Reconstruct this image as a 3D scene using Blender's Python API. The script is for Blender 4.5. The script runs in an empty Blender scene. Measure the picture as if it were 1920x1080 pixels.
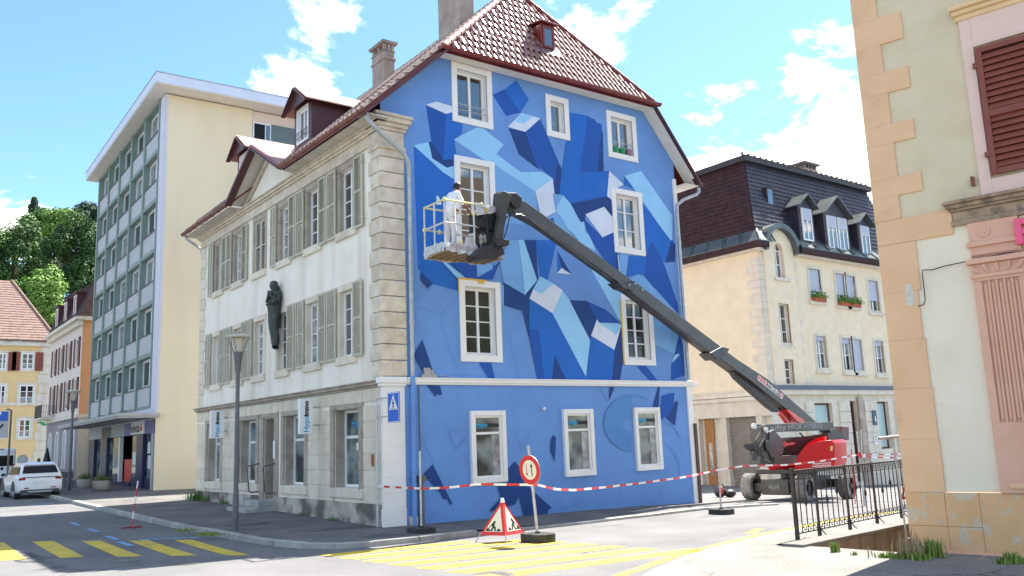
import bpy, bmesh, math, random
from mathutils import Vector, Matrix
from mathutils.geometry import tessellate_polygon
random.seed(7)
S = bpy.context.scene
COL = S.collection
V = Vector
# ------------------------------------------------------------------ camera
CAM = V((-9.504184, -17.4857, 1.85))
RT = V((0.80020760, -0.59857127, -0.03715144)); UP = V((-0.07339913, -0.15922996, 0.98450921)); FW = V((0.59521455, 0.78508487, 0.17135164))
FPX = 1625.18
cd = bpy.data.cameras.new('camera'); cam = bpy.data.objects.new('camera', cd); COL.objects.link(cam)
cam.matrix_world = Matrix(((RT.x, UP.x, -FW.x, CAM.x), (RT.y, UP.y, -FW.y, CAM.y), (RT.z, UP.z, -FW.z, CAM.z), (0, 0, 0, 1)))
cd.sensor_width = 36; cd.lens = FPX / 1920 * 36; cd.clip_end = 3000; cd.clip_start = .1
S.camera = cam
# ------------------------------------------------------------------ light
SUN = V((0.65, 0.16, 1)).normalized()
EL = math.asin(SUN.z); AZ = math.atan2(SUN.x, SUN.y)
w = bpy.data.worlds.new('World'); S.world = w; w.use_nodes = True
nt = w.node_tree; nt.nodes.clear()
def nn(t, **k):
    n = nt.nodes.new(t)
    for a, b in k.items(): setattr(n, a, b)
    return n
sky = nn('ShaderNodeTexSky', sky_type='NISHITA', sun_disc=False, sun_elevation=EL, sun_rotation=AZ)
sky.altitude = 900; sky.air_density = 1.0; sky.dust_density = .6; sky.ozone_density = 1.3
bg = nn('ShaderNodeBackground'); bg.inputs[1].default_value = .125
out = nn('ShaderNodeOutputWorld')
tc = nn('ShaderNodeTexCoord')
sep = nn('ShaderNodeSeparateXYZ'); nt.links.new(tc.outputs['Generated'], sep.inputs[0])
def mth(op, a, b=None, c=None, clamp=False):
    n = nn('ShaderNodeMath', operation=op); n.use_clamp = clamp
    for i, x in enumerate((a, b, c)):
        if x is None: continue
        if isinstance(x, (int, float)): n.inputs[i].default_value = x
        else: nt.links.new(x, n.inputs[i])
    return n.outputs[0]
zz = mth('ADD', mth('MAXIMUM', sep.outputs[2], 0.0), .16)
cmb = nn('ShaderNodeCombineXYZ')
nt.links.new(mth('DIVIDE', sep.outputs[0], zz), cmb.inputs[0]); nt.links.new(mth('DIVIDE', sep.outputs[1], zz), cmb.inputs[1])
noi = nn('ShaderNodeTexNoise'); noi.inputs['Scale'].default_value = 3.4; noi.inputs['Detail'].default_value = 9; noi.inputs['Roughness'].default_value = .63
noi.inputs['Distortion'].default_value = .25
nt.links.new(cmb.outputs[0], noi.inputs['Vector'])
def sdir(px, py): return (FW + RT * ((px - 960) / FPX) - UP * ((py - 540) / FPX)).normalized()
# banks of cumulus where the photograph has them; elsewhere the same noise field goes on
cover = mth('MULTIPLY_ADD', noi.outputs[0], 1.9, -.46)
for px, py, sharp, amp in ((1420, 330, 90, .26), (1560, 310, 140, .20), (1600, 190, 500, .12), (1525, 135, 2500, .34), (30, 395, 420, .44), (620, 0, 500, .52), (490, 138, 1300, .52), (590, 165, 1700, .52), (1070, 40, 400, .22), (1130, 110, 700, .16), (1600, 420, 120, .2), (230, 150, 40, -.22), (300, 20, 60, -.15), (1330, 70, 100, -.22), (1480, 40, 90, -.2), (640, 110, 400, -.16), (900, 250, 12, -.05), (760, 100, 300, -.16), (60, 150, 60, -.2), (400, 60, 260, -.2)):
    d = sdir(px, py)
    vm = nn('ShaderNodeVectorMath', operation='DOT_PRODUCT'); vm.inputs[1].default_value = d
    nt.links.new(tc.outputs['Generated'], vm.inputs[0])
    g = mth('EXPONENT', mth('MULTIPLY', mth('SUBTRACT', vm.outputs['Value'], 1.0), sharp))
    cover = mth('MULTIPLY_ADD', g, amp, cover)
mr = nn('ShaderNodeMapRange'); mr.inputs[1].default_value = .50; mr.inputs[2].default_value = .80; mr.interpolation_type = 'SMOOTHSTEP'
nt.links.new(cover, mr.inputs[0])
hs = nn('ShaderNodeMixRGB', blend_type='MULTIPLY'); hs.inputs[0].default_value = 1; hs.inputs[2].default_value = (.57, .71, .75, 1)
nt.links.new(sky.outputs[0], hs.inputs[1])
mx = nn('ShaderNodeMixRGB'); mx.inputs[2].default_value = (9.6, 8.6, 7.5, 1)
nt.links.new(mr.outputs[0], mx.inputs[0]); nt.links.new(hs.outputs[0], mx.inputs[1])
nt.links.new(mx.outputs[0], bg.inputs[0]); nt.links.new(bg.outputs[0], out.inputs[0])
sl = bpy.data.lights.new('sun', 'SUN'); sl.energy = 4.9; sl.angle = math.radians(.5); sl.color = (1, .93, .82)
so = bpy.data.objects.new('sun', sl); COL.objects.link(so); so.rotation_euler = SUN.to_track_quat('Z', 'Y').to_euler(); so.location = (20, 5, 60)
S.view_settings.view_transform = 'Standard'; S.view_settings.look = 'None'; S.view_settings.gamma = 1; S.view_settings.use_curve_mapping = False
S.view_settings.exposure = 1.66
# ------------------------------------------------------------------ picture measurements to places
def ray(px, py): return FW + RT * ((px - 960) / FPX) - UP * ((py - 540) / FPX)
def at(px, py, ax, val):
    d = ray(px, py); return CAM + d * ((val - CAM[ax]) / d[ax])
def atp(px, py, p, n):
    d = ray(px, py); return CAM + d * ((V(p) - CAM).dot(n) / d.dot(n))
def atd(px, py, dist): return CAM + ray(px, py) * dist
def G(x, y=0):
    z = -.06 - .0167 * max(-30, min(x, 9))
    if x > 9: z -= .045 * (min(x, 40) - 9)
    return z + .012 * max(0, min(y, 45))
def atg(px, py, off=0):
    z = 0
    for i in range(160):
        d = ray(px, py); q = CAM + d * ((z - CAM.z) / d.z); z = .65 * z + .35 * (G(q.x, q.y) + off)
    q.z = G(q.x, q.y) + off
    return q
def proj(p):
    q = V(p) - CAM; k = q.dot(FW); return (round(960 + FPX * q.dot(RT) / k, 1), round(540 - FPX * q.dot(UP) / k, 1))
# ------------------------------------------------------------------ materials
MATS = {}
def mat(name, c1, c2=None, scale=4., rough=.75, bump=0., bscale=None, metal=0., spec=.5, streak=None, sscale=1.2, samt=.5, speck=None, detail=5., lo=.35, hi=.65, coat=0., dirt_or_reflection=None, vary=0., cracks=None):
    m = bpy.data.materials.new(name); m.use_nodes = True; t = m.node_tree; b = t.nodes['Principled BSDF']
    b.inputs['Roughness'].default_value = rough; b.inputs['Metallic'].default_value = metal; b.inputs['Specular IOR Level'].default_value = spec
    if coat: b.inputs['Coat Weight'].default_value = coat; b.inputs['Coat Roughness'].default_value = .06
    L = t.links.new
    co = t.nodes.new('ShaderNodeTexCoord')
    def noise(s, dtl=5., mapping=None):
        n = t.nodes.new('ShaderNodeTexNoise'); n.inputs['Scale'].default_value = s; n.inputs['Detail'].default_value = dtl
        if mapping:
            mp = t.nodes.new('ShaderNodeMapping'); mp.inputs['Scale'].default_value = mapping; L(co.outputs['Object'], mp.inputs[0]); L(mp.outputs[0], n.inputs['Vector'])
        else: L(co.outputs['Object'], n.inputs['Vector'])
        return n.outputs[0]
    def rng(x, a, bb, tmax=1.):
        n = t.nodes.new('ShaderNodeMapRange'); n.inputs[1].default_value = a; n.inputs[2].default_value = bb; n.inputs[4].default_value = tmax; L(x, n.inputs[0]); return n.outputs[0]
    def mix(fac, a, bb):
        n = t.nodes.new('ShaderNodeMixRGB'); L(fac, n.inputs[0])
        for i, x in ((1, a), (2, bb)):
            if isinstance(x, tuple): n.inputs[i].default_value = (*x, 1)
            else: L(x, n.inputs[i])
        return n.outputs[0]
    col = None
    if c2: col = mix(rng(noise(scale, detail), lo, hi), tuple(c1), tuple(c2))
    if streak: col = mix(rng(noise(sscale, 6, (1.6, 1.6, .16)), .5, .78, samt), col if col is not None else tuple(c1), tuple(streak))
    if dirt_or_reflection: col = mix(rng(noise(dirt_or_reflection[1], 7), dirt_or_reflection[2], dirt_or_reflection[3], dirt_or_reflection[4]), col if col is not None else tuple(c1), tuple(dirt_or_reflection[0]))
    if speck: col = mix(rng(noise(speck[1], 2), speck[2], speck[2] + .12, speck[3]), col if col is not None else tuple(c1), tuple(speck[0]))
    if cracks:
        n1 = t.nodes.new('ShaderNodeTexNoise'); n1.inputs['Scale'].default_value = 1.6; n1.inputs['Detail'].default_value = 4; L(co.outputs['Object'], n1.inputs['Vector'])
        va = t.nodes.new('ShaderNodeMixRGB'); va.blend_type = 'ADD'; va.inputs[0].default_value = .55; L(co.outputs['Object'], va.inputs[1]); L(n1.outputs[1], va.inputs[2])
        vo = t.nodes.new('ShaderNodeTexVoronoi'); vo.feature = 'DISTANCE_TO_EDGE'; vo.inputs['Scale'].default_value = cracks[1]; L(va.outputs[0], vo.inputs['Vector'])
        f1 = t.nodes.new('ShaderNodeMapRange'); f1.inputs[1].default_value = .004; f1.inputs[2].default_value = cracks[2]; f1.inputs[3].default_value = 1; f1.inputs[4].default_value = 0; L(vo.outputs['Distance'], f1.inputs[0])
        mk = rng(noise(.33, 3), .52, .60, cracks[3]); mm = t.nodes.new('ShaderNodeMath'); mm.operation = 'MULTIPLY'; L(f1.outputs[0], mm.inputs[0]); L(mk, mm.inputs[1])
        col = mix(mm.outputs[0], col if col is not None else tuple(c1), tuple(cracks[0]))
    if vary:
        oi = t.nodes.new('ShaderNodeObjectInfo'); hv = t.nodes.new('ShaderNodeHueSaturation'); mv = t.nodes.new('ShaderNodeMapRange'); mv.inputs[3].default_value = 1 - vary; mv.inputs[4].default_value = 1 + vary; L(oi.outputs['Random'], mv.inputs[0]); L(mv.outputs[0], hv.inputs['Value'])
        if col is None: hv.inputs['Color'].default_value = (*c1, 1)
        else: L(col, hv.inputs['Color'])
        col = hv.outputs[0]
    if col is None: b.inputs['Base Color'].default_value = (*c1, 1)
    else: L(col, b.inputs['Base Color'])
    if bump:
        bn = t.nodes.new('ShaderNodeBump'); bn.inputs['Strength'].default_value = bump; bn.inputs['Distance'].default_value = .02
        L(noise(bscale or scale * 4, 4), bn.inputs['Height']); L(bn.outputs[0], b.inputs['Normal'])
    MATS[name] = m
    return m
def emat(name, c, s=1.):
    m = mat(name, c); b = m.node_tree.nodes['Principled BSDF']; b.inputs['Emission Color'].default_value = (*c, 1); b.inputs['Emission Strength'].default_value = s; return m
asphalt = mat('asphalt', (.118, .119, .125), (.158, .158, .162), .55, .9, .35, 90, speck=((.36, .36, .37), 120, .56, .55), dirt_or_reflection=((.088, .088, .094), .42, .50, .70, .75), cracks=((.035, .034, .034), .22, .012, .9))
asph_old = mat('old_asphalt', (.108, .105, .103), (.165, .16, .155), .8, .92, .4, 80, speck=((.3, .29, .28), 100, .57, .5), dirt_or_reflection=((.07, .068, .067), .9, .52, .68, .8), cracks=((.03, .03, .03), .5, .014, .9))
concrete = mat('pale_concrete', (.145, .139, .128), (.21, .20, .187), .9, .9, .4, 60, speck=((.42, .40, .37), 55, .55, .6), dirt_or_reflection=((.13, .12, .11), .8, .55, .72, .6), cracks=((.06, .055, .05), .45, .012, .8))
kerbm = mat('kerb_granite', (.30, .295, .28), (.42, .41, .385), 3, .85, .3, 50, speck=((.2, .2, .19), 90, .55, .5), vary=.14)
wallconc = mat('retaining_concrete', (.20, .16, .125), (.31, .26, .21), 1.2, .9, .3, 25, streak=((.09, .065, .05)), sscale=2.2, samt=.8)
yel_paint = mat('road_yellow', (.57, .42, .025), (.63, .485, .045), 2, .7, .25, 60, speck=((.33, .29, .14), 60, .60, .7), dirt_or_reflection=((.26, .23, .12), 3.5, .56, .68, .75), cracks=((.1, .09, .06), .9, .02, .7))
blue_paint_r = mat('road_blue', (.10, .33, .62), (.16, .40, .66), 5, .7, dirt_or_reflection=((.16, .18, .2), 14, .52, .64, .8))
white_paint_r = mat('road_white', (.7, .7, .7), rough=.7)
plaster = mat('cream_plaster', (.86, .785, .675), (.89, .84, .745), 1.4, .9, .12, 30, streak=(.52, .44, .35), sscale=.9, samt=.55, dirt_or_reflection=((.60, .50, .40), .8, .56, .75, .4))
stone = mat('limestone', (.58, .49, .38), (.72, .64, .52), 3.2, .85, .45, 18, dirt_or_reflection=((.40, .30, .21), 5, .56, .74, .5), speck=((.34, .27, .2), 45, .6, .5), vary=.10)
stone_g = mat('smooth_stone', (.68, .60, .475), (.76, .69, .57), 1.7, .85, .15, 24, streak=(.47, .38, .28), sscale=1.2, samt=.6, vary=.055, dirt_or_reflection=((.52, .43, .31), 1.6, .56, .74, .5))
stone_d = mat('grey_stone', (.36, .30, .245), (.47, .40, .33), 2.4, .85, .25, 24, dirt_or_reflection=((.24, .19, .15), 4, .55, .72, .6), vary=.06)
plinthm = mat('stained_plinth', (.40, .35, .29), (.56, .51, .44), 1.2, .95, .5, 16, dirt_or_reflection=((.10, .09, .075), 1.5, .43, .60, .9))
white = mat('white_paint', (.85, .83, .79), (.88, .86, .83), 2, .6, dirt_or_reflection=((.76, .73, .67), 1.4, .58, .74, .5))
upvc = mat('white_frame', (.84, .84, .83), rough=.35)
soffit = mat('soffit_boards', (.76, .72, .64), (.80, .77, .70), 2, .7)
soffit_g = mat('weathered_boards', (.52, .49, .42), (.62, .59, .52), 2, .8, streak=(.4, .36, .3))
shut = mat('sage_shutter', (.49, .465, .365), (.55, .52, .42), 3, .65, dirt_or_reflection=((.36, .35, .28), 5, .58, .74, .4))
glass = mat('window_glass', (.022, .026, .028), (.05, .056, .056), .9, .03, spec=1.); glass.node_tree.nodes['Principled BSDF'].inputs['IOR'].default_value = 2.0
glass_l = mat('low_glass', (.020, .026, .022), (.045, .055, .048), 2.3, .05, spec=.45)
rail_w = mat('worn_rail', (.50, .50, .50), (.66, .66, .64), 11, .5, dirt_or_reflection=((.35, .34, .32), 8, .58, .7, .6))
glass_c = mat('shop_glass', (.035, .05, .05), (.24, .28, .26), 1.1, .05, spec=.8, lo=.44, hi=.57, detail=2, dirt_or_reflection=((.03, .16, .22), 2.3, .60, .66, .5))  # dark, pale and blue patches: window reflections painted into the glass colour
curtain = mat('curtained_glass', (.16, .17, .18), (.42, .43, .43), 5, .08, spec=.9)
purple = mat('oxblood_paint', (.072, .022, .026), (.088, .028, .032), 5, .4)
gutter = mat('copper_gutter', (.20, .075, .055), (.27, .11, .08), 6, .42, metal=.35)
fascia = mat('red_fascia', (.16, .022, .018), (.20, .03, .025), 4, .35)
tile = mat('glazed_tile', (.19, .075, .06), (.34, .185, .16), 9, .24, spec=.7, dirt_or_reflection=((.17, .06, .05), 6, .52, .7, .7), vary=.22)
tile_o = mat('weathered_tile', (.17, .11, .095), (.29, .205, .18), 7, .7)
zinc = mat('zinc', (.38, .40, .42), (.50, .52, .54), 6, .42, metal=.6)
iron = mat('cast_iron', (.11, .105, .10), (.17, .155, .14), 8, .6)
blk = mat('black_plastic', (.014, .014, .015), rough=.5)
darkm = mat('dark_interior', (.02, .02, .02), rough=.9)
B0 = dict(M=(.145, .302, .645), L=(.30, .60, .88), W=(.66, .73, .86), S=(.018, .145, .54), D=(.016, .092, .40), N=(.015, .058, .225), K=(.098, .255, .56), T=(.185, .405, .74))
BL = {k: mat('mural_' + dict(M='mid_blue', L='light_blue', W='pale_blue', S='royal_blue', D='deep_blue', N='navy', K='sketch_blue', T='soft_blue')[k], c, tuple(x * 1.12 for x in c), .8, .85, .3, 110, dirt_or_reflection=(tuple(x * .82 for x in c), 2.6, .52, .74, .38), streak=tuple(x * .9 for x in c), sscale=2.0, samt=.35) for k, c in B0.items()}
chim = mat('chimney_render', (.33, .265, .225), (.44, .365, .315), 2.5, .9, .3, 30, dirt_or_reflection=((.25, .2, .17), 3, .55, .72, .6))
ochre = mat('ochre_render', (.82, .70, .475), (.85, .735, .515), .35, .9, .12, 60, streak=(.70, .58, .38), sscale=.7, samt=.35, dirt_or_reflection=((.74, .62, .41), .25, .54, .72, .5))
wht_r = mat('pale_render', (.66, .66, .74), rough=.8)
slabm = mat('roof_slab_white', (.66, .72, .86), (.70, .76, .89), 1, .7)
sagem = mat('sage_metal', (.195, .265, .24), (.22, .295, .265), 2, .55)
panelm = mat('spandrel_panel', (.42, .42, .45), (.52, .52, .55), 30, .6)
creamr = mat('sand_roughcast', (.80, .67, .48), (.86, .735, .55), 2, .95, .5, 45)
creamb = mat('pale_stone', (.66, .595, .49), (.75, .69, .58), 2.5, .85, .25, 30, streak=(.45, .40, .34))
shingle = mat('brown_shingle', (.040, .022, .024), (.062, .034, .036), 3, .8, spec=.2)
shingle2 = mat('slate_shingle', (.027, .024, .036), (.046, .040, .056), 3, .5, spec=.4)
patina = mat('grey_sheet_metal', (.075, .092, .095), (.12, .14, .14), 2, .4, metal=.35)
roller = mat('roller_shutter', (.44, .46, .56), rough=.5)
garage = mat('garage_slats', (.20, .175, .15), (.25, .22, .19), 6, .6)
brownw = mat('varnished_wood', (.30, .12, .035), (.38, .17, .05), 6, .45)
redbr = mat('dark_red_door', (.10, .025, .02), rough=.5)
peach = mat('peach_render', (.77, .475, .27), (.81, .52, .31), 1.6, .9, .12, 35, dirt_or_reflection=((.62, .37, .19), 2.3, .58, .75, .5))
peach2 = mat('olive_render', (.665, .55, .365), (.71, .60, .41), 2.2, .9, .2, 26, dirt_or_reflection=((.58, .48, .32), 1.2, .54, .74, .5), cracks=((.5, .42, .29), .6, .006, .3))
peach3 = mat('ivory_render', (.82, .715, .545), (.86, .76, .60), 1.2, .9, .12, 40, dirt_or_reflection=((.70, .60, .45), 1.4, .56, .74, .4), cracks=((.6, .52, .4), .5, .006, .3))
pinkp = mat('salmon_paint', (.72, .40, .275), (.76, .445, .315), 1.5, .85, .12, 30, dirt_or_reflection=((.60, .32, .21), 2.2, .56, .74, .5))
pinkl = mat('light_pink_paint', (.78, .55, .46), (.80, .58, .49), 1.3, .85, .1, 30)
ledge = mat('worn_ledge', (.30, .21, .14), (.46, .32, .21), 5, .9, .4, 30, dirt_or_reflection=((.13, .10, .08), 6, .5, .66, .7))
flake = mat('flaking_plinth', (.70, .41, .20), (.75, .455, .24), 1.5, .9, .3, 40, dirt_or_reflection=((.60, .51, .39), 4.4, .55, .60, .8), speck=((.5, .42, .32), 14, .60, .6))
redsh = mat('red_brown_shutter', (.20, .042, .022), (.235, .052, .03), 5, .45)
orange_sg = mat('magenta_sign', (.85, .10, .22), rough=.4)
lamp_m = mat('lamp_grey', (.10, .10, .115), (.13, .13, .145), 5, .45)
lamp_g = mat('lamp_glass', (.50, .48, .40), rough=.2)
bronze = mat('green_bronze', (.022, .034, .030), (.045, .066, .056), 6, .5, .4, 30)
steel = mat('galvanised', (.42, .43, .44), (.56, .57, .58), 14, .42, metal=.55)
railm = mat('railing_paint', (.030, .026, .027), (.05, .044, .044), 9, .5)
rubber = mat('recycled_rubber', (.03, .03, .03), (.05, .05, .048), 12, .85, .4, 60)
red = mat('signal_red', (.62, .03, .025), rough=.4)
whitep = mat('signal_white', (.82, .82, .80), rough=.4)
cream_s = mat('sign_ivory', (.78, .74, .62), rough=.5)
blackp = mat('print_black', (.018, .018, .018), rough=.5)
bluep = mat('sign_blue', (.012, .12, .58), rough=.35)
cyanp = mat('print_cyan', (.03, .36, .66), rough=.5)
greenp = mat('sign_green', (.01, .28, .10), rough=.4)
lift_g = mat('machine_grey', (.045, .042, .039), (.06, .056, .052), 3, .5, dirt_or_reflection=((.085, .078, .07), 4, .56, .72, .5))
lift_b = mat('machine_black', (.020, .019, .022), (.03, .028, .03), 5, .5)
lift_r = mat('machine_red', (.56, .005, .010), rough=.3, spec=.35, coat=.15)
tyrem = mat('dusty_tyre', (.16, .155, .145), (.27, .26, .24), 4, .9, .2, 30)
foil = mat('masking_film', (.40, .40, .41), (.64, .64, .64), 9, .25, .6, 16)
tapey = mat('masking_tape', (.72, .68, .36), rough=.6)
plyw = mat('plywood', (.26, .17, .085), (.38, .27, .15), 3, .7)
skin = mat('skin', (.36, .17, .11), rough=.55)
hair = mat('black_hair', (.012, .010, .010), rough=.6)
cloth_w = mat('white_cotton', (.74, .75, .80), (.80, .80, .83), 6, .9, .3, 12)
cloth_t = mat('painter_trousers', (.66, .64, .64), (.76, .74, .74), 5, .9, .3, 12, dirt_or_reflection=((.52, .33, .33), 9, .6, .68, .7))
cloth_p = mat('pink_shirt', (.66, .36, .46), rough=.9)
carw = mat('car_white', (.80, .81, .83), rough=.25, coat=.6)
carg = mat('car_glass', (.008, .009, .011), rough=.25, spec=.2)
cargrey = mat('car_trim', (.05, .05, .055), rough=.5)
tail = mat('tail_lamp', (.30, .01, .012), rough=.2)
planterm = mat('planter_concrete', (.34, .31, .27), (.42, .39, .34), 3, .9, .3, 40)
soil = mat('soil', (.05, .035, .025), rough=1)
leafs = [mat('leaf_' + n, tuple(x * 1.35 for x in a), tuple(x * 1.4 for x in b), 3, .6, spec=.3) for n, a, b in (('deep', (.022, .055, .014), (.04, .085, .02)), ('mid', (.045, .105, .022), (.075, .15, .03)), ('bright', (.10, .19, .035), (.16, .27, .055)), ('blue', (.02, .045, .03), (.035, .065, .042)), ('olive', (.07, .10, .03), (.10, .14, .04)))]
grassm = mat('weed_green', (.13, .22, .03), (.24, .30, .06), 8, .7)
strawm = mat('dry_stalk', (.34, .25, .13), rough=.9)
bark = mat('bark', (.06, .045, .03), (.09, .07, .05), 6, .9)
hillm = mat('wooded_slope', (.03, .055, .015), (.05, .08, .02), .3, 1)
yhouse = mat('apricot_render', (.76, .54, .26), (.79, .575, .29), 1, .9)
yroof = mat('old_tiles', (.185, .115, .095), (.27, .18, .155), 3.5, .9, .3, 4)
prim = mat('pale_pink_render', (.72, .62, .56), (.76, .66, .60), 1, .9)
porange = mat('orange_render', (.66, .34, .17), rough=.9)
aubergine = mat('plum_shutter', (.085, .02, .03), rough=.5)
shopblue = mat('navy_column', (.012, .018, .09), rough=.35)
geran = mat('terracotta', (.42, .11, .045), rough=.8)
# ------------------------------------------------------------------ mesh builder
class MB:
    def __init__(s, M=None): s.v = []; s.f = []; s.mi = []; s.M = M; s.cur = 0
    def add(s, vs, fs):
        o = len(s.v)
        s.v += [tuple(s.M @ V(p)) if s.M else tuple(p) for p in vs]
        for f in fs: s.f.append(tuple(i + o for i in f)); s.mi.append(s.cur)
        return s
    def box(s, x0, y0, z0, x1, y1, z1):
        return s.add([(x0, y0, z0), (x1, y0, z0), (x1, y1, z0), (x0, y1, z0), (x0, y0, z1), (x1, y0, z1), (x1, y1, z1), (x0, y1, z1)],
                     [(0, 3, 2, 1), (4, 5, 6, 7), (0, 1, 5, 4), (1, 2, 6, 5), (2, 3, 7, 6), (3, 0, 4, 7)])
    def quad(s, *p): return s.add(p, [tuple(range(len(p)))])
    def prism(s, pts, vec):
        n = len(pts); vec = V(vec)
        a = [V(p) for p in pts]; t = tessellate_polygon([a]) if n > 4 else [tuple(range(n))]
        fs = [tuple(q) for q in t] + [tuple(i + n for i in reversed(q)) for q in t] + [(i, (i + 1) % n, (i + 1) % n + n, i + n) for i in range(n)]
        return s.add(a + [p + vec for p in a], fs)
    def poly(s, loops):
        ls = [[V(p) for p in l] for l in loops]; t = tessellate_polygon(ls); flat = [p for l in ls for p in l]
        return s.add(flat, [tuple(q) for q in t])
    def beam(s, p0, p1, w, h, up=(0, 0, 1)):
        p0, p1 = V(p0), V(p1); d = (p1 - p0).normalized(); u = V(up); sd = d.cross(u).normalized() * (w / 2); u = sd.cross(d).normalized() * (h / 2)
        return s.add([p0 - sd - u, p0 + sd - u, p0 + sd + u, p0 - sd + u, p1 - sd - u, p1 + sd - u, p1 + sd + u, p1 - sd + u],
                     [(0, 3, 2, 1), (4, 5, 6, 7), (0, 1, 5, 4), (1, 2, 6, 5), (2, 3, 7, 6), (3, 0, 4, 7)])
    def cyl(s, p0, p1, r0, r1=None, n=10, cap=True):
        p0, p1 = V(p0), V(p1); r1 = r0 if r1 is None else r1; d = (p1 - p0).normalized()
        a = d.orthogonal().normalized(); b = d.cross(a)
        vs = [p0 + (a * math.cos(2 * math.pi * i / n) + b * math.sin(2 * math.pi * i / n)) * r0 for i in range(n)] + [p1 + (a * math.cos(2 * math.pi * i / n) + b * math.sin(2 * math.pi * i / n)) * r1 for i in range(n)]
        fs = [(i, (i + 1) % n, (i + 1) % n + n, i + n) for i in range(n)]
        if cap: fs += [tuple(range(n - 1, -1, -1)), tuple(range(n, 2 * n))]
        return s.add(vs, fs)
    def tube(s, pts, r, n=6):
        pts = [V(p) for p in pts]; o = []; ref = None
        for i, p in enumerate(pts):
            d = (pts[min(i + 1, len(pts) - 1)] - pts[max(i - 1, 0)]).normalized()
            if ref is None: ref = d.orthogonal().normalized()
            a = (ref - d * ref.dot(d)).normalized(); ref = a; b = d.cross(a)
            rr = r[i] if isinstance(r, (list, tuple)) else r
            o += [p + (a * math.cos(2 * math.pi * k / n) + b * math.sin(2 * math.pi * k / n)) * rr for k in range(n)]
        m = len(pts)
        fs = [(i * n + k, i * n + (k + 1) % n, (i + 1) * n + (k + 1) % n, (i + 1) * n + k) for i in range(m - 1) for k in range(n)]
        fs += [tuple(range(n - 1, -1, -1)), tuple((m - 1) * n + k for k in range(n))]
        return s.add(o, fs)
    def ball(s, c, r, nu=10, nv=7):
        c = V(c); r = V(r) if not isinstance(r, (int, float)) else V((r, r, r))
        vs = [c + V((0, 0, -r.z))]
        for j in range(1, nv):
            t = math.pi * j / nv
            vs += [c + V((r.x * math.sin(t) * math.cos(2 * math.pi * i / nu), r.y * math.sin(t) * math.sin(2 * math.pi * i / nu), -r.z * math.cos(t))) for i in range(nu)]
        vs.append(c + V((0, 0, r.z))); k = len(vs) - 1
        fs = [(0, 1 + (i + 1) % nu, 1 + i) for i in range(nu)]
        for j in range(nv - 2): fs += [(1 + j * nu + i, 1 + j * nu + (i + 1) % nu, 1 + (j + 1) * nu + (i + 1) % nu, 1 + (j + 1) * nu + i) for i in range(nu)]
        fs += [(k, 1 + (nv - 2) * nu + i, 1 + (nv - 2) * nu + (i + 1) % nu) for i in range(nu)]
        return s.add(vs, fs)
    def lathe(s, prof, c=(0, 0, 0), n=14):
        c = V(c); m = len(prof)
        vs = [c + V((r * math.cos(2 * math.pi * i / n), r * math.sin(2 * math.pi * i / n), z)) for r, z in prof for i in range(n)]
        fs = [(j * n + i, j * n + (i + 1) % n, (j + 1) * n + (i + 1) % n, (j + 1) * n + i) for j in range(m - 1) for i in range(n)]
        fs += [tuple(range(n - 1, -1, -1)), tuple((m - 1) * n + i for i in range(n))]
        return s.add(vs, fs)
    def grid(s, rows):
        n = len(rows[0]); return s.add([p for r in rows for p in r], [(j * n + i, j * n + i + 1, (j + 1) * n + i + 1, (j + 1) * n + i) for j in range(len(rows) - 1) for i in range(n - 1)])
    def build(s, name, m, parent=None, smooth=False, bevel=0, label=None, kind=None):
        me = bpy.data.meshes.new(name); me.from_pydata(s.v, [], s.f)
        bm = bmesh.new(); bm.from_mesh(me); bmesh.ops.recalc_face_normals(bm, faces=bm.faces)
        bm.to_mesh(me); bm.free()
        ms = m if isinstance(m, (list, tuple)) else [m]
        for x in ms: me.materials.append(x)
        if len(ms) > 1:
            for p, i in zip(me.polygons, s.mi): p.material_index = i
        if smooth:
            for p in me.polygons: p.use_smooth = True
            if smooth != 'all':
                try: me.set_sharp_from_angle(angle=math.radians(40))
                except Exception: pass
        o = bpy.data.objects.new(name, me); COL.objects.link(o)
        if parent is not None:
            o.parent = parent
            if parent.parent is None and parent.type == 'EMPTY' and not parent.get('_local'): o.location = -parent.location
        if bevel:
            b = o.modifiers.new('bevel', 'BEVEL'); b.width = bevel; b.segments = 2; b.limit_method = 'ANGLE'
        if label: o['label'] = label
        if kind: o['kind'] = kind
        return o
def thing(name, label, cat, loc=(0, 0, 0), group=None, local=False, rz=0):
    o = bpy.data.objects.new(name, None); COL.objects.link(o); o.location = loc; o.rotation_euler = (0, 0, rz); o.empty_display_size = .3
    o['label'] = label; o['category'] = cat
    if group: o['group'] = group
    if local: o['_local'] = 1
    return o
def tag(o, label, cat, group=None):
    o['label'] = label; o['category'] = cat
    if group: o['group'] = group
    return o
def structure(o): o['kind'] = 'structure'; return o
def share(src, name, parent, M=None):
    o = src.copy(); o.name = name; COL.objects.link(o); o.parent = parent
    if M is not None: o.matrix_basis = M
    return o
def copy_tree(o, parent=None):
    c = o.copy(); COL.objects.link(c); c.parent = parent
    for ch in list(o.children): copy_tree(ch, c)
    return c
def frame(origin, u, outv):
    u = V(u).normalized(); n = V(outv).normalized(); o = V(origin)
    return Matrix(((u.x, n.x, 0, o.x), (u.y, n.y, 0, o.y), (u.z, n.z, 1, o.z), (0, 0, 0, 1)))   # local (along, out, up)
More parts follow.
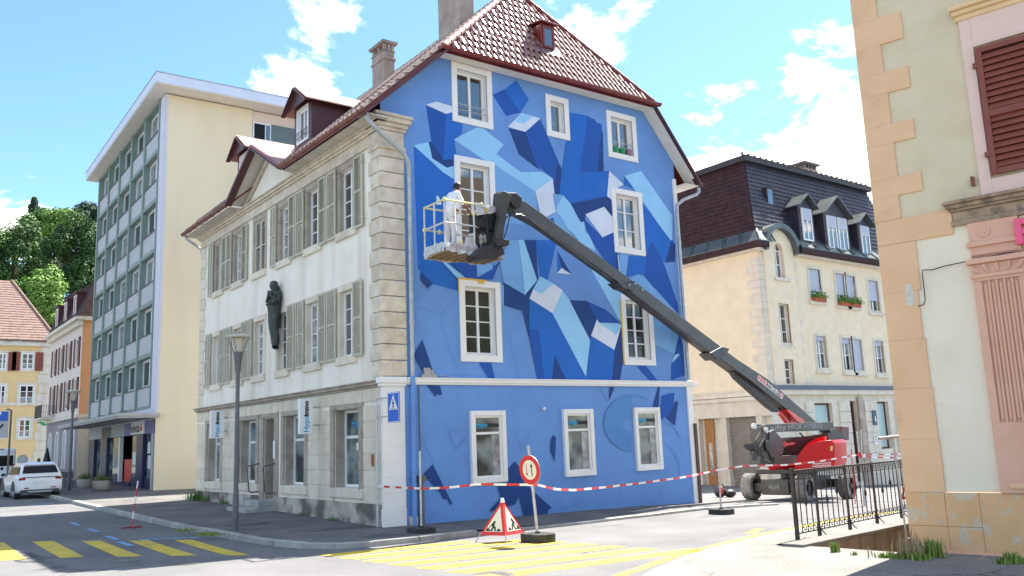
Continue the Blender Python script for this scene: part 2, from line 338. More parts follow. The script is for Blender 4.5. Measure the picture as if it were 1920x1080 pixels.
def text_mesh(txt, size, extrude=.002, bold=0., align='CENTER', shear=0.):
    c = bpy.data.curves.new('lettering', 'FONT'); c.body = txt; c.size = size; c.extrude = extrude; c.offset = bold; c.align_x = align; c.align_y = 'CENTER'; c.shear = shear; c.resolution_u = 2
    o = bpy.data.objects.new('lettering', c); COL.objects.link(o)
    dg = bpy.context.evaluated_depsgraph_get(); dg.update()
    me = bpy.data.meshes.new_from_object(o.evaluated_get(dg)); bpy.data.objects.remove(o); bpy.data.curves.remove(c)
    return me
def lettering(txt, size, M, m, parent, bold=0., rot=0., shear=0., align='CENTER'):
    # M: frame (along, out, up); the text lies in the along/up plane, centred on the frame's origin
    me = text_mesh(txt, size, .0015, bold, align, shear); R = Matrix(((1, 0, 0, 0), (0, 0, 1, 0), (0, 1, 0, 0), (0, 0, 0, 1))) @ Matrix.Rotation(rot, 4, 'Z')
    me.transform(M @ R); me.materials.clear(); me.materials.append(m)
    o = bpy.data.objects.new('lettering', me); COL.objects.link(o); o.parent = parent
    if parent.parent is None and parent.type == 'EMPTY' and not parent.get('_local'): o.location = -parent.location
    return o
def wall(mb, outer, holes, depth, M, b=0.):
    """outer: [(a,c)...], holes: [(a0,c0,a1,c1)...]; reveals go in by depth"""
    L = [[(a, b, c) for a, c in outer]] + [[(h[0], b, h[1]), (h[2], b, h[1]), (h[2], b, h[3]), (h[0], b, h[3])] for h in holes]
    old = mb.M; mb.M = M; mb.poly(L)
    for h in holes:
        a0, c0, a1, c1 = h[:4]; d = h[4] if len(h) > 4 else depth
        for p, q in (((a0, c0), (a1, c0)), ((a1, c0), (a1, c1)), ((a1, c1), (a0, c1)), ((a0, c1), (a0, c0))):
            mb.quad((p[0], b, p[1]), (q[0], b, q[1]), (q[0], b - d, q[1]), (p[0], b - d, p[1]))
    mb.M = old
def bar_rect(mb, a0, c0, a1, c1, w, b0, b1):
    mb.box(a0, b0, c0, a0 + w, b1, c1); mb.box(a1 - w, b0, c0, a1, b1, c1)
    mb.box(a0 + w, b0, c0, a1 - w, b1, c0 + w); mb.box(a0 + w, b0, c1 - w, a1 - w, b1, c1)
def casement(parent, M, a0, c0, a1, c1, b, leaves=2, rows=4, fw=.055, mw=.022, fm=None, gm=None, name='window', each=True, trans=None, copy=None, thick=.06):
    """a window in the opening a0..a1, c0..c1 with its outer face at b: frame mesh + panes as sub-parts"""
    fm = fm or upvc; gm = gm or glass
    f = MB(M); bar_rect(f, a0, c0, a1, c1, fw, b - thick, b)
    lw = (a1 - a0 - 2 * fw) / leaves; cells = []
    for l in range(leaves):
        x0 = a0 + fw + l * lw; x1 = x0 + lw
        if l: f.box(x0 - fw * .55, b - thick, c0 + fw, x0 + fw * .55, b + .006, c1 - fw); x0 += fw * .55
        if l < leaves - 1: x1 -= fw * .55
        cs = [c0 + fw]
        if trans: cs += [t for t in trans]
        else: cs += [c0 + fw + (c1 - c0 - 2 * fw) * k / rows for k in range(1, rows)]
        cs.append(c1 - fw)
        for k in range(len(cs) - 1):
            z0, z1 = cs[k], cs[k + 1]
            if k: f.box(x0, b - thick + .01, z0 - mw / 2, x1, b - .01, z0 + mw / 2); z0 += mw / 2
            if k < len(cs) - 2: z1 -= mw / 2
            cells.append((x0, z0, x1, z1))
    o = f.build(name, fm, parent)
    gl = gm if isinstance(gm, list) else [gm] * len(cells)
    if each:
        for i, (x0, z0, x1, z1) in enumerate(cells): MB(M).box(x0, b - .045, z0, x1, b - .035, z1).build('pane', gl[i % len(gl)], o)
    else:
        g = MB(M)
        for x0, z0, x1, z1 in cells: g.box(x0, b - .045, z0, x1, b - .035, z1)
        g.build('pane', gl[0], o)
    return o
# ================================================================== ground, roads, pavements
def sheet(name, outer, m, off, holes=(), kind='structure'):
    """flat sheet following the fall of the ground, split where the slope changes"""
    mb = MB()
    def clip(poly, x0, x1):
        for sgn, lim in ((1, x0), (-1, x1)):
            res = []
            for i, p in enumerate(poly):
                q = poly[(i + 1) % len(poly)]; ip, iq = sgn * (p[0] - lim) >= 0, sgn * (q[0] - lim) >= 0
                if ip: res.append(p)
                if ip != iq: t = (lim - p[0]) / (q[0] - p[0]); res.append((lim, p[1] + (q[1] - p[1]) * t))
            poly = res
            if not poly: return []
        return poly
    for x0, x1 in ((-5000, -30), (-30, 9), (9, 40), (40, 5000)):
        for y0, y1 in ((-5000, 0), (0, 45), (45, 5000)):
            c = clip(list(outer), x0, x1); c = [(b, a) for a, b in clip([(b, a) for a, b in c], y0, y1)] if len(c) > 2 else []
            if len(c) < 3: continue
            hs = [h for h in holes if x0 <= min(p[0] for p in h) and max(p[0] for p in h) <= x1 and y0 <= min(p[1] for p in h) and max(p[1] for p in h) <= y1]
            mb.poly([[(p[0], p[1], G(p[0], p[1]) + off) for p in l] for l in [c] + hs])
    o = mb.build(name, m); o['kind'] = kind; return o
trench = [(2.8, -8.82), (8.6, -7.96), (8.6, -9.26), (3.24, -10.36), (2.98, -10.37)]
sheet('ground', [(-900, -300), (900, -300), (900, 1500), (-900, 1500)], asphalt, 0, [trench])
def kerb_line(pts, wd, hgt, side, first='kerb_stone', parent=None, gap=.012):
    """kerb stones one by one along a polyline (pts in plan), each a part of the pavement"""
    for i in range(len(pts) - 1):
        p, q = V((*pts[i], 0)), V((*pts[i + 1], 0)); L = (q - p).length; n = max(1, round(L / 1.0))
        d = (q - p).normalized(); s = V((-d.y, d.x, 0)) * (wd * side)
        for k in range(n):
            a = p + d * (L * k / n + gap / 2); b = p + d * (L * (k + 1) / n - gap / 2); h = hgt + random.uniform(-.008, .008); j = s * random.uniform(-.05, .05)
            vs = [a + j, b + j, b + s, a + s]
            mb = MB(); bot = [V((v.x, v.y, G(v.x, v.y) - .05)) for v in vs]; top = [V((v.x, v.y, G(v.x, v.y) + h)) for v in vs]
            mb.add(bot + top, [(4, 5, 6, 7), (0, 1, 5, 4), (1, 2, 6, 5), (2, 3, 7, 6), (3, 0, 4, 7)])
            mb.build('kerb_stone', kerbm, parent, bevel=.012)
# left pavement (round the corner house) : kerb line in plan
KL = [(-3.2, 60), (-3.2, 31), (-3.2, 26.2), (-3.22, 19.5), (-3.25, 14), (-3.26, 6.3), (-3.05, 1.0), (-2.9, -.9), (-2.72, -1.75), (-2.3, -2.3), (-1.6, -2.52), (-.6, -2.5), (.9, -2.28), (3.7, -2.14), (8.0, -1.62), (12.5, -1.1)]
def zpave(x, y):
    """pavement rises gently from the kerb to the house front"""
    e = .10 if y > -1 else .10 - .045 * min(1, max(0, x) / 3)
    if y > -.5: e += max(0, min(1, (x + 3) / 3)) * min(.03, max(0, y) * .006)
    return G(x, y) + e
rows = []
inner = [(3, 60), (1.6, 31), (1.4, 26.2), (3.4, 20.9), (3.0, 14), (.4, 6.3), (.4, 1.0), (.4, .35), (.4, .32), (.41, .31), (.42, .3), (.43, .3), (.9, .3), (3.7, .3), (8.0, .3), (12.5, .6)]
for k in range(9):
    t = k / 8; r = []
    for (x0, y0), (x1, y1) in zip(KL, inner):
        dx, dy = x1 - x0, y1 - y0; L = math.hypot(dx, dy); s = .19 / L + (1 - .19 / L) * t
        x, y = x0 + dx * s, y0 + dy * s; r.append((x, y, zpave(x, y)))
    rows.append(r)
pv = structure(MB().grid(rows).build('pavement', asph_old, smooth='all'))
kerb_line(KL[1:13], .19, .105, -1 if False else 1, parent=pv)
kerb_line(KL[12:], .17, .062, 1, parent=pv)
# foreground pavement with its kerb
KF = [(-6.5, -13.5), (-2.6, -10.0), (-.68, -8.83), (1.56, -7.86), (4.12, -7.18), (8.9, -6.4)]
fp = sheet('pavement', [(-6.5, -30)] + KF + [(8.9, -7.7), (3.3, -8.16), (2.62, -8.3), (2.55, -8.85), (2.8, -8.82), (2.98, -10.37), (3.3, -10.37), (4.5, -18), (5, -30)], concrete, .10)
kerb_line(KF, .16, .108, 1 if False else -1, parent=fp)
# trench beside the ochre house: retaining wall, floor, near edge
uF = V((.989, .147, 0)).normalized(); nF = V((.147, -.989, 0)).normalized()
tw = MB()
A0, A1 = V((2.8, -8.82, 0)), V((8.6, -7.96, 0))
for p, q in ((A0, A1), (A1, V((8.6, -9.26, 0))), (V((2.98, -10.37, 0)), A0)):
    zt0, zt1 = G(p.x, p.y) + (.095 if p is not A0 or True else 0), G(q.x, q.y) + .095
    tw.quad((p.x, p.y, -2.2), (q.x, q.y, -2.2), (q.x, q.y, zt1), (p.x, p.y, zt0))
tw.quad((2.5, -8.5, -2.15), (9, -7.5, -2.15), (9, -11, -2.15), (2.5, -11, -2.15))
structure(tw.build('retaining_wall', wallconc))
cp = MB()
a, b = A0 - uF * .25, A1
for off in (0,):
    c0 = [a - nF * .34, b - nF * .34, b + nF * .03, a + nF * .03]
    cp.prism([(p.x, p.y, G(p.x, p.y) + .085) for p in c0], (0, 0, .06))
structure(cp.build('wall_coping', concrete, bevel=.01))
# ------------------------------------------------------------------ painted crossings and lines (flat paint)
def paint(name, quads, m, off=.004):
    for q in quads: sheet(name, q, m, off)
lz = [[tuple(atg(*q)[:2]) for q in s] for s in (((60, 1016), (100, 1014.5), (158, 1044.5), (112, 1046.5)), ((152, 1015), (188, 1014), (267, 1043), (221, 1044.5)), ((240, 1014), (278, 1013), (370, 1041.5), (323, 1043)), ((326, 1013), (360, 1012), (468, 1041), (425, 1042)), ((-30, 1019), (8, 1017.5), (50, 1048.5), (-4, 1052)))]
paint('crossing_stripe', lz, yel_paint)
for k in range(7):
    y = -2.93 - .68 * k - .0 * k
    xl = -2.95 + .09 * k; xr = [.1, 1.05, 1.25, 1.35, 1.43, 1.5, 2.0][k]
    paint('crossing_stripe', [((xl, y), (xr, y - .02), (xr + .03, y - .44), (xl + .14, y - .42))], yel_paint)
el = [(-2.3, -9.3), (-.9, -8.5), (1.2, -7.62), (2.2, -7.3), (4.2, -6.72), (8.5, -5.85), (12, -5.2)]
paint('edge_line', [((p[0], p[1]), (q[0], q[1]), (q[0] - .04, q[1] + .17), (p[0] - .04, p[1] + .17)) for p, q in zip(el, el[1:])], yel_paint)
paint('edge_line', [((4.6, -6.35), (5.5, -5.9), (5.4, -5.75), (4.5, -6.2))], yel_paint)
bd = [atg(*q) for q in ((145, 982), (180, 994), (215, 1008), (240, 1019))]
for q in bd: sheet('bay_mark', [(q.x - .12, q.y - .5), (q.x + .0, q.y - .5), (q.x + .0, q.y + .5), (q.x - .12, q.y + .5)], blue_paint_r, .004)
sheet('bay_mark', [tuple(atg(*q)[:2]) for q in ((262, 1011), (372, 1007.5), (372, 1008.6), (262, 1012.4))], blue_paint_r, .004)
sheet('bay_mark', [(-4.4, 17.0), (-3.7, 17.2), (-3.7, 17.4), (-4.4, 17.2)], blue_paint_r, .004)
# covers in the carriageway and patches
def cover(px, py, r):
    g = atg(px, py); mb = MB(); n = 22
    mb.lathe([(r, -.02), (r, .006), (r * .9, .006), (r * .9, .003)], (g.x, g.y, g.z), n)
    for k in range(-3, 4):
        h = math.sqrt(max(.01, (r * .8) ** 2 - (k * r * .23) ** 2)); mb.box(g.x + k * r * .23 - r * .05, g.y - h, g.z + .002, g.x + k * r * .23 + r * .05, g.y + h, g.z + .007)
    return mb.build('manhole_cover', iron)
for (px, py, r, lab) in ((345, 1057, .26, 'round iron cover in the sunlit road before the left crossing'), (925, 1079, .3, 'iron cover half cut off by the bottom edge of the view'), (230, 1052, .3, 'iron cover in the shade between yellow stripes')):
    tag(cover(px, py, r), lab, 'manhole cover', 'iron covers in the road')
dk = [[(-5.0, 8.6), (-4.6, 8.8), (-3.2, 7.1), (-3.4, 6.9)]]
for px, py, w_, h_ in ((645, 1000, .8, .25), (470, 992, .5, .3), (720, 1014, .45, .3)):
    g = atg(px, py); mb = MB(); n = 26; ctr = []
    for i in range(n):
        t = 2 * math.pi * i / n; r = 1 + .25 * math.sin(3 * t + px) + .15 * math.sin(7 * t)
        x, y = g.x + w_ * r * math.cos(t), g.y + h_ * r * math.sin(t); ctr.append((x, y, zpave(x, y) + .004))
    structure(mb.poly([ctr]).build('asphalt_patch', mat('tar_patch', (.06, .06, .062), (.10, .10, .10), 8, .9, .3, 60) if 'tar_patch' not in MATS else MATS['tar_patch']))

# ================================================================== the corner house
H = thing('corner_house', 'corner house with a blue geometric mural on its gable and pale shuttered street front', 'house', (5, 6, 0))
FB = frame((0, 0, 0), (1, 0, 0), (0, -1, 0)); FWt = frame((0, 0, 0), (0, 1, 0), (-1, 0, 0))
YL = 13.3; XR = 10.2
RS = (11.55 - 9.5) / (1.62 + .55)                       # slope of the street-side roof
ZE = 9.5
# --- gable wall with its openings
row2 = [(2.11, 3.74, 3.36, 5.77), (7.59, 3.77, 8.83, 5.79)]
row3 = [(2.07, 6.34, 3.31, 8.95), (7.46, 6.98, 8.70, 8.90)]
row4 = [(2.05, 9.84, 3.32, 11.46), (5.15, 10.03, 5.98, 11.25), (7.44, 9.82, 8.64, 11.25)]
row1 = [(2.31, .83, 3.35, 2.55), (5.22, .83, 6.26, 2.56), (7.80, .85, 8.81, 2.58)]
def inset(r, s): return (r[0] + s, r[1] + s, r[2] - s, r[3] - s)
SW = .165
holesB = [inset(r, SW) for r in row2 + row3 + row4] + [inset(r, .12) for r in row1]
gb = MB()
wall(gb, [(.0, -.7), (XR, -.7), (XR, 10.16), (8.98, 11.6), (1.66, 11.52), (.0, 9.98)], holesB, .2, FB)
gb.build('gable_wall', BL['M'], H)
# other walls
sw = MB(); W2 = [(1.39, 2.25), (3.38, 4.25), (5.44, 6.25), (7.25, 8.1), (9.06, 9.92), (11.08, 11.94)]
W3 = [(1.31, 2.25), (3.36, 4.26), (5.36, 6.22), (7.27, 8.15), (9.17, 10.05), (11.04, 11.86)]
GW = [(1.16, 2.5), (4.28, 5.65), (7.75, 9.1), (10.87, 12.2)]
holesW = [(a, 3.97, b, 5.62) for a, b in W2] + [(a, 7.12, b, 8.75) for i, (a, b) in enumerate(W3)] + [(a, .84, b, 2.70, .34) for a, b in GW] + [(6.34, .42, 7.14, 2.68, .45)]
wall(sw, [(0, -.7), (YL, -.7), (YL, 9.4), (0, 9.4)], holesW, .2, FWt)
sw.build('street_wall', plaster, H)
rw = MB(); rw.quad((XR, 0, -1), (XR, YL, -1), (XR, YL, 9.9), (XR, 0, 9.9)); rw.quad((0, YL, -1), (XR, YL, -1), (XR, YL, 9.9), (0, YL, 9.9)); rw.build('rear_wall', white, H)
dk_ = MB(); dk_.box(.5, .5, .3, XR - .5, YL - .5, 9.3); dk_.build('interior', darkm, H)
# --- gable windows
wi = lambda r, s: inset(r, s)
rs = random.Random(3)
for r in row2 + row3 + row4:
    s = MB(FB); bar_rect(s, *[r[0], r[1], r[2], r[3]], SW, -.02, .035)
    i = wi(r, SW)
    for a0, c0, a1, c1 in ((i[0] - .002, i[1], i[0] + .018, i[3]), (i[2] - .018, i[1], i[2] + .002, i[3]), (i[0], i[3] - .018, i[2], i[3] + .002), (i[0], i[1] - .002, i[2], i[1] + .02)): s.box(a0, -.195, c0, a1, -.021, c1)
    s.build('window_surround', white, H, bevel=.006)
    one = r[2] - r[0] < 1
    casement(H, FB, i[0] + .02, i[1] + .02, i[2] - .02, i[3] - .02, -.12, 1 if one else 2, 1 if r in row4 else 4 if r in row2 else 3, trans=None if r not in row3 else [i[1] + .56, i[1] + 1.1, i[1] + 1.64][:3 if r is row3[0] else 2], fw=.06, mw=.028, gm=glass_l if r in row2 else glass)
for r in (row4[0], row4[2]):
    i = wi(r, SW); g = MB(FB)
    for z in (i[1] + .22, i[1] + .36): g.cyl((i[0], -.03, z), (i[2], -.03, z), .011, n=6)
    g.build('guard_rail', steel, H)
tapem = mat('ochre_tape', (.72, .46, .06), rough=.6)
tp = MB(FB); a0, c0, a1, c1 = row2[0]; tp.box(a0 - .03, .036, c1 - .01, a0 + .82, .041, c1 + .035); tp.box(a0 + .55, .036, c1 - .07, a0 + .75, .042, c1 - .012); tp.box(a0 - .035, .03, c1 - .36, a0 - .002, .036, c1 - .011)
a0, c0, a1, c1 = row2[1]; tp.box(a0 - .05, .002, c0 + .02, a0 - .003, .03, c1 - .2); tp.build('masking_strip', tapem, H)
# --- gable ground-floor display windows : boxes standing proud of the wall
for n_, r in enumerate(row1):
    s = MB(FB); bar_rect(s, r[0], r[1], r[2], r[3], .12, -.05, .09)
    o = s.build('display_frame', white, H, bevel=.008); i = wi(r, .12); zt = i[3] - .42
    casement(H, FB, i[0], i[1], i[2], i[3], .03, 1, 2, trans=[zt], fw=.05, mw=.06, fm=white, gm=[glass_c, glass_c])
    l1 = lettering('Hypo', .165, FB @ Matrix.Translation(((i[0] + i[2]) / 2 - .18, .012, zt + .2)), cyanp, H, .005); l2 = lettering('immo', .165, FB @ Matrix.Translation(((i[0] + i[2]) / 2 + .20, .012, zt + .2)), blackp, H, .007)
    bl = MB(FB); bl.box(i[2] - .28, -.0, i[1] + .06, i[2] - .07, .004, zt - .05); bl.build('inner_blind', curtain, H)
    if n_ < 2:
        b2 = MB(FB); b2.lathe([(.02, 0), (.16, .03), (.22, .16), (.17, .3), (.03, .34)], ((i[0] + i[2]) / 2 - .02, 0, i[1] + .85), 12); b2.v = [tuple(v) for v in b2.v]
# --- string course and corner pier
sc = MB(FB); sc.box(.56, -.02, 3.17, XR + .14, .075, 3.215); sc.box(.56, -.02, 3.215, XR + .14, .11, 3.30); sc.box(.56, -.02, 3.30, XR + .14, .135, 3.33)
sc.build('string_course', white, H, bevel=.006)
cap = MB(); cap.box(-.14, -.125, 3.20, .545, .10, 3.34); cap.box(-.10, -.09, 3.13, .543, .09, 3.20); cap.build('pier_cap', white, H, bevel=.01)
pr = MB(); pr.box(-.05, -.05, -.5, .53, .08, .42); pr.box(-.042, -.042, .42, .525, .08, 3.13); pr.build('corner_pier', white, H, bevel=.006)
for k in range(8):
    z = .42 + k * .34; j = MB(); j.box(-.046, -.0455, z, .527, -.043, z + .006); j.build('pier_joint', stone_g, H)
# right edge pilaster
rp = MB(FB); rp.box(XR - .16, -.02, -.8, XR + .02, .05, 3.17); rp.box(XR - .12, -.02, 3.33, XR + .02, .05, 9.55); rp.build('edge_pilaster', white, H, bevel=.006)
rc = MB(); rc.box(XR + .02, -.05, 3.18, XR + .35, .45, 3.31); rc.box(XR + .0, .02, -.9, XR + .12, .5, 3.18); rc.build('return_pier', white, H, bevel=.006)
cv = MB(FB); cv.box(XR + .0, .052, -.35, XR + .10, .10, 2.1); cv.build('conduit_cover', purple, H)
# --- quoins (stones one by one)
zq = 3.36; k = 0
while zq < 8.75:
    h = .372; L1, L2 = (.60, .52) if k % 2 else (.585, .62)
    q = MB(); e = random.uniform(-.006, .006); q.box(-.05 + e, -.055 + e, zq, .60, .45 + .1 * (k % 2), zq + h - .018); q.build('quoin_stone', stone, H, bevel=.014)
    q = MB(FWt); q.box(YL - .45 - .1 * (k % 2), -.02, zq, YL + .03, .035, zq + h - .018); q.build('quoin_stone', stone_g, H, bevel=.012)
    zq += h; k += 1
cpz = MB()
for z0, z1, e in ((8.75, 8.84, .10), (8.84, 9.22, .055), (9.22, 9.30, .10), (9.30, 9.40, .15), (9.40, 9.52, .22), (9.52, 9.60, .26)): cpz.box(-e, -e, z0, .56 + e * .8, .5, z1)
cpz.build('pier_capital', stone, H, bevel=.02)
# --- street front: ground-floor masonry
cz = [.52 + .372 * i for i in range(7)]
piers = [(.10, 1.16), (2.5, 4.28), (5.65, 6.34), (7.14, 7.75), (9.1, 10.87), (12.2, YL)]
for ci, z0 in enumerate(cz):
    z1 = min(z0 + .372, 2.74)
    if z1 - z0 < .1: continue
    for (p0, p1) in piers:
        if p1 - p0 < .8: continue
        zz_ = z0
        n = max(1, round((p1 - p0) / 1.15)); cuts = [p0 + (p1 - p0) * i / n for i in range(n + 1)]
        if ci % 2 and n > 1: cuts = [p0] + [(cuts[i] + cuts[i + 1]) / 2 for i in range(n)] + [p1]
        for y0, y1 in zip(cuts, cuts[1:]):
            b = MB(FWt); b.box(y0 + .007, -.01, z0 + .007, y1 - .007, .028 + random.uniform(-.004, .003), z1 - .007); b.build('stone_block', stone_g, H)
# flat-arch stones above the openings, then the course
y = .12
while y < YL - .2:
    L = random.uniform(.75, 1.25); y1 = min(y + L, YL); b = MB(FWt); b.box(y + .004, -.01, 2.83, y1 - .004, .03 + random.uniform(-.004, .004), 3.12); b.build('stone_block', stone_g, H); y = y1
cs = MB(FWt); cs.box(.12, -.02, 3.125, YL + .08, .06, 3.18); cs.box(.12, -.02, 3.18, YL + .1, .13, 3.25); cs.box(.12, -.02, 3.25, YL + .12, .17, 3.285); cs.build('stone_course', stone_d, H, bevel=.01)
pm = MB(FWt)
ys = [0.05 + (6.2 - .05) * i / 24 for i in range(25)]
for k in range(1):
    for y0, y1, zt in ((.05, 6.2, .515), (7.25, YL, .515)):
        n = 14
        r0 = [(y0 + (y1 - y0) * i / n, .05 + .012 * math.sin(i * 2.1), -.6) for i in range(n + 1)]
        r1 = [(p[0], p[1], .12) for p in r0]; r2 = [(p[0], .045 + .006 * math.sin(i * 1.7), zt) for i, p in enumerate(r0)]; r3 = [(p[0], -.01, zt + .001) for p in r0]
        pm.grid([r0, r1, r2, r3])
pm.build('stone_plinth', plinthm, H)
for (a, b_) in GW + [(6.34, 7.14)]:
    door = a == 6.34
    j = MB(FWt); jw = .2 if not door else .26
    j.box(a - jw, -.01, .80 if not door else .2, a, .05, 2.70); j.box(b_, -.01, .80 if not door else .2, b_ + jw, .05, 2.70); j.box(a - jw, -.01, 2.70, b_ + jw, .055, 2.83)
    for s_ in ((a - .002, a + .02), (b_ - .02, b_ + .002)): j.box(s_[0], -.338, .84 if not door else .3, s_[1], -.011, 2.70)
    j.build('stone_surround', stone_d, H, bevel=.01)
    if not door:
        s = MB(FWt); s.box(a - .22, -.3, .62, b_ + .22, .085, .835); s.build('stone_sill', stone_g, H, bevel=.012)
        casement(H, FWt, a + .02, .845, b_ - .02, 2.69, -.25, 1, 2, trans=[2.04], fw=.065, mw=.07, gm=[glass_c, glass_c])
        lettering('Hypo', .22, FWt @ Matrix.Translation(((a + b_) / 2 + .05, -.262, 2.36)) @ Matrix.Scale(-1, 4, (1, 0, 0)), cyanp, H, .004)
# papers hanging in the right-hand shop window
for i in range(2):
    for k in range(4):
        p = MB(FWt); y0 = 1.32 + .28 * i; z0 = 1.0 + .26 * k; p.box(y0, -.282, z0, y0 + .2, -.276, z0 + .22); p.build('window_notice', cyanp if (i + k) % 3 == 0 else whitep, H)
p = MB(FWt); p.box(1.62, -.282, 1.72, 1.9, -.276, 1.9); p.build('window_notice', whitep, H)
dr = MB(FWt); bar_rect(dr, 6.38, .42, 7.1, 2.66, .08, -.42, -.36); dr.box(6.46, -.41, .5, 7.02, -.39, 1.3); dr.box(6.46, -.42, 2.1, 7.02, -.37, 2.16); dd = dr.build('street_door', mat('door_brown', (.10, .07, .05), (.14, .10, .075), 6, .6), H)
MB(FWt).box(6.46, -.40, 1.3, 7.02, -.395, 2.58).build('pane', glass, dd)
MB(FWt).box(6.9, -.375, 1.25, 6.94, -.30, 1.40).build('handle', steel, dd)
# --- street front: upper windows, sills, shutters
def shutter(y0, y1, z0, z1, b=.05, name='shutter', tilt=0):
    s = MB(FWt); fwid = .055; t = .035
    bar_rect(s, y0, z0, y1, z1, fwid, b, b + t); s.box(y0 + fwid, b, (z0 + z1) / 2 - .03, y1 - fwid, b + t, (z0 + z1) / 2 + .03)
    z = z0 + fwid + .01
    while z < z1 - fwid - .02:
        if abs(z + .015 - (z0 + z1) / 2) > .05:
            s.add([(y0 + fwid, b + .004, z + .034), (y1 - fwid, b + .004, z + .034), (y1 - fwid, b + t - .004, z), (y0 + fwid, b + t - .004, z)], [(0, 1, 2, 3)])
        z += .042
    o = s.build(name, shut, H)
    for zz_ in (z0 + .2, z1 - .22): MB(FWt).box(y0 - .03, b - .02, zz_, y0 + .12, b + t + .008, zz_ + .03).build('shutter_hinge', shut, o)
    MB(FWt).box((y0 + y1) / 2 - .03, b + t, (z0 + z1) / 2 - .012, (y0 + y1) / 2 + .03, b + t + .03, (z0 + z1) / 2 + .012).build('shutter_catch', shut, o)
    return o
def front_window(a, b_, z0, z1, head, gm, closed=False):
    s = MB(FWt); j = .14
    s.box(a - j, -.01, z0, a, .022, z1); s.box(b_, -.01, z0, b_ + j, .022, z1); s.box(a - j, -.01, z1, b_ + j, .026, z1 + .17)
    for s_ in ((a - .002, a + .018), (b_ - .018, b_ + .002)): s.box(s_[0], -.195, z0, s_[1], -.011, z1)
    s.build('stone_surround', stone_d if head else stone_g, H, bevel=.008)
    q = MB(FWt); q.box(a - .12, -.19, z0 - .2, b_ + .12, .07, z0 + .002); q.build('stone_sill', stone_g, H, bevel=.012)
    if not closed: casement(H, FWt, a + .018, z0 + .005, b_ - .018, z1 - .005, -.13, 2, 4, fw=.055, mw=.025, gm=gm, each=False)
for i, (a, b_) in enumerate(W2):
    front_window(a, b_, 3.99, 5.62, False, glass if i % 2 == 0 else curtain)
for i, (a, b_) in enumerate(W3):
    front_window(a, b_, 7.14, 8.75, True, glass if i < 2 else curtain, i == 3)
for y0, y1 in ((.91, 1.37), (2.31, 2.83), (2.88, 3.35), (4.29, 4.80), (4.90, 5.41), (8.13, 8.30), (8.36, 9.03), (9.96, 10.5), (10.58, 11.05), (11.98, 12.48)): shutter(y0, y1, 3.93, 5.75)
for y0, y1 in ((.83, 1.29), (2.31, 2.82), (2.87, 3.34), (4.33, 4.84), (4.90, 5.34), (6.28, 6.70), (8.66, 9.13), (10.08, 10.54), (10.57, 11.01), (11.90, 12.38)): shutter(y0, y1, 7.05, 8.87)
shutter(7.28, 7.70, 7.14, 8.74, -.06); shutter(7.72, 8.14, 7.14, 8.74, -.06)
# --- cornice and eaves
co = MB(FWt)
for z0, z1, e in ((8.93, 9.02, .06), (9.02, 9.22, .03), (9.22, 9.28, .09), (9.28, 9.36, .15), (9.36, 9.40, .2)): co.box(.0, -.02, z0, YL + e, e, z1)
co.build('cornice', stone, H, bevel=.012)
PG0, PG1, PGP, PGZ = 4.68, 9.03, 6.9, 10.75       # gable over the middle of the street front
for y0, y1 in ((-.35, PG0), (PG1, YL + .35)): MB().box(-.5, y0, 9.40, .05, y1, 9.43).build('eaves_soffit', soffit_g, H)
for y in [-.3 + i * .95 for i in range(15)]:
    if PG0 - .1 < y < PG1: continue
    j = MB(); j.box(-.49, y, 9.392, .03, y + .012, 9.3995); j.build('soffit_joint', stone_d, H)
def half_gutter(p, q, r, name='gutter', m=gutter, up=(0, 0, 1)):
    p, q = V(p), V(q); d = (q - p).normalized(); sd = d.cross(V(up)).normalized(); u = sd.cross(d).normalized(); n = 8; g = MB()
    rows_ = []
    for e, rr in ((0, r), (0, r * .9)):
        pass
    prof = [(math.cos(math.pi + math.pi * i / n) * r, math.sin(math.pi + math.pi * i / n) * r) for i in range(n + 1)] + [(math.cos(2 * math.pi - math.pi * i / n) * r * .88, math.sin(2 * math.pi - math.pi * i / n) * r * .88) for i in range(n + 1)]
    k = len(prof); vs = [p + sd * a + u * b for a, b in prof] + [q + sd * a + u * b for a, b in prof]
    g.add(vs, [(i, (i + 1) % k, (i + 1) % k + k, i + k) for i in range(k)])
    g.quad(*[p + sd * a + u * b for a, b in prof[:n + 1]]); g.quad(*[q + sd * a + u * b for a, b in prof[:n + 1]])
    L = (q - p).length; t = .25
    while t < L:
        c = p + d * t; pts = [c + sd * math.cos(math.pi + math.pi * i / 6) * r * 1.07 + u * math.sin(math.pi + math.pi * i / 6) * r * 1.07 for i in range(7)]
        g.tube(pts, .013, 4); t += .62
    return g.build(name, m, H, smooth=True)
half_gutter((-.58, -.38, 9.52), (-.58, PG0, 9.52), .085); half_gutter((-.58, PG1, 9.52), (-.58, YL + .4, 9.52), .085)
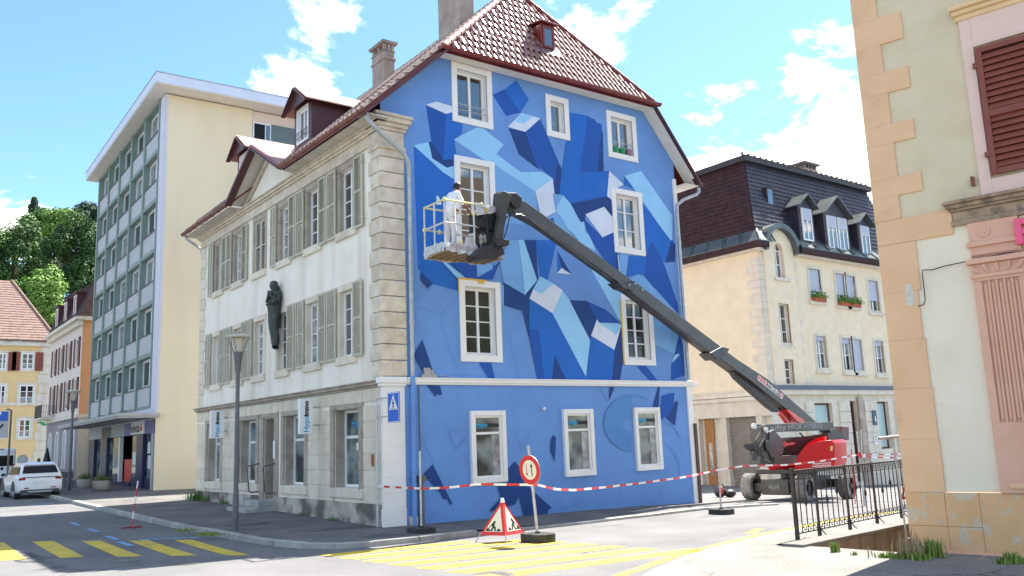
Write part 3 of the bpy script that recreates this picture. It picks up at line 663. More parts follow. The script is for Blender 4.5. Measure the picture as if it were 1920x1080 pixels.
# pediment
pd = MB(); pd.poly([[(-.012, PG0 + .25, 9.40), (-.012, PG1 - .25, 9.40), (-.012, PGP, PGZ - .30)]]); pd.build('pediment_wall', plaster, H)
pk = V((-.55, PGP, PGZ)); pr_ = MB(); fs_ = MB(); sf = MB()
for ye, sg in ((PG0, -1), (PG1, 1)):
    e = V((-.55, ye, 9.50)); bk = V((.75, PGP, PGZ)); bb = V((-.3, ye, 9.52))
    pr_.prism([e, pk, V((.78, PGP, PGZ + .02)), V((-.50, ye, 9.55))], (0, 0, .05))
    fs_.beam(e + V((-.01, 0, -.05)), pk + V((-.01, 0, -.05)), .035, .22, (1, 0, 0)); 
    sf.prism([e + V((.02, 0, -.03)), pk + V((.02, 0, -.03)), V((.0, PGP, PGZ - .03)), V((.0, ye, 9.47))], (0, 0, .02))
    tube_ = MB(); tube_.beam(e + V((-.06, 0, .03)), pk + V((-.06, 0, .03)), .10, .09, (1, 0, 0)); tube_.build('verge_flashing', fascia, H, bevel=.02)
    mo = MB(); mo.beam(V((-.05, ye + (-.12) * -sg * -1, 9.42)), V((-.05, PGP, PGZ - .22)), .10, .09, (1, 0, 0)); mo.build('raking_moulding', stone, H)
pr_.build('pediment_roof', mat('copper_sheet', (.40, .22, .18), (.50, .30, .25), 2, .6, spec=.3), H); fs_.build('pediment_bargeboard', purple, H); sf.build('pediment_soffit', soffit_g, H)
# snow rails on the far eaves
sn = MB()
for i in range(6): y = 9.6 + i * .6; sn.box(-.42, y, 9.62, -.38, y + .03, 9.82)
for z in (9.74, 9.82): sn.cyl((-.40, 9.5, z), (-.40, 12.8, z), .014, n=5)
sn.build('snow_rail', iron, H)
# --- main roof
RX, RZ, RY0, RY1 = 5.35, 15.1, 1.5, 11.8
rt = MB()
Lp = [V((-.60, -.40, 9.5)), V((1.62, -.40, 11.6)), V((RX, RY0, RZ)), V((RX, RY1, RZ)), V((1.62, YL + .4, 11.6)), V((-.60, YL + .4, 9.5)), V((-.60, PG1, 9.5)), V((.76, PGP, 10.78)), V((-.60, PG0, 9.5))]
Rp = [V((10.85, -.40, 9.45)), V((9.02, -.40, 11.68)), V((RX, RY0, RZ)), V((RX, RY1, RZ)), V((9.02, YL + .4, 11.68)), V((10.85, YL + .4, 9.45))]
rt.prism(Lp, (0, 0, -.10)); rt.prism(Rp, (0, 0, -.10))
rt.prism([V((1.62, YL + .4, 11.6)), V((9.02, YL + .4, 11.68)), V((RX, RY1, RZ))], (0, 0, -.1))
HP = [V((1.60, -.42, 11.57)), V((9.04, -.42, 11.66)), V((RX, RY0, RZ))]
rt.prism(HP, (0, .05, -.08))
roof = rt.build('roof', fascia, H)
# hip tiles, one by one
def tile_mesh(w_, l_, name, m):
    mb = MB(); prof = [(0, .0), (.10, .012), (.22, .040), (.40, .050), (.52, .036), (.60, .014), (.80, .006), (1.0, .004)]
    top = [(a * w_, 0, h + .032) for a, h in prof]; tp_ = [(a * w_, l_ * 1.12, h + .004) for a, h in prof]; bot = [(a * w_, .006, h + .004) for a, h in prof]
    n = len(prof); mb.add(bot + top + tp_, [(i, i + 1, i + 1 + n, i + n) for i in range(n - 1)] + [(i + n, i + 1 + n, i + 1 + 2 * n, i + 2 * n) for i in range(n - 1)])
    mb.add([bot[0], top[0], tp_[0], (0, l_, 0), bot[-1], top[-1], tp_[-1], (w_, l_, 0)], [(0, 1, 2, 3), (4, 5, 6, 7)])
    return mb
e1 = (HP[1] - HP[0]).normalized(); apx = HP[2]; base = HP[0] + e1 * (apx - HP[0]).dot(e1); e2 = (apx - base).normalized(); HN = e1.cross(e2).normalized()
if HN.y > 0: HN = -HN
HL = (apx - base).length; TW, TL = .198, .305
tob = tile_mesh(TW * .985, TL, 'roof_tile', tile)
hipf = Matrix(((e1.x, e2.x, HN.x, 0), (e1.y, e2.y, HN.y, 0), (e1.z, e2.z, HN.z, 0), (0, 0, 0, 1)))
first = None; cnt = 0; rest = MB()
lb, rb = (apx - HP[0]).dot(e1), (HP[1] - HP[0]).length - (apx - HP[0]).dot(e1)
for r_ in range(int(HL / TL)):
    t0 = r_ * TL; tm = (t0 + TL * .7) / HL; x0 = -lb * (1 - tm); x1 = rb * (1 - tm)
    c = int((x1 - x0) / TW); st = x0 + ((x1 - x0) - c * TW) / 2
    for i in range(c):
        p = base + e1 * (st + i * TW) + e2 * t0 + HN * (.004 + random.uniform(0, .004)); Mx = Matrix.Translation(p) @ hipf @ Matrix.Rotation(random.uniform(-.008, .008), 4, 'Z')
        if first is None:
            first = tob.build('roof_tile', tile, roof); first.matrix_basis = Mx
        else: share(first, 'roof_tile', roof, Mx)
        cnt += 1
# courses of tiles on the street slope (seen edge-on), joined
e2s = (Lp[1] - Lp[0]).normalized(); ns = V((-e2s.z, 0, e2s.x)); ts = MB(); SLn = (Lp[2].x - Lp[0].x) / e2s.x
proto = tile_mesh(.24, .33, 'x', tile_o)
for r_ in range(int(SLn / .33)):
    xx = r_ * .33; px_ = Lp[0].x + e2s.x * xx
    y0 = -.40 if px_ < 1.6 else -.40 + (px_ - 1.62) / (RX - 1.62) * (RY0 + .4); y = y0 + .02
    while y < YL - (0 if px_ < 1.6 else (px_ - 1.62) / (RX - 1.62) * 1.6):
        if not (px_ < .6 and PG0 + (px_ + .6) * 1.9 < y < PG1 - (px_ + .6) * 1.9):
            o_ = Lp[0] + e2s * xx; o_.y = y
            ts.add([(o_.x + e2s.x * v[1] + ns.x * (v[2] + .01), y + v[0], o_.z + e2s.z * v[1] + ns.z * (v[2] + .01)) for v in proto.v], proto.f)
        y += .24
ts.build('slope_tiles', tile_o, H, kind='stuff')
# ridge caps down both hips and along the ridge
def caps(p, q, r, m, n):
    p, q = V(p), V(q); d = (q - p) / n
    for i in range(n):
        a = p + d * (i - .08); b = p + d * (i + 1); g = MB(); g.cyl(a, b, r, r * .86, 10); g.build('ridge_tile', m, roof, smooth=True)
caps(HP[0] + V((.0, 0, .03)), apx + V((0, 0, .05)), .095, mat('ridge_clay', (.42, .22, .18), (.52, .30, .25), 5, .5), 16)
caps(HP[1] + V((.0, 0, .03)), apx + V((0, 0, .05)), .085, fascia, 16)
caps(V((RX, RY0, RZ + .04)), V((RX, RY1, RZ + .04)), .1, tile_o, 24)
# bargeboards, eaves of the hip, soffits
bb = MB(); bb.beam(V((-.64, -.41, 9.36)), V((1.64, -.41, 11.46)), .05, .26, (0, 1, 0)); bb.build('bargeboard', purple, H); bb = MB(); bb.beam(V((10.90, -.41, 9.30)), V((9.04, -.41, 11.54)), .05, .22, (0, 1, 0)); bb.build('bargeboard', purple, H)
eb = MB(); eb.beam(V((1.62, -.40, 11.50)), V((9.02, -.40, 11.58)), .04, .14); eb.build('eaves_board', fascia, H)
half_gutter((1.45, -.52, 11.53), (9.22, -.52, 11.62), .085, m=fascia)
sv = MB(); sv.prism([(1.5, -.40, 11.47), (9.1, -.40, 11.52), (9.1, .03, 11.52), (1.5, .03, 11.47)], (0, 0, .02))
sl_ = (11.68 - 9.45) / (10.85 - 9.02)
sv.prism([(10.82, -.40, 9.36), (8.95, -.40, 11.58), (8.95, .02, 11.58), (10.82, .02, 9.36)], (0, 0, .02))
sv.prism([(-.57, -.40, 9.40), (1.55, -.40, 11.40), (1.55, .02, 11.40), (-.57, .02, 9.40)], (0, 0, .02)); sv.build('verge_soffit', soffit, H)
rs_ = MB(); rs_.prism([(10.85, -.40, 9.33), (10.2, -.40, 9.31), (10.2, YL, 9.31), (10.85, YL, 9.33)], (0, 0, .02)); rs_.build('eaves_soffit', soffit, H)
half_gutter((10.93, YL + .3, 9.46), (10.93, -.42, 9.46), .085)
# downpipes
def pipe(pts, r, m, name='downpipe', bands=()):
    g = MB(); g.tube(pts, r, 10)
    for z in bands:
        for a, b in zip(pts, pts[1:]):
            if min(a[2], b[2]) < z < max(a[2], b[2]) and abs(a[0] - b[0]) < .05: g.cyl((a[0], a[1], z), (a[0], a[1], z + .04), r * 1.25, n=10)
    return g.build(name, m, H, smooth=True)
pipe([(-.55, -.30, 9.45), (-.50, -.32, 9.28), (-.30, -.32, 9.1), (.45, -.30, 8.62), (.60, -.24, 8.45), (.68, -.13, 8.2), (.69, -.12, 7.9), (.69, -.12, 3.36)], .055, zinc, bands=(7.6, 6, 4.6))
pipe([(.69, -.12, 3.36), (.69, -.16, 3.15), (.69, -.12, 3.0), (.69, -.10, -.15)], .055, BL['M'], bands=(2.3, 1.2))
pipe([(.90, -.075, -.2), (.90, -.075, .98)], .062, iron, 'drain_pipe'); pipe([(.90, -.05, 1.0), (.90, -.04, 3.15)], .016, iron, 'cable_duct')
hx = MB(); hx.box(.815, -.15, .98, .985, -.01, 1.10); hx.build('drain_hopper', iron, H)
pipe([(10.90, -.34, 9.38), (10.9, -.34, 9.18), (10.80, -.33, 9.08), (10.25, -.25, 8.85), (10.06, -.16, 8.68), (10.05, -.14, 8.4), (10.05, -.14, 3.36)], .052, zinc, bands=(7.5, 5.5))
pipe([(.0 - .57, YL + .2, 9.45), (-.5, YL + .2, 9.3), (.0, YL + .1, 8.95), (.05, YL + .08, 8.6)], .05, zinc)
bs = MB(); bs.box(.60, -.10, -.2, .78, .0, .22); bs.build('pipe_shoe', stone, H)
# wall lamps / boxes
bx = MB(FB); bx.box(.95, .0, 3.335, 1.35, .12, 3.40); bx.box(1.02, .01, 3.40, 1.2, .1, 3.56); bx.box(1.22, .01, 3.40, 1.3, .08, 3.52); bx.tube([(1.3, .05, 3.42), (1.6, .06, 3.38), (1.9, .04, 3.36)], .01, 5); bx.build('wall_floodlight', zinc, H)
wl = MB(FB); wl.ball((4.62, .03, 2.58), .045); wl.build('round_sensor', whitep, H)
tm_ = MB(FWt); tm_.box(.42, .03, 1.36, .50, .07, 1.62); tm_.build('intercom', brownw, H)
# hook of pipe right of the mural
hk = MB(FB); hk.tube([(7.55, .04, 6.9), (7.56, .05, 6.5), (7.55, .05, 6.42), (7.40, .05, 6.42)], .02, 6); hk.build('cable_end', steel, H)
# --- chimneys
def chimney(x0, y0, x1, y1, z0, z1, capm, hood):
    c = MB(); c.box(x0, y0, z0, x1, y1, z1); c.box(x0 - .04, y0 - .04, z1 - .32, x1 + .04, y1 + .04, z1 - .24)
    if hood: c.box(x0 - .03, y0 - .03, z1 - .0, x1 + .03, y1 + .03, z1 + .04)
    o = c.build('chimney', chim, H, bevel=.015)
    if hood:
        g = MB()
        for (a, b) in ((x0 + .06, y0 + .06), (x1 - .06, y0 + .06), (x0 + .06, y1 - .06), (x1 - .06, y1 - .06), (x0 + .06, (y0 + y1) / 2), ((x0 + x1) / 2, y0 + .06)): g.box(a - .05, b - .05, z1 + .04, a + .05, b + .05, z1 + .26)
        g.box(x0 - .08, y0 - .08, z1 + .26, x1 + .08, y1 + .08, z1 + .33); xm, ym = (x0 + x1) / 2, (y0 + y1) / 2
        g.add([(x0 - .1, y0 - .1, z1 + .33), (x1 + .1, y0 - .1, z1 + .33), (x1 + .1, y1 + .1, z1 + .33), (x0 - .1, y1 + .1, z1 + .33), (xm, y0 + .3, z1 + .42), (xm, y1 - .3, z1 + .42)], [(0, 1, 4), (2, 3, 5), (1, 2, 5, 4), (3, 0, 4, 5)])
        g.build('chimney_cap', chim, o)
    f = MB(); f.box(x0 - .06, y0 - .06, z0, x1 + .06, y1 + .06, z0 + .62); f.build('chimney_flashing', purple, o)
    return o
def on_slope(px, py):
    n = V((-RS, 0, 1)).normalized(); return atp(px, py, (-.55, 0, 9.5 + .1), n)
ch1 = chimney(4.3, 2.85, 4.85, 4.05, 12.6, 16.3, None, True); ch2 = chimney(3.9, 6.85, 4.30, 7.72, 12.4, 14.98, None, True)
# --- dormers on the street slope
def dormer(yc):
    hw = .60; x0 = .2; ze = 11.62; zp = 12.02; zb = 10.2
    o = MB(); xb = lambda z: -.55 + (z - 9.5) / RS
    o.poly([[(x0, yc - hw, zb), (x0, yc + hw, zb), (x0, yc + hw, ze), (x0, yc, zp - .05), (x0, yc - hw, ze)], [(x0, yc - .40, zb + .25), (x0, yc + .40, zb + .25), (x0, yc + .40, ze - .1), (x0, yc - .40, ze - .1)]])
    for s in (-1, 1): o.poly([[(x0, yc + s * hw, zb), (x0, yc + s * hw, ze), (xb(ze), yc + s * hw, ze), (xb(zb), yc + s * hw, zb)]])
    d = o.build('dormer', purple, H)
    r = MB()
    for s in (-1, 1): r.prism([(x0 - .28, yc + s * (hw + .24), ze - .16), (x0 - .28, yc, zp + .05), (xb(zp) + .1, yc, zp + .05), (xb(ze - .16), yc + s * (hw + .24), ze - .16)], (0, 0, .04))
    r.build('dormer_roof', MATS['copper_sheet'], d)
    g = MB()
    for s in (-1, 1): g.beam((x0 - .27, yc + s * (hw + .24), ze - .20), (x0 - .27, yc, zp + .01), .03, .13, (1, 0, 0))
    g.poly([[(x0 - .2, yc - hw - .1, ze - .12), (x0 - .2, yc + hw + .1, ze - .12), (x0 - .2, yc, zp - .04)]])
    g.build('dormer_bargeboard', purple, d)
    Md = frame((x0, 0, 0), (0, 1, 0), (-1, 0, 0)); f = MB(Md)
    bar_rect(f, yc - .40, zb + .25, yc + .40, ze - .1, .07, -.1, .03); bar_rect(f, yc - .33, zb + .32, yc + .33, ze - .17, .05, -.1, -.04); f.box(yc - .03, -.1, zb + .37, yc + .03, -.03, ze - .22)
    f.build('window', upvc, d); MB(Md).box(yc - .28, -.085, zb + .37, yc + .28, -.075, ze - .22).build('pane', glass, d)
    k = MB(Md)
    for z in (zb + .42, zb + .58): k.cyl((yc - .4, .05, z), (yc + .4, .05, z), .012, n=5)
    for i in range(5): k.cyl((yc - .36 + .18 * i, .05, zb + .42), (yc - .36 + .18 * i, .05, zb + .58), .007, n=4)
    k.build('guard_rail', iron, d)
dormer(4.98); dormer(9.75)
# little hatch in the hip
hb = MB(); x0, x1, yf = 5.20, 5.70, .10
hb.box(x0, yf, 12.62, x1, .95, 13.42); hb.prism([(x0 - .07, yf - .12, 13.42), (x1 + .07, yf - .12, 13.42), (x1 + .07, 1.1, 13.60), (x0 - .07, 1.1, 13.60)], (0, 0, .05))
hh = hb.build('roof_hatch', fascia, H, bevel=.01)
hf = MB(FB); bar_rect(hf, x0 + .05, 12.72, x1 - .05, 13.36, .06, -yf - .0, -yf + .03); hf.build('hatch_frame', fascia, hh)
MB(FB).box(x0 + .11, -yf + .002, 12.78, x1 - .11, -yf + .012, 13.30).build('pane', glass, hh)
hs_ = MB(); a_ = V((5.1, .05, 12.5)); hs_.prism([(5.0, -.02, 12.44), (5.9, -.02, 12.46), (5.85, .16, 12.80), (5.05, .16, 12.78)], (0, -.008, .008)); hs_.build('hatch_flashing', purple, hh)
# ------------------------------------------------------------------ the mural : flat coats of paint on the gable wall
ZO = dict(A=(740, 100, 3.375), B=(1000, 150, 3.375), C=(760, 450, 3.6), D=(1020, 450, 3.6), E=(700, 700, 3), F=(1000, 700, 3), P=(0, 0, 1))
lay = [0]
def coat(z, pts, c, z_=None):
    ox, oy, s = ZO[z]; lay[0] += 1; off = .002 + .00028 * lay[0]; L = []
    for p in pts:
        zz_, a, b = (p[0], p[1], p[2]) if len(p) == 3 else (z, p[0], p[1])
        ox, oy, s = ZO[zz_]; q = at(ox + a / s, oy + b / s, 1, -off); L.append((max(.585, min(q.x, XR - .165)), -off, q.z))
    # keep clear of the windows' openings and of the string course: split by the course
    parts = []
    for lo_, hi_ in ((-9, 3.168), (3.332, 99)):
        poly = [V(p) for p in L]
        for sg, lim in ((1, lo_), (-1, hi_)):
            r = []
            for i, p in enumerate(poly):
                q = poly[(i + 1) % len(poly)]; ip, iq = sg * (p.z - lim) >= 0, sg * (q.z - lim) >= 0
                if ip: r.append(p)
                if ip != iq: t = (lim - p.z) / (q.z - p.z); r.append(p + (q - p) * t)
            poly = r
            if not poly: break
        if len(poly) >= 3: parts.append(poly)
    m = MB()
    for poly in parts:
        # cut out window openings with a boolean-free trick: grid-split the polygon at the openings' edges
        cells = [poly]
        for h in holesB_all:
            nxt = []
            for cpoly in cells:
                rest_ = cpoly
                for ax, sg, lim in (('x', -1, h[0]), ('x', 1, h[2]), ('z', -1, h[1]), ('z', 1, h[3])):
                    if len(rest_) < 3: break
                    def cl(pl, sgn, lm, axn):
                        r = []
                        for i, p in enumerate(pl):
                            q = pl[(i + 1) % len(pl)]; pv_, qv = getattr(p, axn), getattr(q, axn); ip, iq = sgn * (pv_ - lm) >= 0, sgn * (qv - lm) >= 0
                            if ip: r.append(p)
                            if ip != iq: t = (lm - pv_) / (qv - pv_); r.append(p + (q - p) * t)
                        return r
                    o_ = cl(rest_, sg, lim, ax)
                    if len(o_) >= 3: nxt.append(o_)
                    rest_ = cl(rest_, -sg, lim, ax)
            cells = nxt
        for cpoly in cells: m.poly([cpoly])
    if m.f:
        o = m.build('painted_shape', BL[c], H)
holesB_all = [inset(r, .05) for r in row2 + row3 + row4 + row1]
_b = MB.build
c_ = coat
# -- upper left
c_('A', [(120, 585), (374, 795), (374, 1000), ('P', 858, 420), ('P', 862, 546), ('C', 178, 296), ('C', 150, 262), ('C', 85, 196), ('P', 778, 358)], 'S')
c_('A', [(120, 582), (213, 562), (240, 662), (330, 724), (376, 712), (376, 797), (310, 755)], 'L')
c_('A', [(198, 327), (325, 384), (308, 672), (372, 668), (374, 712), (330, 722), (238, 664), (215, 562), (232, 558)], 'D')
c_('A', [(325, 384), (366, 370), (366, 428), (430, 446), (426, 507), (378, 545), (392, 642), (372, 668), (308, 674)], 'S')
c_('A', [(216, 562), (234, 560), (300, 655), (308, 674), (374, 668), (374, 713), (330, 723), (239, 665)], 'N')
c_('A', [(198, 325), (265, 305), (364, 336), (364, 372), (325, 383)], 'W')
c_('A', [(265, 898), (278, 905), (300, 955), (265, 960)], 'W')
c_('A', [(278, 905), (322, 950), (300, 955)], 'N')
# cube
c_('A', [(620, 262), (692, 230), (797, 374), (706, 397)], 'D'); c_('A', [(692, 230), (770, 168), (850, 292), (797, 375)], 'S')
# long light arm
c_('A', [(375, 545), (520, 468), (560, 475), (690, 578), (643, 637), (798, 752), (935, 750), (1000, 792), (890, 873), (626, 700), (556, 668)], 'L')
c_('A', [(630, 702), (890, 873), (905, 1000), (990, 1080), (630, 1080)], 'T')
c_('A', [(805, 380), (845, 400), (1010, 640), (1056, 735), (1000, 790), (935, 750), (798, 752), (643, 637), (690, 578)], 'M')
c_('A', [(720, 472), (828, 497), (900, 712), (785, 640)], 'N'); c_('A', [(828, 497), (922, 414), (1058, 735), (1040, 893), (1005, 885), (1000, 790), (900, 714)], 'D')
c_('A', [(785, 640), (900, 712), (925, 745), (1000, 790), (936, 750)], 'N'); c_('A', [(1030, 690), (1058, 735), (1042, 893), (1005, 886)], 'N')
c_('A', [(716, 465), (805, 378), (922, 412), (828, 497)], 'W'); c_('A', [(760, 433), (805, 380), (875, 400), (822, 447)], 'L')
c_('A', [(890, 873), (1000, 792), (1024, 1000), (930, 1052)], 'W')
# upper right blocks
c_('B', [(230, 205), (342, 225), (297, 580), (480, 574), (467, 735), (235, 782), (190, 728), (165, 722), (180, 570), (205, 390), (230, 385)], 'S')
c_('B', [(342, 225), (352, 232), (372, 245), (385, 247), (398, 265), (410, 275), (422, 272), (433, 285), (436, 320), (440, 580), (297, 582)], 'D')
c_('B', [(430, 330), (440, 330), (446, 570), (440, 580), (405, 580)], 'N')
c_('B', [(235, 782), (467, 735), (497, 760), (500, 862), (448, 802), (332, 850), (326, 900), (300, 900)], 'N')
c_('B', [(190, 730), (235, 782), (300, 900), (320, 895), (330, 960), (360, 990), (395, 1085), (300, 1030), (240, 960), (150, 880), (148, 800)], 'L')
c_('B', [(122, 720), (190, 730), (148, 800), (140, 830)], 'T')
c_('B', [(75, 882), (145, 832), (180, 870), (230, 960), (240, 1010), (100, 930)], 'T'); c_('B', [(85, 885), (125, 870), (160, 980), (110, 940)], 'D')
c_('B', [(480, 575), (572, 662), (515, 692), (497, 760), (467, 735)], 'W')
c_('B', [(575, 612), (637, 688), (572, 664)], 'S'); c_('B', [(578, 605), (682, 575), (862, 835), (880, 850), (880, 1015), (864, 1014)], 'L')
c_('B', [(683, 765), (870, 1015), (886, 1012), (886, 1085), (694, 1085)], 'S'); c_('B', [(742, 1022), (800, 1085), (735, 1085)], 'D')
c_('B', [(322, 880), (437, 995), (510, 962), (520, 1085), ('D', 505, 100), ('D', 510, 222), ('D', 430, 165), ('D', 320, 0), (335, 940)], 'D')
c_('B', [(330, 850), (448, 802), (512, 882), (512, 962), (437, 995)], 'W')
# right edge, below
c_('D', [(575, 108), (690, 112), (680, 236), (640, 228), (556, 252)], 'S'); c_('D', [(510, 90), (572, 100), (552, 255), (508, 225)], 'T')
c_('D', [(690, 100), (725, 14), (800, 138), (792, 200), (905, 480), (910, 500), (678, 240)], 'D'); c_('D', [(800, 138), (825, 200), (905, 440), (906, 490), (792, 200)], 'D')
c_('D', [(720, 14), (735, 14), (800, 138), (792, 200), (750, 330), (678, 240)], 'D')
c_('D', [(725, 0), (858, 0), (820, 150), (800, 138)], 'S'); c_('D', [(860, 6), (885, 30), (885, 145), (820, 152)], 'N')
c_('D', [(640, 228), (672, 245), (905, 505), (910, 640), (880, 770), (730, 700), (730, 520), (560, 275)], 'T')
c_('D', [(912, 640), (880, 780), (918, 775), (862, 832), (860, 946), (950, 912), (944, 700)], 'D'); c_('D', [(880, 780), (905, 765), (916, 775), (862, 832)], 'L')
c_('D', [(625, 850), (690, 850), (765, 946), (712, 946)], 'D')
# middle
c_('C', [(590, 262), (620, 190), (640, 150), (660, 285), (665, 440), (790, 480), (835, 660), (900, 610), (895, 250), (880, 0), (800, 0), (600, 180)], 'N')
c_('C', [(640, 150), (700, 0), (765, 0), (790, 240), (808, 370), (662, 284)], 'T'); c_('C', [(765, 0), (800, 0), (890, 272), (808, 370)], 'L')
c_('C', [(878, 0), (1020, 0), (1030, 40), (962, 262), (912, 245)], 'S'); c_('D', [(0, 0), (82, 10), (25, 270), (-30, 245)], 'S')
c_('D', [(80, 35), (110, 20), (320, 195), (525, 560), (415, 470), (290, 412), (165, 405), (125, 340), (60, 295), (25, 270)], 'M')
c_('D', [(86, 68), (92, 90), (120, 190), (90, 222)], 'S'); c_('D', [(88, 70), (186, 232), (120, 190)], 'N'); c_('D', [(90, 222), (120, 188), (185, 234)], 'W')
c_('D', [(318, 195), (380, 235), (520, 362), (520, 560)], 'L')
c_('C', [(838, 395), (992, 492), (1082, 660), (1082, 882), (1010, 772), (988, 942), (935, 942), (905, 610), (838, 598)], 'S')
c_('C', [(838, 598), (905, 610), (938, 942), (892, 942), (838, 665)], 'D'); c_('C', [(1010, 772), (1082, 890), (1110, 942), (988, 942)], 'N')
c_('D', [(0, 470), (55, 490), (283, 922), (290, 944), (148, 944), (72, 775), (0, 640)], 'S')
c_('D', [(165, 405), (290, 410), (358, 536), (314, 668)], 'N'); c_('D', [(290, 412), (415, 470), (525, 572), (500, 560), (370, 558), (357, 534)], 'D')
c_('D', [(318, 650), (475, 740), (460, 946), (288, 944), (312, 682)], 'S'); c_('D', [(520, 580), (535, 690), (546, 760), (512, 946), (460, 946), (475, 740)], 'N')
c_('D', [(125, 340), (170, 402), (312, 680), (283, 922), (55, 490)], 'L'); c_('C', [(862, 335), (920, 365), (1000, 295), (1062, 340), (994, 494), (838, 395)], 'W'); c_('C', [(912, 245), (1000, 295), (920, 366), (860, 336)], 'L')
c_('D', [(358, 534), (372, 558), (486, 640), (522, 578), (475, 742), (318, 645)], 'W'); c_('D', [(368, 558), (500, 562), (526, 578), (486, 641)], 'L')
# lower left, loose shards
c_('C', [(305, 148), (480, 160), (480, 245), (590, 165), (620, 190), (592, 266), (420, 262), (405, 250)], 'D'); c_('C', [(480, 160), (590, 165), (590, 195), (488, 250)], 'T')
c_('C', [(225, 122), (265, 140), (415, 264), (357, 264)], 'L')
c_('C', [(103, 214), (186, 294), (150, 326), (103, 270)], 'N'); c_('C', [(55, 780), (115, 672), (200, 922), (135, 926)], 'N'); c_('C', [(498, 828), (580, 828), (606, 936), (565, 936)], 'D')
c_('C', [(590, 265), (632, 280), (665, 310), (665, 440), (640, 440), (636, 290)], 'T')
c_('E', [(302, 66), (375, 70), (387, 120), (368, 122), (360, 110), (350, 132)], 'N'); c_('E', [(283, 565), (335, 512), (445, 735), (432, 738), (418, 708), (392, 706), (380, 672), (352, 650)], 'N')
c_('E', [(797, 495), (820, 525), (850, 612), (930, 690), (1006, 757), (985, 768), (980, 796), (850, 808), (818, 690), (800, 735), (655, 780), (660, 765), (718, 700), (697, 628), (748, 620), (748, 548)], 'N')
c_('F', [(112, 345), (128, 362), (121, 497), (98, 440), (97, 385)], 'N'); c_('F', [(430, 78), (457, 78), (426, 154)], 'N'); c_('F', [(703, 78), (712, 78), (705, 190), (675, 186)], 'N')
c_('F', [(725, 125), (795, 108), (785, 215), (712, 266)], 'D'); c_('F', [(785, 215), (800, 158), (815, 160), (797, 293), (745, 250)], 'N')
arc = [(555 + 158 * math.cos(t), 280 + 158 * math.sin(t)) for t in [math.pi * (.5 + i / 16) for i in range(17)]]
arc2 = [(555 + 48 * math.cos(t), 292 + 40 * math.sin(t)) for t in [math.pi * (1.5 - i / 10) for i in range(11)]]
c_('F', [(a, b) for a, b in arc] + [(a, b) for a, b in arc2], 'K')
def sketch(z, pts, w=2.2):
    for (x0, y0), (x1, y1) in zip(pts, pts[1:]):
        L = math.hypot(x1 - x0, y1 - y0); nx, ny = -(y1 - y0) / L * w / 2, (x1 - x0) / L * w / 2
        c_(z, [(x0 + nx, y0 + ny), (x1 + nx, y1 + ny), (x1 - nx, y1 - ny), (x0 - nx, y0 - ny)], 'K')
sketch('C', [(65, 415), (185, 300)]); sketch('C', [(75, 455), (245, 495), (370, 370)]); sketch('C', [(245, 495), (250, 590), (350, 880)]); sketch('C', [(65, 500), (105, 640)])
sketch('C', [(790, 480), (700, 635), (665, 625)]); sketch('C', [(700, 635), (765, 925)])
sketch('E', [(425, 325), (490, 312)], 3); sketch('E', [(425, 325), (462, 428), (528, 355)], 3); sketch('E', [(268, 350), (345, 520)], 2.5); sketch('E', [(800, 320), (835, 435), (886, 320)], 2.5)
sketch('F', [(375, 80), (418, 160)], 4); sketch('F', [(560, 122), (600, 126), (645, 148)], 4); sketch('F', [(720, 260), (790, 300), (830, 370)], 4); sketch('F', [(725, 380), (790, 440), (825, 520), (822, 570)], 3); sketch('F', [(290, 700), (230, 745), (150, 760)], 3)
for k in range(5): sketch('F', [(430 + 10 * k, 330 + 18 * k), (480 + 10 * k, 322 + 18 * k), (545, 340 + 18 * k)], 4)
# ------------------------------------------------------------------ worker, statue and other figures
def figure(name, pts, edges, rad, mats, labels, root_pt, M, parent=None, sub=1):
    """one continuous skin grown over a skeleton; faces take the material of the nearest bone"""
    keys = list(pts); idx = {k: i for i, k in enumerate(keys)}
    me = bpy.data.meshes.new(name); me.from_pydata([pts[k] for k in keys], [(idx[a], idx[b]) for a, b in edges], [])
    o = bpy.data.objects.new(name, me); COL.objects.link(o)
    sk = o.modifiers.new('skin', 'SKIN'); sk.use_smooth_shade = True
    if not me.skin_vertices: raise RuntimeError('no skin layer')
    for k in keys:
        r = rad[k]; r = r if isinstance(r, tuple) else (r, r); d = me.skin_vertices[0].data[idx[k]]; d.radius = r; d.use_root = (k == root_pt)
    ss = o.modifiers.new('sub', 'SUBSURF'); ss.levels = sub; ss.render_levels = sub
    dg = bpy.context.evaluated_depsgraph_get(); dg.update()
    m2 = bpy.data.meshes.new_from_object(o.evaluated_get(dg)); bpy.data.objects.remove(o)
    m2.materials.clear(); names = list(dict.fromkeys(labels.values()))
    for n in names: m2.materials.append(mats[n])
    segs = [(V(pts[a]), V(pts[b]), labels.get((a, b))) for a, b in edges]
    for p in m2.polygons:
        best = (9, None); c = p.center
        for a, b, l in segs:
            t = max(0, min(1, (c - a).dot(b - a) / max(1e-9, (b - a).length_squared))); d = (c - a.lerp(b, t)).length
            if d < best[0]: best = (d, l)
        p.material_index = names.index(best[1]); p.use_smooth = True
    m2.transform(M); o = bpy.data.objects.new(name, m2); COL.objects.link(o)
    if parent: o.parent = parent
    return o
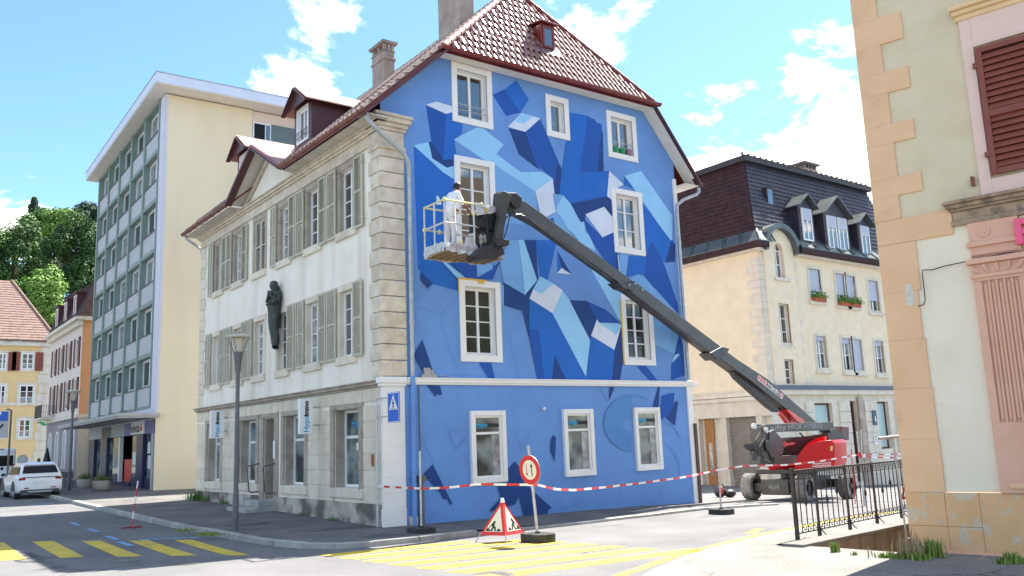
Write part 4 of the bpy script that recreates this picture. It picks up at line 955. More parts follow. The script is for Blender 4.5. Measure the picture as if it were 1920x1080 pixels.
def fingers(mb, wrist, d, side, up, s=1.):
    """palm and five fingers, slightly curled"""
    w_, d, side, up = V(wrist), V(d).normalized(), V(side).normalized(), V(up).normalized()
    mb.add(*(lambda c: (c, [(0, 1, 2, 3), (4, 7, 6, 5), (0, 4, 5, 1), (1, 5, 6, 2), (2, 6, 7, 3), (3, 7, 4, 0)]))([w_ + side * a * .042 * s + d * b * s + up * c * .014 * s for b in (0, .095) for a, c in ((-1, -1), (1, -1), (1, 1), (-1, 1))]))
    for i, L in enumerate((.066, .078, .074, .056)):
        p = w_ + side * (-.033 + .022 * i) * s + d * .09 * s
        mb.tube([p, p + d * L * .5 * s - up * .008 * s, p + d * L * .8 * s - up * .03 * s, p + d * L * .85 * s - up * .05 * s], [.0095 * s, .009 * s, .008 * s, .006 * s], 6)
    p = w_ + side * .038 * s + d * .025 * s; mb.tube([p, p + side * .03 * s + d * .03 * s - up * .01 * s, p + side * .034 * s + d * .06 * s - up * .025 * s], [.012 * s, .011 * s, .008 * s], 6)
def person_mesh(name, pose, mats, M, sleeve='skin', parent=None):
    P = dict(pelvis=(0, 0, .94), waist=(.015, 0, 1.08), chest=(.05, 0, 1.30), neck=(.085, 0, 1.48), jaw=(.115, 0, 1.565), crown=(.115, 0, 1.69), nose=(.205, 0, 1.60),
             lsh=(.05, .175, 1.42), lel=(.10, .235, 1.15), lwr=(.33, .17, 1.12), rsh=(.05, -.175, 1.42), rel=(.10, -.235, 1.15), rwr=(.33, -.17, 1.12),
             lhip=(0, .095, .88), lkn=(.03, .105, .48), lan=(-.02, .11, .09), lto=(.15, .125, .045), rhip=(0, -.095, .88), rkn=(.03, -.105, .48), ran=(-.02, -.11, .09), rto=(.15, -.125, .045))
    P.update(pose)
    Rr = dict(pelvis=(.15, .115), waist=(.135, .105), chest=(.165, .125), neck=.058, jaw=.078, crown=.088, nose=.012, lsh=.075, rsh=.075, lel=.045, rel=.045, lwr=.03, rwr=.03, lhip=.095, rhip=.095, lkn=.062, rkn=.062, lan=.045, ran=.045, lto=.04, rto=.04)
    E = [('pelvis', 'waist'), ('waist', 'chest'), ('chest', 'neck'), ('neck', 'jaw'), ('jaw', 'crown'), ('jaw', 'nose'), ('chest', 'lsh'), ('lsh', 'lel'), ('lel', 'lwr'), ('chest', 'rsh'), ('rsh', 'rel'), ('rel', 'rwr'), ('pelvis', 'lhip'), ('lhip', 'lkn'), ('lkn', 'lan'), ('lan', 'lto'), ('pelvis', 'rhip'), ('rhip', 'rkn'), ('rkn', 'ran'), ('ran', 'rto')]
    lab = {}
    for e in E:
        a, b = e
        if e in (('neck', 'jaw'), ('jaw', 'crown'), ('jaw', 'nose')): lab[e] = 'skin'
        elif e in (('lel', 'lwr'), ('rel', 'rwr')): lab[e] = sleeve
        elif b in ('lkn', 'rkn', 'lan', 'ran', 'lhip', 'rhip'): lab[e] = 'trousers'
        elif b in ('lto', 'rto'): lab[e] = 'shoe'
        else: lab[e] = 'shirt'
    o = figure(name, P, E, Rr, mats, lab, 'pelvis', M, parent)
    # hands, ears, eyes and mouth belong to the same mesh
    mb = MB(); mats_i = [m.name for m in o.data.materials]
    for s, wn, en in ((1, 'lwr', 'lel'), (-1, 'rwr', 'rel')):
        d = (V(P[wn]) - V(P[en])).normalized(); fingers(mb, V(P[wn]) - d * .01, d, V((0, -s, 0)), V((0, 0, 1)).cross(d).cross(d) * -1)
    j = V(P['jaw']); c = V(P['crown'])
    for s in (-1, 1): mb.ball((j.x + .0, j.y + s * .086, (j.z + c.z) / 2 - .02), (.02, .012, .034), 6, 5)
    dk0 = len(mb.f)
    for s in (-1, 1): mb.ball((j.x + .078, j.y + s * .034, (j.z + c.z) / 2 + .002), (.012, .014, .008), 6, 4)
    mb.box(j.x + .074, j.y - .026, j.z - .028, j.x + .088, j.y + .026, j.z - .02)
    bm = bmesh.new(); bm.from_mesh(o.data); si = mats_i.index(mats['skin'].name); vs = [bm.verts.new(M @ V(v)) for v in mb.v]
    if 'dark' in mats: o.data.materials.append(mats['dark'])
    di = len(o.data.materials) - 1
    for i, f in enumerate(mb.f):
        try: nf = bm.faces.new([vs[k] for k in f]); nf.material_index = si if i < dk0 else di; nf.smooth = True
        except ValueError: pass
    bmesh.ops.recalc_face_normals(bm, faces=bm.faces); bm.to_mesh(o.data); bm.free()
    hb_ = MB(M); hb_.ball(c + V((-.012, 0, -.012)), (.098, .094, .088), 10, 8); hb_.ball(c + V((-.04, 0, -.06)), (.072, .09, .085), 10, 7); ho = hb_.build('hair', mats['hair'], o, smooth='all')
    return o
PM = dict(skin=skin, shirt=cloth_w, trousers=cloth_t, shoe=blk, hair=hair, dark=blk)
# bronze relief figure on the street front
SP = dict(pelvis=(0, 0, .98), waist=(0, 0, 1.14), chest=(.0, 0, 1.38), neck=(.0, 0, 1.56), jaw=(.04, 0, 1.66), crown=(.02, 0, 1.80), veil=(-.06, 0, 1.62), lsh=(0, .16, 1.46), lel=(.08, .2, 1.2), lwr=(.20, .04, 1.36), lha=(.22, .015, 1.5), rsh=(0, -.16, 1.46), rel=(.08, -.2, 1.2), rwr=(.20, -.04, 1.36), rha=(.22, -.015, 1.5), thigh=(.03, 0, .75), knee=(.06, .02, .5), calf=(.0, .03, .25), ankle=(-.03, .03, .1), toe=(.05, .08, -.08), heel=(-.02, -.03, -.02))
SR = dict(pelvis=(.20, .15), waist=(.15, .12), chest=(.18, .14), neck=.07, jaw=.12, crown=.125, veil=.13, lsh=.085, lel=.055, lwr=.04, lha=.03, rsh=.085, rel=.055, rwr=.04, rha=.03, thigh=(.185, .14), knee=(.15, .12), calf=(.13, .10), ankle=(.11, .085), toe=(.07, .04), heel=(.05, .05))
SE = [('pelvis', 'waist'), ('waist', 'chest'), ('chest', 'neck'), ('neck', 'jaw'), ('jaw', 'crown'), ('neck', 'veil'), ('chest', 'lsh'), ('lsh', 'lel'), ('lel', 'lwr'), ('lwr', 'lha'), ('chest', 'rsh'), ('rsh', 'rel'), ('rel', 'rwr'), ('rwr', 'rha'), ('pelvis', 'thigh'), ('thigh', 'knee'), ('knee', 'calf'), ('calf', 'ankle'), ('ankle', 'toe'), ('ankle', 'heel')]
sx = -.17; st = figure('wall_statue', SP, SE, SR, dict(b=bronze), {e: 'b' for e in SE}, 'pelvis', Matrix.Translation((sx, 6.05, 4.66)) @ Matrix.Rotation(math.radians(205), 4, 'Z') @ Matrix.Scale(1.06, 4), sub=2)
tag(st, 'dark bronze figure of a veiled woman with joined hands fixed high on the street front', 'statue')
bk = MB(FWt); bk.box(5.98, .0, 5.2, 6.12, .08, 5.9); bk.build('fixing', bronze, st)
# ------------------------------------------------------------------ signs on the house
def hypo_sign(y, x0, x1, z0, z1, label):
    t = thing('projecting_sign', label, 'shop sign', ((x0 + x1) / 2, y, z0), 'upright agency signs on the street front')
    b = MB(); b.box(x0, y, z0, x1, y + .14, z1); b.build('light_box', mat('sign_white', (.86, .86, .86), rough=.35) if 'sign_white' not in MATS else MATS['sign_white'], t, bevel=.012)
    br = MB(); br.box(x1, y + .05, z0 + .2, -.02, y + .09, z0 + .24); br.box(x1, y + .05, z1 - .24, -.02, y + .09, z1 - .20); br.box(x1 - .02, y + .05, z0 + .12, x1 + .01, y + .09, z1 - .12); br.build('bracket', zinc, t)
    Ms = frame(((x0 + x1) / 2, y - .002, 0), (1, 0, 0), (0, -1, 0)); xc = 0
    lettering('Hypo', .188, Ms @ Matrix.Translation((xc, 0, z0 + .25)), cyanp, t, .004, math.pi / 2); lettering('immo', .168, Ms @ Matrix.Translation((xc, 0, z0 + .635)), blackp, t, .009, math.pi / 2)
    return t
hypo_sign(3.3, -.575, -.225, 2.16, 3.05, 'white upright agency sign with blue and black lettering right of the street door')
hypo_sign(10.2, -.565, -.15, 2.21, 3.08, 'white upright agency sign at the far end of the street front beyond the lamp post')
t = thing('crossing_sign', 'blue pedestrian crossing sign on a thin pipe post at the pale corner pier', 'road sign', (-.13, .12, 0))
pz = MB(); pz.cyl((-.13, .10, -.1), (-.13, .10, 2.86), .028, n=10); pz.build('post', steel, t, smooth=True)
yA, yB, xS = at(727, 736, 0, -.16).y, at(749, 738, 0, -.16).y, -.16
pp = MB(); pp.box(xS - .012, yB, 2.29, xS + .012, yA, 2.95); pp.build('plate', bluep, t, bevel=.006)
Ms = frame((xS - .0125, (yA + yB) / 2, 0), (0, -1, 0), (-1, 0, 0))
e = MB(Ms); bar_rect(e, -.255, 2.30, .255, 2.94, .015, 0, .002); e.build('border', whitep, t)
e = MB(Ms); e.prism([(-.19, 0, 2.57), (.19, 0, 2.57), (0, 0, 2.90)], (0, .002, 0)); e.build('triangle', whitep, t)
e = MB(Ms); e.ball((.005, .004, 2.775), (.024, .003, .024), 8, 5)
for q in ([(-.02, 2.75), (.02, 2.75), (.028, 2.66), (-.015, 2.66)], [(-.015, 2.665), (.01, 2.665), (-.035, 2.60), (-.06, 2.60)], [(.005, 2.665), (.028, 2.665), (.05, 2.60), (.025, 2.60)], [(-.02, 2.745), (-.01, 2.72), (-.05, 2.68), (-.055, 2.69)], [(.02, 2.745), (.02, 2.71), (.055, 2.685), (.06, 2.695)]): e.prism([(a, .002, b) for a, b in q], (0, .002, 0))
for i in range(5): e.prism([(-.13 + .055 * i, .002, 2.582), (-.10 + .055 * i, .002, 2.582), (-.095 + .05 * i, .002, 2.598), (-.12 + .05 * i, .002, 2.598)], (0, .002, 0))
e.build('pictogram', blackp, t)
e = MB()
for z in (2.42, 2.83): e.box(-.155, yB + .1, z, -.12, .12, z + .03)
e.build('bracket', steel, t)
# window boxes on the gable's top right sill
for i, (a, m_) in enumerate(((7.70, greenp), (7.98, greenp), (8.24, mat('mauve_pot', (.30, .16, .26), rough=.6)))):
    p = MB(FB); p.lathe([(.07, 0), (.10, .16), (.105, .17), (.09, .17), (.08, .14)], (a + .1, -.06, 10.005), 12); o = p.build('flower_pot', m_); tag(o, ['dark green pot at the left of the gable top right window sill', 'dark green pot in the middle of the gable top right window sill', 'mauve pot at the right of the gable top right window sill'][i], 'flower pot', 'pots on the top right sill')
# ------------------------------------------------------------------ doorsteps and handrails
t = tag(MB().box(-.95, 6.05, -.02, .05, 7.5, .26).build('door_step', kerbm, bevel=.02), 'low weathered stone steps below the street door', 'steps')
MB().box(-.52, 6.22, .26, .05, 7.3, .425).build('upper_step', kerbm, t, bevel=.02)
for i, (y, lab) in enumerate(((6.2, 'grey bent pipe handrail right of the street door'), (7.42, 'grey bent pipe handrail left of the street door'))):
    hr = MB(); hr.tube([(-.03, y, .62), (-.12, y, .62), (-.30, y, .62), (-.34, y, .66), (-.40, y, 1.30), (-.36, y, 1.36), (-.05, y, 1.42), (-.02, y, 1.42)], .02, 8); tag(hr.build('handrail', iron, smooth=True), lab, 'handrail', 'rails at the street door')
nb = MB(FWt); nb.box(6.18, .056, 1.55, 6.32, .075, 2.05); tag(nb.build('door_plate', whitep, bevel=.005), 'small white upright name plate beside the street door', 'name plate')
# ------------------------------------------------------------------ street lamps
def street_lamp(x, y, hgt, label, s=1.):
    t = thing('street_lamp', label, 'street lamp', (x, y, G(x, y)), 'lamps along the pavement', True); z0 = 0
    b = MB(); b.box(-.17 * s, -.17 * s, .08, .17 * s, .17 * s, .115); b.build('base_plate', iron, t)
    p = MB(); p.cyl((0, 0, .1), (0, 0, 1.2 * s), .088 * s, .085 * s, 16); p.cyl((0, 0, 1.2 * s), (0, 0, hgt - 1.15 * s), .072 * s, .058 * s, 16); p.build('pole', lamp_m, t, smooth=True)
    c = MB(); c.lathe([(.058 * s, hgt - 1.16 * s), (.075 * s, hgt - 1.1 * s), (.135 * s, hgt - .58 * s), (.15 * s, hgt - .52 * s), (.02, hgt - .52 * s)], (0, 0, 0), 16); c.build('collar', lamp_m, t, smooth=True)
    g = MB(); g.lathe([(.10 * s, hgt - .52 * s), (.20 * s, hgt - .10 * s), (.17 * s, hgt - .08 * s), (.07 * s, hgt - .5 * s)], (0, 0, 0), 20); g.build('lamp_glass', lamp_g, t, smooth=True)
    for k in range(4):
        a = math.pi / 4 + k * math.pi / 2; w_ = MB(); w_.tube([(.12 * s * math.cos(a), .12 * s * math.sin(a), hgt - .56 * s), (.34 * s * math.cos(a), .34 * s * math.sin(a), hgt - .07 * s)], .012 * s, 5); w_.build('stay', lamp_m, t)
    h = MB(); h.lathe([(.36 * s, hgt - .09 * s), (.39 * s, hgt - .06 * s), (.37 * s, hgt - .02 * s), (.20 * s, hgt + .03 * s), (.02, hgt + .045 * s)], (0, 0, 0), 24); h.build('lamp_shade', lamp_g, t, smooth=True)
    return t
g = atg(441, 997, .09); street_lamp(g.x, g.y, at(438, 628, 1, g.y).z - G(g.x, g.y), 'tall grey street lamp with a flared glass head at the near crossing', .74)
g = atg(129, 922, .05); dd_ = (V(g) - CAM).dot(FW); street_lamp(g.x, g.y, atd(133, 730, dd_).z - G(g.x, g.y), 'distant street lamp on the pavement behind the white parked car', .85)
# ================================================================== road-works gear
def rubber_base(t, x, y, z, r=.30, h=.13, oval=1.5):
    b = MB(); n = 18
    pts = [(x + r * oval * math.cos(2 * math.pi * i / n) * RT.x * .0 + r * oval * .5 * math.copysign(abs(math.cos(2 * math.pi * i / n)) ** .5, math.cos(2 * math.pi * i / n)), y + r * math.copysign(abs(math.sin(2 * math.pi * i / n)) ** .5, math.sin(2 * math.pi * i / n)), z) for i in range(n)]
    b.prism(pts, (0, 0, h)); b.build('rubber_base', rubber, t, bevel=.02)
    c = MB(); c.cyl((x, y, z + h), (x, y, z + h + .03), .05, n=10); c.build('socket', rubber, t)
def tape_post(px, py, top_py, label, off=.0, base=True, lean=(0, 0)):
    g = atg(px, py, off); t = thing('barrier_post', label, 'barrier post', g, 'posts carrying the barrier tape')
    dd = (g - CAM).dot(FW); top = atd(px, top_py, dd); h = top.z - g.z
    if base: rubber_base(t, g.x, g.y, g.z)
    p = MB(); p.cyl((g.x, g.y, g.z + .02), (g.x + lean[0], g.y + lean[1], g.z + h), .022, n=10); p.build('pole', steel, t, smooth=True); return g, h
gA, hA = tape_post(790, 1001, 846, 'bare galvanised post in a rubber foot at the left end of the blue wall', .07)
gC, hC = tape_post(1353, 964, 822, 'bare galvanised post in a rubber foot on the road near the lifting machine')
# no-entry-priority disc
g = atg(1009, 1016); t = thing('priority_sign', 'round red bordered sign with two opposed arrows on a post in a rubber foot', 'road sign', g)
dd = (g - CAM).dot(FW); rubber_base(t, g.x, g.y, g.z, .32, .16, 1.55)
ztop = atd(990, 836, dd); pA = V((g.x, g.y, g.z + .05)); pB = V((ztop.x + .02, ztop.y, ztop.z))
pB = V((g.x - .10, g.y + .06, atd(992, 836, dd).z))
p = MB(); p.cyl(pA, pB, .027, n=12); p.build('post', steel, t, smooth=True)
dc = atd(994, 881, dd - .05); nrm = V((-.995, -.10, 0)).normalized(); sd = V((-nrm.y, nrm.x, 0)); rdisc = 27.5 * dd / FPX
tilt = (pB - pA).normalized(); Md = Matrix(((sd.x, nrm.x, tilt.x, dc.x), (sd.y, nrm.y, tilt.y, dc.y), (sd.z, nrm.z, tilt.z, dc.z), (0, 0, 0, 1)))
def disc(r, b0, b1, m, name, n=32):
    k = MB(Md); k.prism([(r * math.cos(2 * math.pi * i / n), b0, r * math.sin(2 * math.pi * i / n)) for i in range(n)], (0, b1 - b0, 0)); return k.build(name, m, t)
disc(rdisc, 0, .014, zinc, 'plate'); disc(rdisc * .985, .0145, .0165, red, 'red_ring'); disc(rdisc * .66, .017, .019, cream_s, 'white_field')
a = MB(Md); R_ = rdisc; a.prism([(-.27 * R_ - .028 * R_, .0195, .44 * R_), (-.27 * R_ + .028 * R_, .0195, .44 * R_), (-.27 * R_ + .028 * R_, .0195, -.22 * R_), (-.27 * R_ + .10 * R_, .0195, -.22 * R_), (-.27 * R_, .0195, -.42 * R_), (-.27 * R_ - .10 * R_, .0195, -.22 * R_), (-.27 * R_ - .028 * R_, .0195, -.22 * R_)], (0, .002, 0)); a.build('red_arrow', red, t)
a = MB(Md); a.prism([(.22 * R_ - .045 * R_, .0195, -.42 * R_), (.22 * R_ + .045 * R_, .0195, -.42 * R_), (.22 * R_ + .045 * R_, .0195, .2 * R_), (.22 * R_ + .13 * R_, .0195, .2 * R_), (.22 * R_, .0195, .45 * R_), (.22 * R_ - .13 * R_, .0195, .2 * R_), (.22 * R_ - .045 * R_, .0195, .2 * R_)], (0, .002, 0)); a.build('black_arrow', blackp, t)
# folding works pyramids
DIG = [[(-.02, .30), (.05, .31), (.08, .36), (.05, .405), (0, .40), (-.03, .36)], [(-.06, .33), (.02, .33), (.06, .22), (.03, .15), (-.04, .17), (-.08, .25)], [(.03, .19), (.06, .05), (.12, .05), (.10, .20)], [(-.04, .18), (-.10, .06), (-.04, .06), (.02, .17)], [(-.07, .30), (-.04, .32), (-.14, .17), (-.16, .18)], [(-.20, .05), (-.30, .05), (-.235, .17)], [(-.12, .24), (-.10, .25), (-.20, .10), (-.22, .11)]]
def pyramid(apex, b, label, leg=True):
    c = (b[0] + b[1] + b[2]) / 3; t = thing('works_pyramid', label, 'warning sign', (c.x, c.y, b[0].z), 'folding road works signs')
    k = 0
    for i in range(3):
        p, q = b[i], b[(i + 1) % 3]; lo = .17; P = p.lerp(apex, lo); Q = q.lerp(apex, lo); A = p.lerp(apex, .985)
        nrm = (Q - P).cross(apex - P).normalized();
        if nrm.dot(P - c) < 0: nrm = -nrm
        m = MB(); m.prism([P, Q, apex], -nrm * .008); m.build('sign_panel', red, t)
        cc = (P + Q + apex) / 3; ins = [cc.lerp(v, .70) + nrm * .003 for v in (P, Q, apex)]; m = MB(); m.prism(ins, nrm * .002); m.build('ivory_field', cream_s, t)
        x_ = (Q - P).normalized(); y_ = nrm.cross(x_); y_ = y_ if y_.z > 0 else -y_; wdt = (Q - P).length; m0 = (P + Q) / 2; sgn = -1 if i % 2 else 1
        m = MB(); s_ = wdt * 1.0
        for d in DIG: m.prism([m0 + x_ * (sgn * u * s_ * .95) + y_ * ((v_ * .98 + .10) * s_) + nrm * .006 for u, v_ in d], nrm * .002)
        m.prism([m0 + x_ * (u * s_) + y_ * (v_ * s_) + nrm * .006 for u, v_ in ((sgn * .02, .145), (sgn * -.3, .145), (sgn * -.2, .25), (sgn * -.12, .18))], nrm * .002)
        m.prism([m0 + x_ * (u * s_) + y_ * (v_ * s_) + nrm * .006 for u, v_ in ((sgn * .12, .145), (sgn * .32, .145), (sgn * .22, .25))], nrm * .002); m.build('digging_figure', blackp, t)
        l = MB(); l.cyl(p, P.lerp(apex, .03), .011, n=6); l.build('leg', steel, t)
    m = MB(); m.cyl(apex - V((0, 0, .06)), apex + V((0, 0, .02)), .045, .03, 8); m.build('cap', whitep, t); return t
g1, g2, g3 = atg(889, 1017), atg(949, 1019), atg(990, 1010); cmid = (g1 + g2 + g3) / 3
g3 = g2 + V((.80, .28, 0)); g3.z = G(g3.x, g3.y); g1 = g2 + V((-.36, .66, 0)); g1.z = G(g1.x, g1.y)
# three feet at the picture's spots; the third foot sits behind
f1, f2, f3 = atg(887, 1016), atg(949, 1019), atg(992, 1010)
f3 = V((f2.x + .72, f2.y + .22, 0)); f3.z = G(f3.x, f3.y); f1 = V((f2.x - .30, f2.y + .58, 0)); f1.z = G(f1.x, f1.y); f4 = (f1 + f3) / 2
axy = (f1 + f2 + f3) / 3; dd = (V((axy.x, axy.y, 0)) - CAM).dot(FW)
ap = atd(937, 937, dd); pyramid(V((axy.x, axy.y, ap.z)), [f1, f2, f3], 'red and ivory folding pyramid with digging workers on the yellow crossing')
b0 = atd(1703, 905, 26.0); gz = G(b0.x, b0.y)
pyramid(V((b0.x, b0.y, gz + 1.0)), [V((b0.x - .45, b0.y + .1, gz)), V((b0.x + .05, b0.y - .5, gz)), V((b0.x + .5, b0.y + .15, gz))], 'folding works pyramid half hidden behind the iron railing and the ochre house')
# slim striped marker pole on a cross foot
g = atg(247, 990); t = thing('marker_pole', 'slim red and white marker pole on a dark red cross foot in the left street', 'marker pole', g)
dd = (g - CAM).dot(FW); tp_ = atd(255, 902, dd); f = MB(); f.box(g.x - .24, g.y - .02, g.z, g.x + .24, g.y + .02, g.z + .03); f.box(g.x - .02, g.y - .24, g.z + .001, g.x + .02, g.y + .24, g.z + .031)
f.build('cross_foot', mat('foot_red', (.22, .02, .03), rough=.6), t); pa, pb_ = V((g.x, g.y, g.z + .03)), V((g.x + .10, g.y - .02, tp_.z))
for i in range(6):
    s = MB(); s.cyl(pa.lerp(pb_, i / 6), pa.lerp(pb_, (i + 1) / 6), .016, n=8); s.build('pole_section', red if i % 2 == 0 else whitep, t, smooth=True)
# barrier tape : striped ribbon in sections
def ribbon(pts, label, w_=.045, step=.27, group='red and white tape'):
    pts = [V(p) for p in pts]; t = thing('barrier_tape', label, 'barrier tape', pts[0], group)
    d = [0]
    for a, b in zip(pts, pts[1:]): d.append(d[-1] + (b - a).length)
    def P(s):
        for i in range(len(d) - 1):
            if s <= d[i + 1]: return pts[i].lerp(pts[i + 1], (s - d[i]) / (d[i + 1] - d[i]))
        return pts[-1]
    s = 0; k = 0
    while s < d[-1] - .01:
        e = min(s + step, d[-1]); a, mid, b = P(s), P((s + e) / 2), P(e); m = MB()
        tw = [.25 * math.sin(1.3 * x) for x in (s, (s + e) / 2, e)]; up = [V((0, math.sin(q), math.cos(q))) * (w_ / 2) for q in tw]
        L = [a, mid, b]; vs = [p - u for p, u in zip(L, up)] + [p + u for p, u in zip(L, up)]; m.add(vs, [(0, 1, 4, 3), (1, 2, 5, 4)])
        m.build('tape_stripe', red if k % 2 else whitep, t); s = e; k += 1
def sag(p, q, s, n=14): p, q = V(p), V(q); return [p.lerp(q, i / n) - V((0, 0, 4 * s * (i / n) * (1 - i / n))) for i in range(n + 1)]
dA = (gA - CAM).dot(FW); pS = atd(1008, 909, (dc - CAM).dot(FW)); p0 = V((-.13, .05, atp(722, 912, (-.13, .1, 0), FW).z)); pA_ = atd(790, 916, dA - .03)
ribbon([p0] + sag(pA_, atd(893, 908, dA - .9), .02, 6) + sag(atd(893, 908, dA - .9), pS, .0, 8)[1:], 'red and white tape from the corner pier past the bare post to the round sign')
pC_ = atd(1352, 880, (gC - CAM).dot(FW))
tp1 = [atd(1008, 909, (pS - CAM).dot(FW)), atd(1040, 917, 16.7), atd(1075, 919, 17.2), atd(1130, 914, 18), atd(1200, 906, 19.2), atd(1280, 895, 20.4), atd(1325, 886, 21.2), pC_]
ribbon(tp1, 'red and white tape sagging along the blue wall right of the round sign')
pD = atd(1585, 862, 24); ribbon([pC_, atd(1400, 873, 22.2), atd(1470, 872, 22.8), atd(1530, 866, 23.5), atd(1590, 856, 24.5), atd(1612, 852, 25)], 'red and white tape drawn across the front of the lifting machine')
ribbon([atd(1612, 853, 27), atd(1660, 852, 27.5), atd(1725, 851, 28)], 'upper red and white tape at the far right behind the railing')
ribbon([atd(1612, 856, 25), atd(1660, 858, 25.6), atd(1730, 859, 26.2)], 'lower red and white tape at the far right behind the railing')
g = atd(1616, 905, 25); t = thing('barrier_post', 'pair of pale stakes tied with tape before the dark red door', 'barrier post', (g.x, g.y, G(g.x, g.y)), 'posts carrying the barrier tape')
m = MB(); m.cyl((g.x + .0, g.y, G(g.x, g.y)), atd(1607, 810, 25), .02, n=8); m.cyl((g.x + .05, g.y, G(g.x, g.y)), atd(1614, 806, 25.1), .016, n=8); m.build('stake', steel, t)
m = MB(); m.ball(atd(1613, 853, 24.95), (.05, .04, .11), 8, 6); m.build('tape_knot', red, t)
g = atd(1597, 880, 26.5); m = MB(); m.cyl((g.x, g.y, G(g.x, g.y)), atd(1596, 842, 26.5), .016, n=8); tag(m.build('marker_stake', red), 'thin red stake standing between the machine and the far doorway', 'stake')
# ------------------------------------------------------------------ wrought-iron railing on the coping
g = atg(1497, 1026); rail0 = V((g.x, g.y, G(g.x, g.y) + .10)); uf = V((.989, .147, 0)).normalized(); RLn = 5.3; rh = 1.13
t = thing('iron_railing', 'dark wrought iron railing with knobs and scrolls above the sunken area', 'railing', rail0)
rz = lambda s: G(rail0.x + uf.x * s, rail0.y + uf.y * s) + .145
def RP(s, z, o=0): p = rail0 + uf * s + V((.147, -.989, 0)) * o; return V((p.x, p.y, rz(s) * .35 + rz(0) * .65 + z))
b = MB(); b.beam(RP(0, -.07), RP(0, rh + .02), .055, .055, (1, 0, 0)); b.build('end_post', railm, t)
b = MB(); b.beam(RP(0, rh - .03), RP(RLn, rh - .03), .06, .035); b.beam(RP(0, rh - .17), RP(RLn, rh - .17), .022, .014); b.build('top_rail', railm, t)
b = MB(); b.beam(RP(.02, .07), RP(RLn, .07), .03, .016); b.build('bottom_rail', railm, t)
nb_ = int(RLn / .205)
def scroll(s, w_, z0, h_, sg):
    pts = []
    for i in range(13):
        a = i / 12 * math.pi * 2.1; r = (.058 - .0034 * i) * w_; pts.append(RP(s + sg * (.062 - r * math.cos(a)), z0 + h_ * .55 + r * math.sin(a) * 1.1))
    return pts
post_s = []
for i in range(1, nb_ + 1):
    s = i * .205
    if i % 6 == 4:
        b = MB(); b.beam(RP(s, -.05), RP(s, rh), .034, .034, (1, 0, 0)); b.beam(RP(s, -.045), RP(s, .12, 0), .05, .05, (1, 0, 0)); b.tube([RP(s, .14), RP(s, .03, .07), RP(s, -.05, .16)], .012, 5); b.build('stay_post', railm, t); post_s.append(s)
    else:
        b = MB(); b.cyl(RP(s, .07), RP(s, rh - .04), .0105, n=6)
        if i % 2 == 0: b.cyl(RP(s, .50 if i % 4 else .62), RP(s, .56 if i % 4 else .68), .014, .032, 6); b.cyl(RP(s, .56 if i % 4 else .68), RP(s, .63 if i % 4 else .75), .030, .014, 6)
        b.build('baluster', railm, t)
    if i < nb_:
        b = MB(); b.tube(scroll(s + .04, 1.15, .075, .12, 1 if i % 2 else 1), .008, 5); b.build('scroll', railm, t)
        b = MB(); pts = [RP(s + .1025 + .036 * math.cos(a), rh - .105 + .045 * math.sin(a)) for a in [math.pi * 2 * k / 8 for k in range(9)]]; b.tube(pts, .007, 4); b.build('ring', railm, t)
# steel frame leaning in the sunken area
lp = atp(1705, 1045, (3.6, -9.4, 0), V((.147, -.989, 0)))
t = thing('steel_ladder', 'thin galvanised ladder frame standing in the sunken area beside the ochre house', 'ladder', (lp.x, lp.y, -1.2))
yl_ = lp; ddl = (lp - CAM).dot(FW); top = atd(1674, 822, ddl + .3); bot = atd(1707, 1060, ddl); m = MB(); m.tube([bot + (bot - top) * .5, bot, top], .016, 8); o1 = m.build('upright', steel, t)
m = MB(); o2p = V((.42, .06, 0)); m.tube([bot + (bot - top) * .5 + o2p, bot + o2p, bot + (top - bot) * .12 + o2p], .016, 8); m.build('upright', steel, t)
for k in range(-4, 4):
    q = bot + (top - bot) * (.05 + .052 * k); m = MB(); m.cyl(q, q + o2p, .010, n=6); m.build('rung', steel, t)
m = MB(); m.cyl(atd(1650, 822, ddl + .3), atd(1730, 814, ddl + .2), .028, n=8); m.cyl(atd(1648, 822, ddl + .3), atd(1653, 821.6, ddl + .3), .03, n=8); m.build('head_tube', steel, t)
# bag left against the far pier
g = atd(1350, 925, 30.5); gz = G(g.x, g.y); t = thing('tool_bag', 'slumped black and red bag on the pavement by the far garage', 'bag', (g.x, g.y, gz))
m = MB(); m.ball((g.x, g.y, gz + .20), (.22, .2, .22), 12, 8); m.ball((g.x + .30, g.y - .2, gz + .12), (.26, .18, .14), 12, 7); m.build('body', blk, t, smooth='all'); m = MB(); m.ball((g.x - .08, g.y - .14, gz + .22), (.07, .08, .15), 8, 6); m.build('pocket', mat('bag_red', (.38, .05, .03), rough=.8), t, smooth='all')
m = MB(); m.tube([(g.x - .1, g.y - .1, gz + .36), (g.x, g.y - .15, gz + .46), (g.x + .1, g.y - .1, gz + .36)], .015, 5); m.build('handle', blk, t)
# ================================================================== the boom lift
mdir = V((-.985, -.17, 0)).normalized(); ndir = V((.17, -.985, 0)).normalized()
w1 = atg(1411, 937); w2 = w1 + ndir * 1.85; w4 = w1 - mdir * 3.3; w3 = w2 - mdir * 3.3; T0 = (w1 + w2 + w3 + w4) / 4; T0.z = G(T0.x, T0.y)
L = thing('boom_lift', 'grey and red boom lift with a long telescopic arm raised across the blue gable', 'lift', (T0.x, T0.y, T0.z))
def mp(px, py, w=0):   # a point of the machine's long plane shifted by w towards the camera
    p = T0 + ndir * w; d = ray(px, py); return CAM + d * ((p - CAM).dot(ndir) / d.dot(ndir))
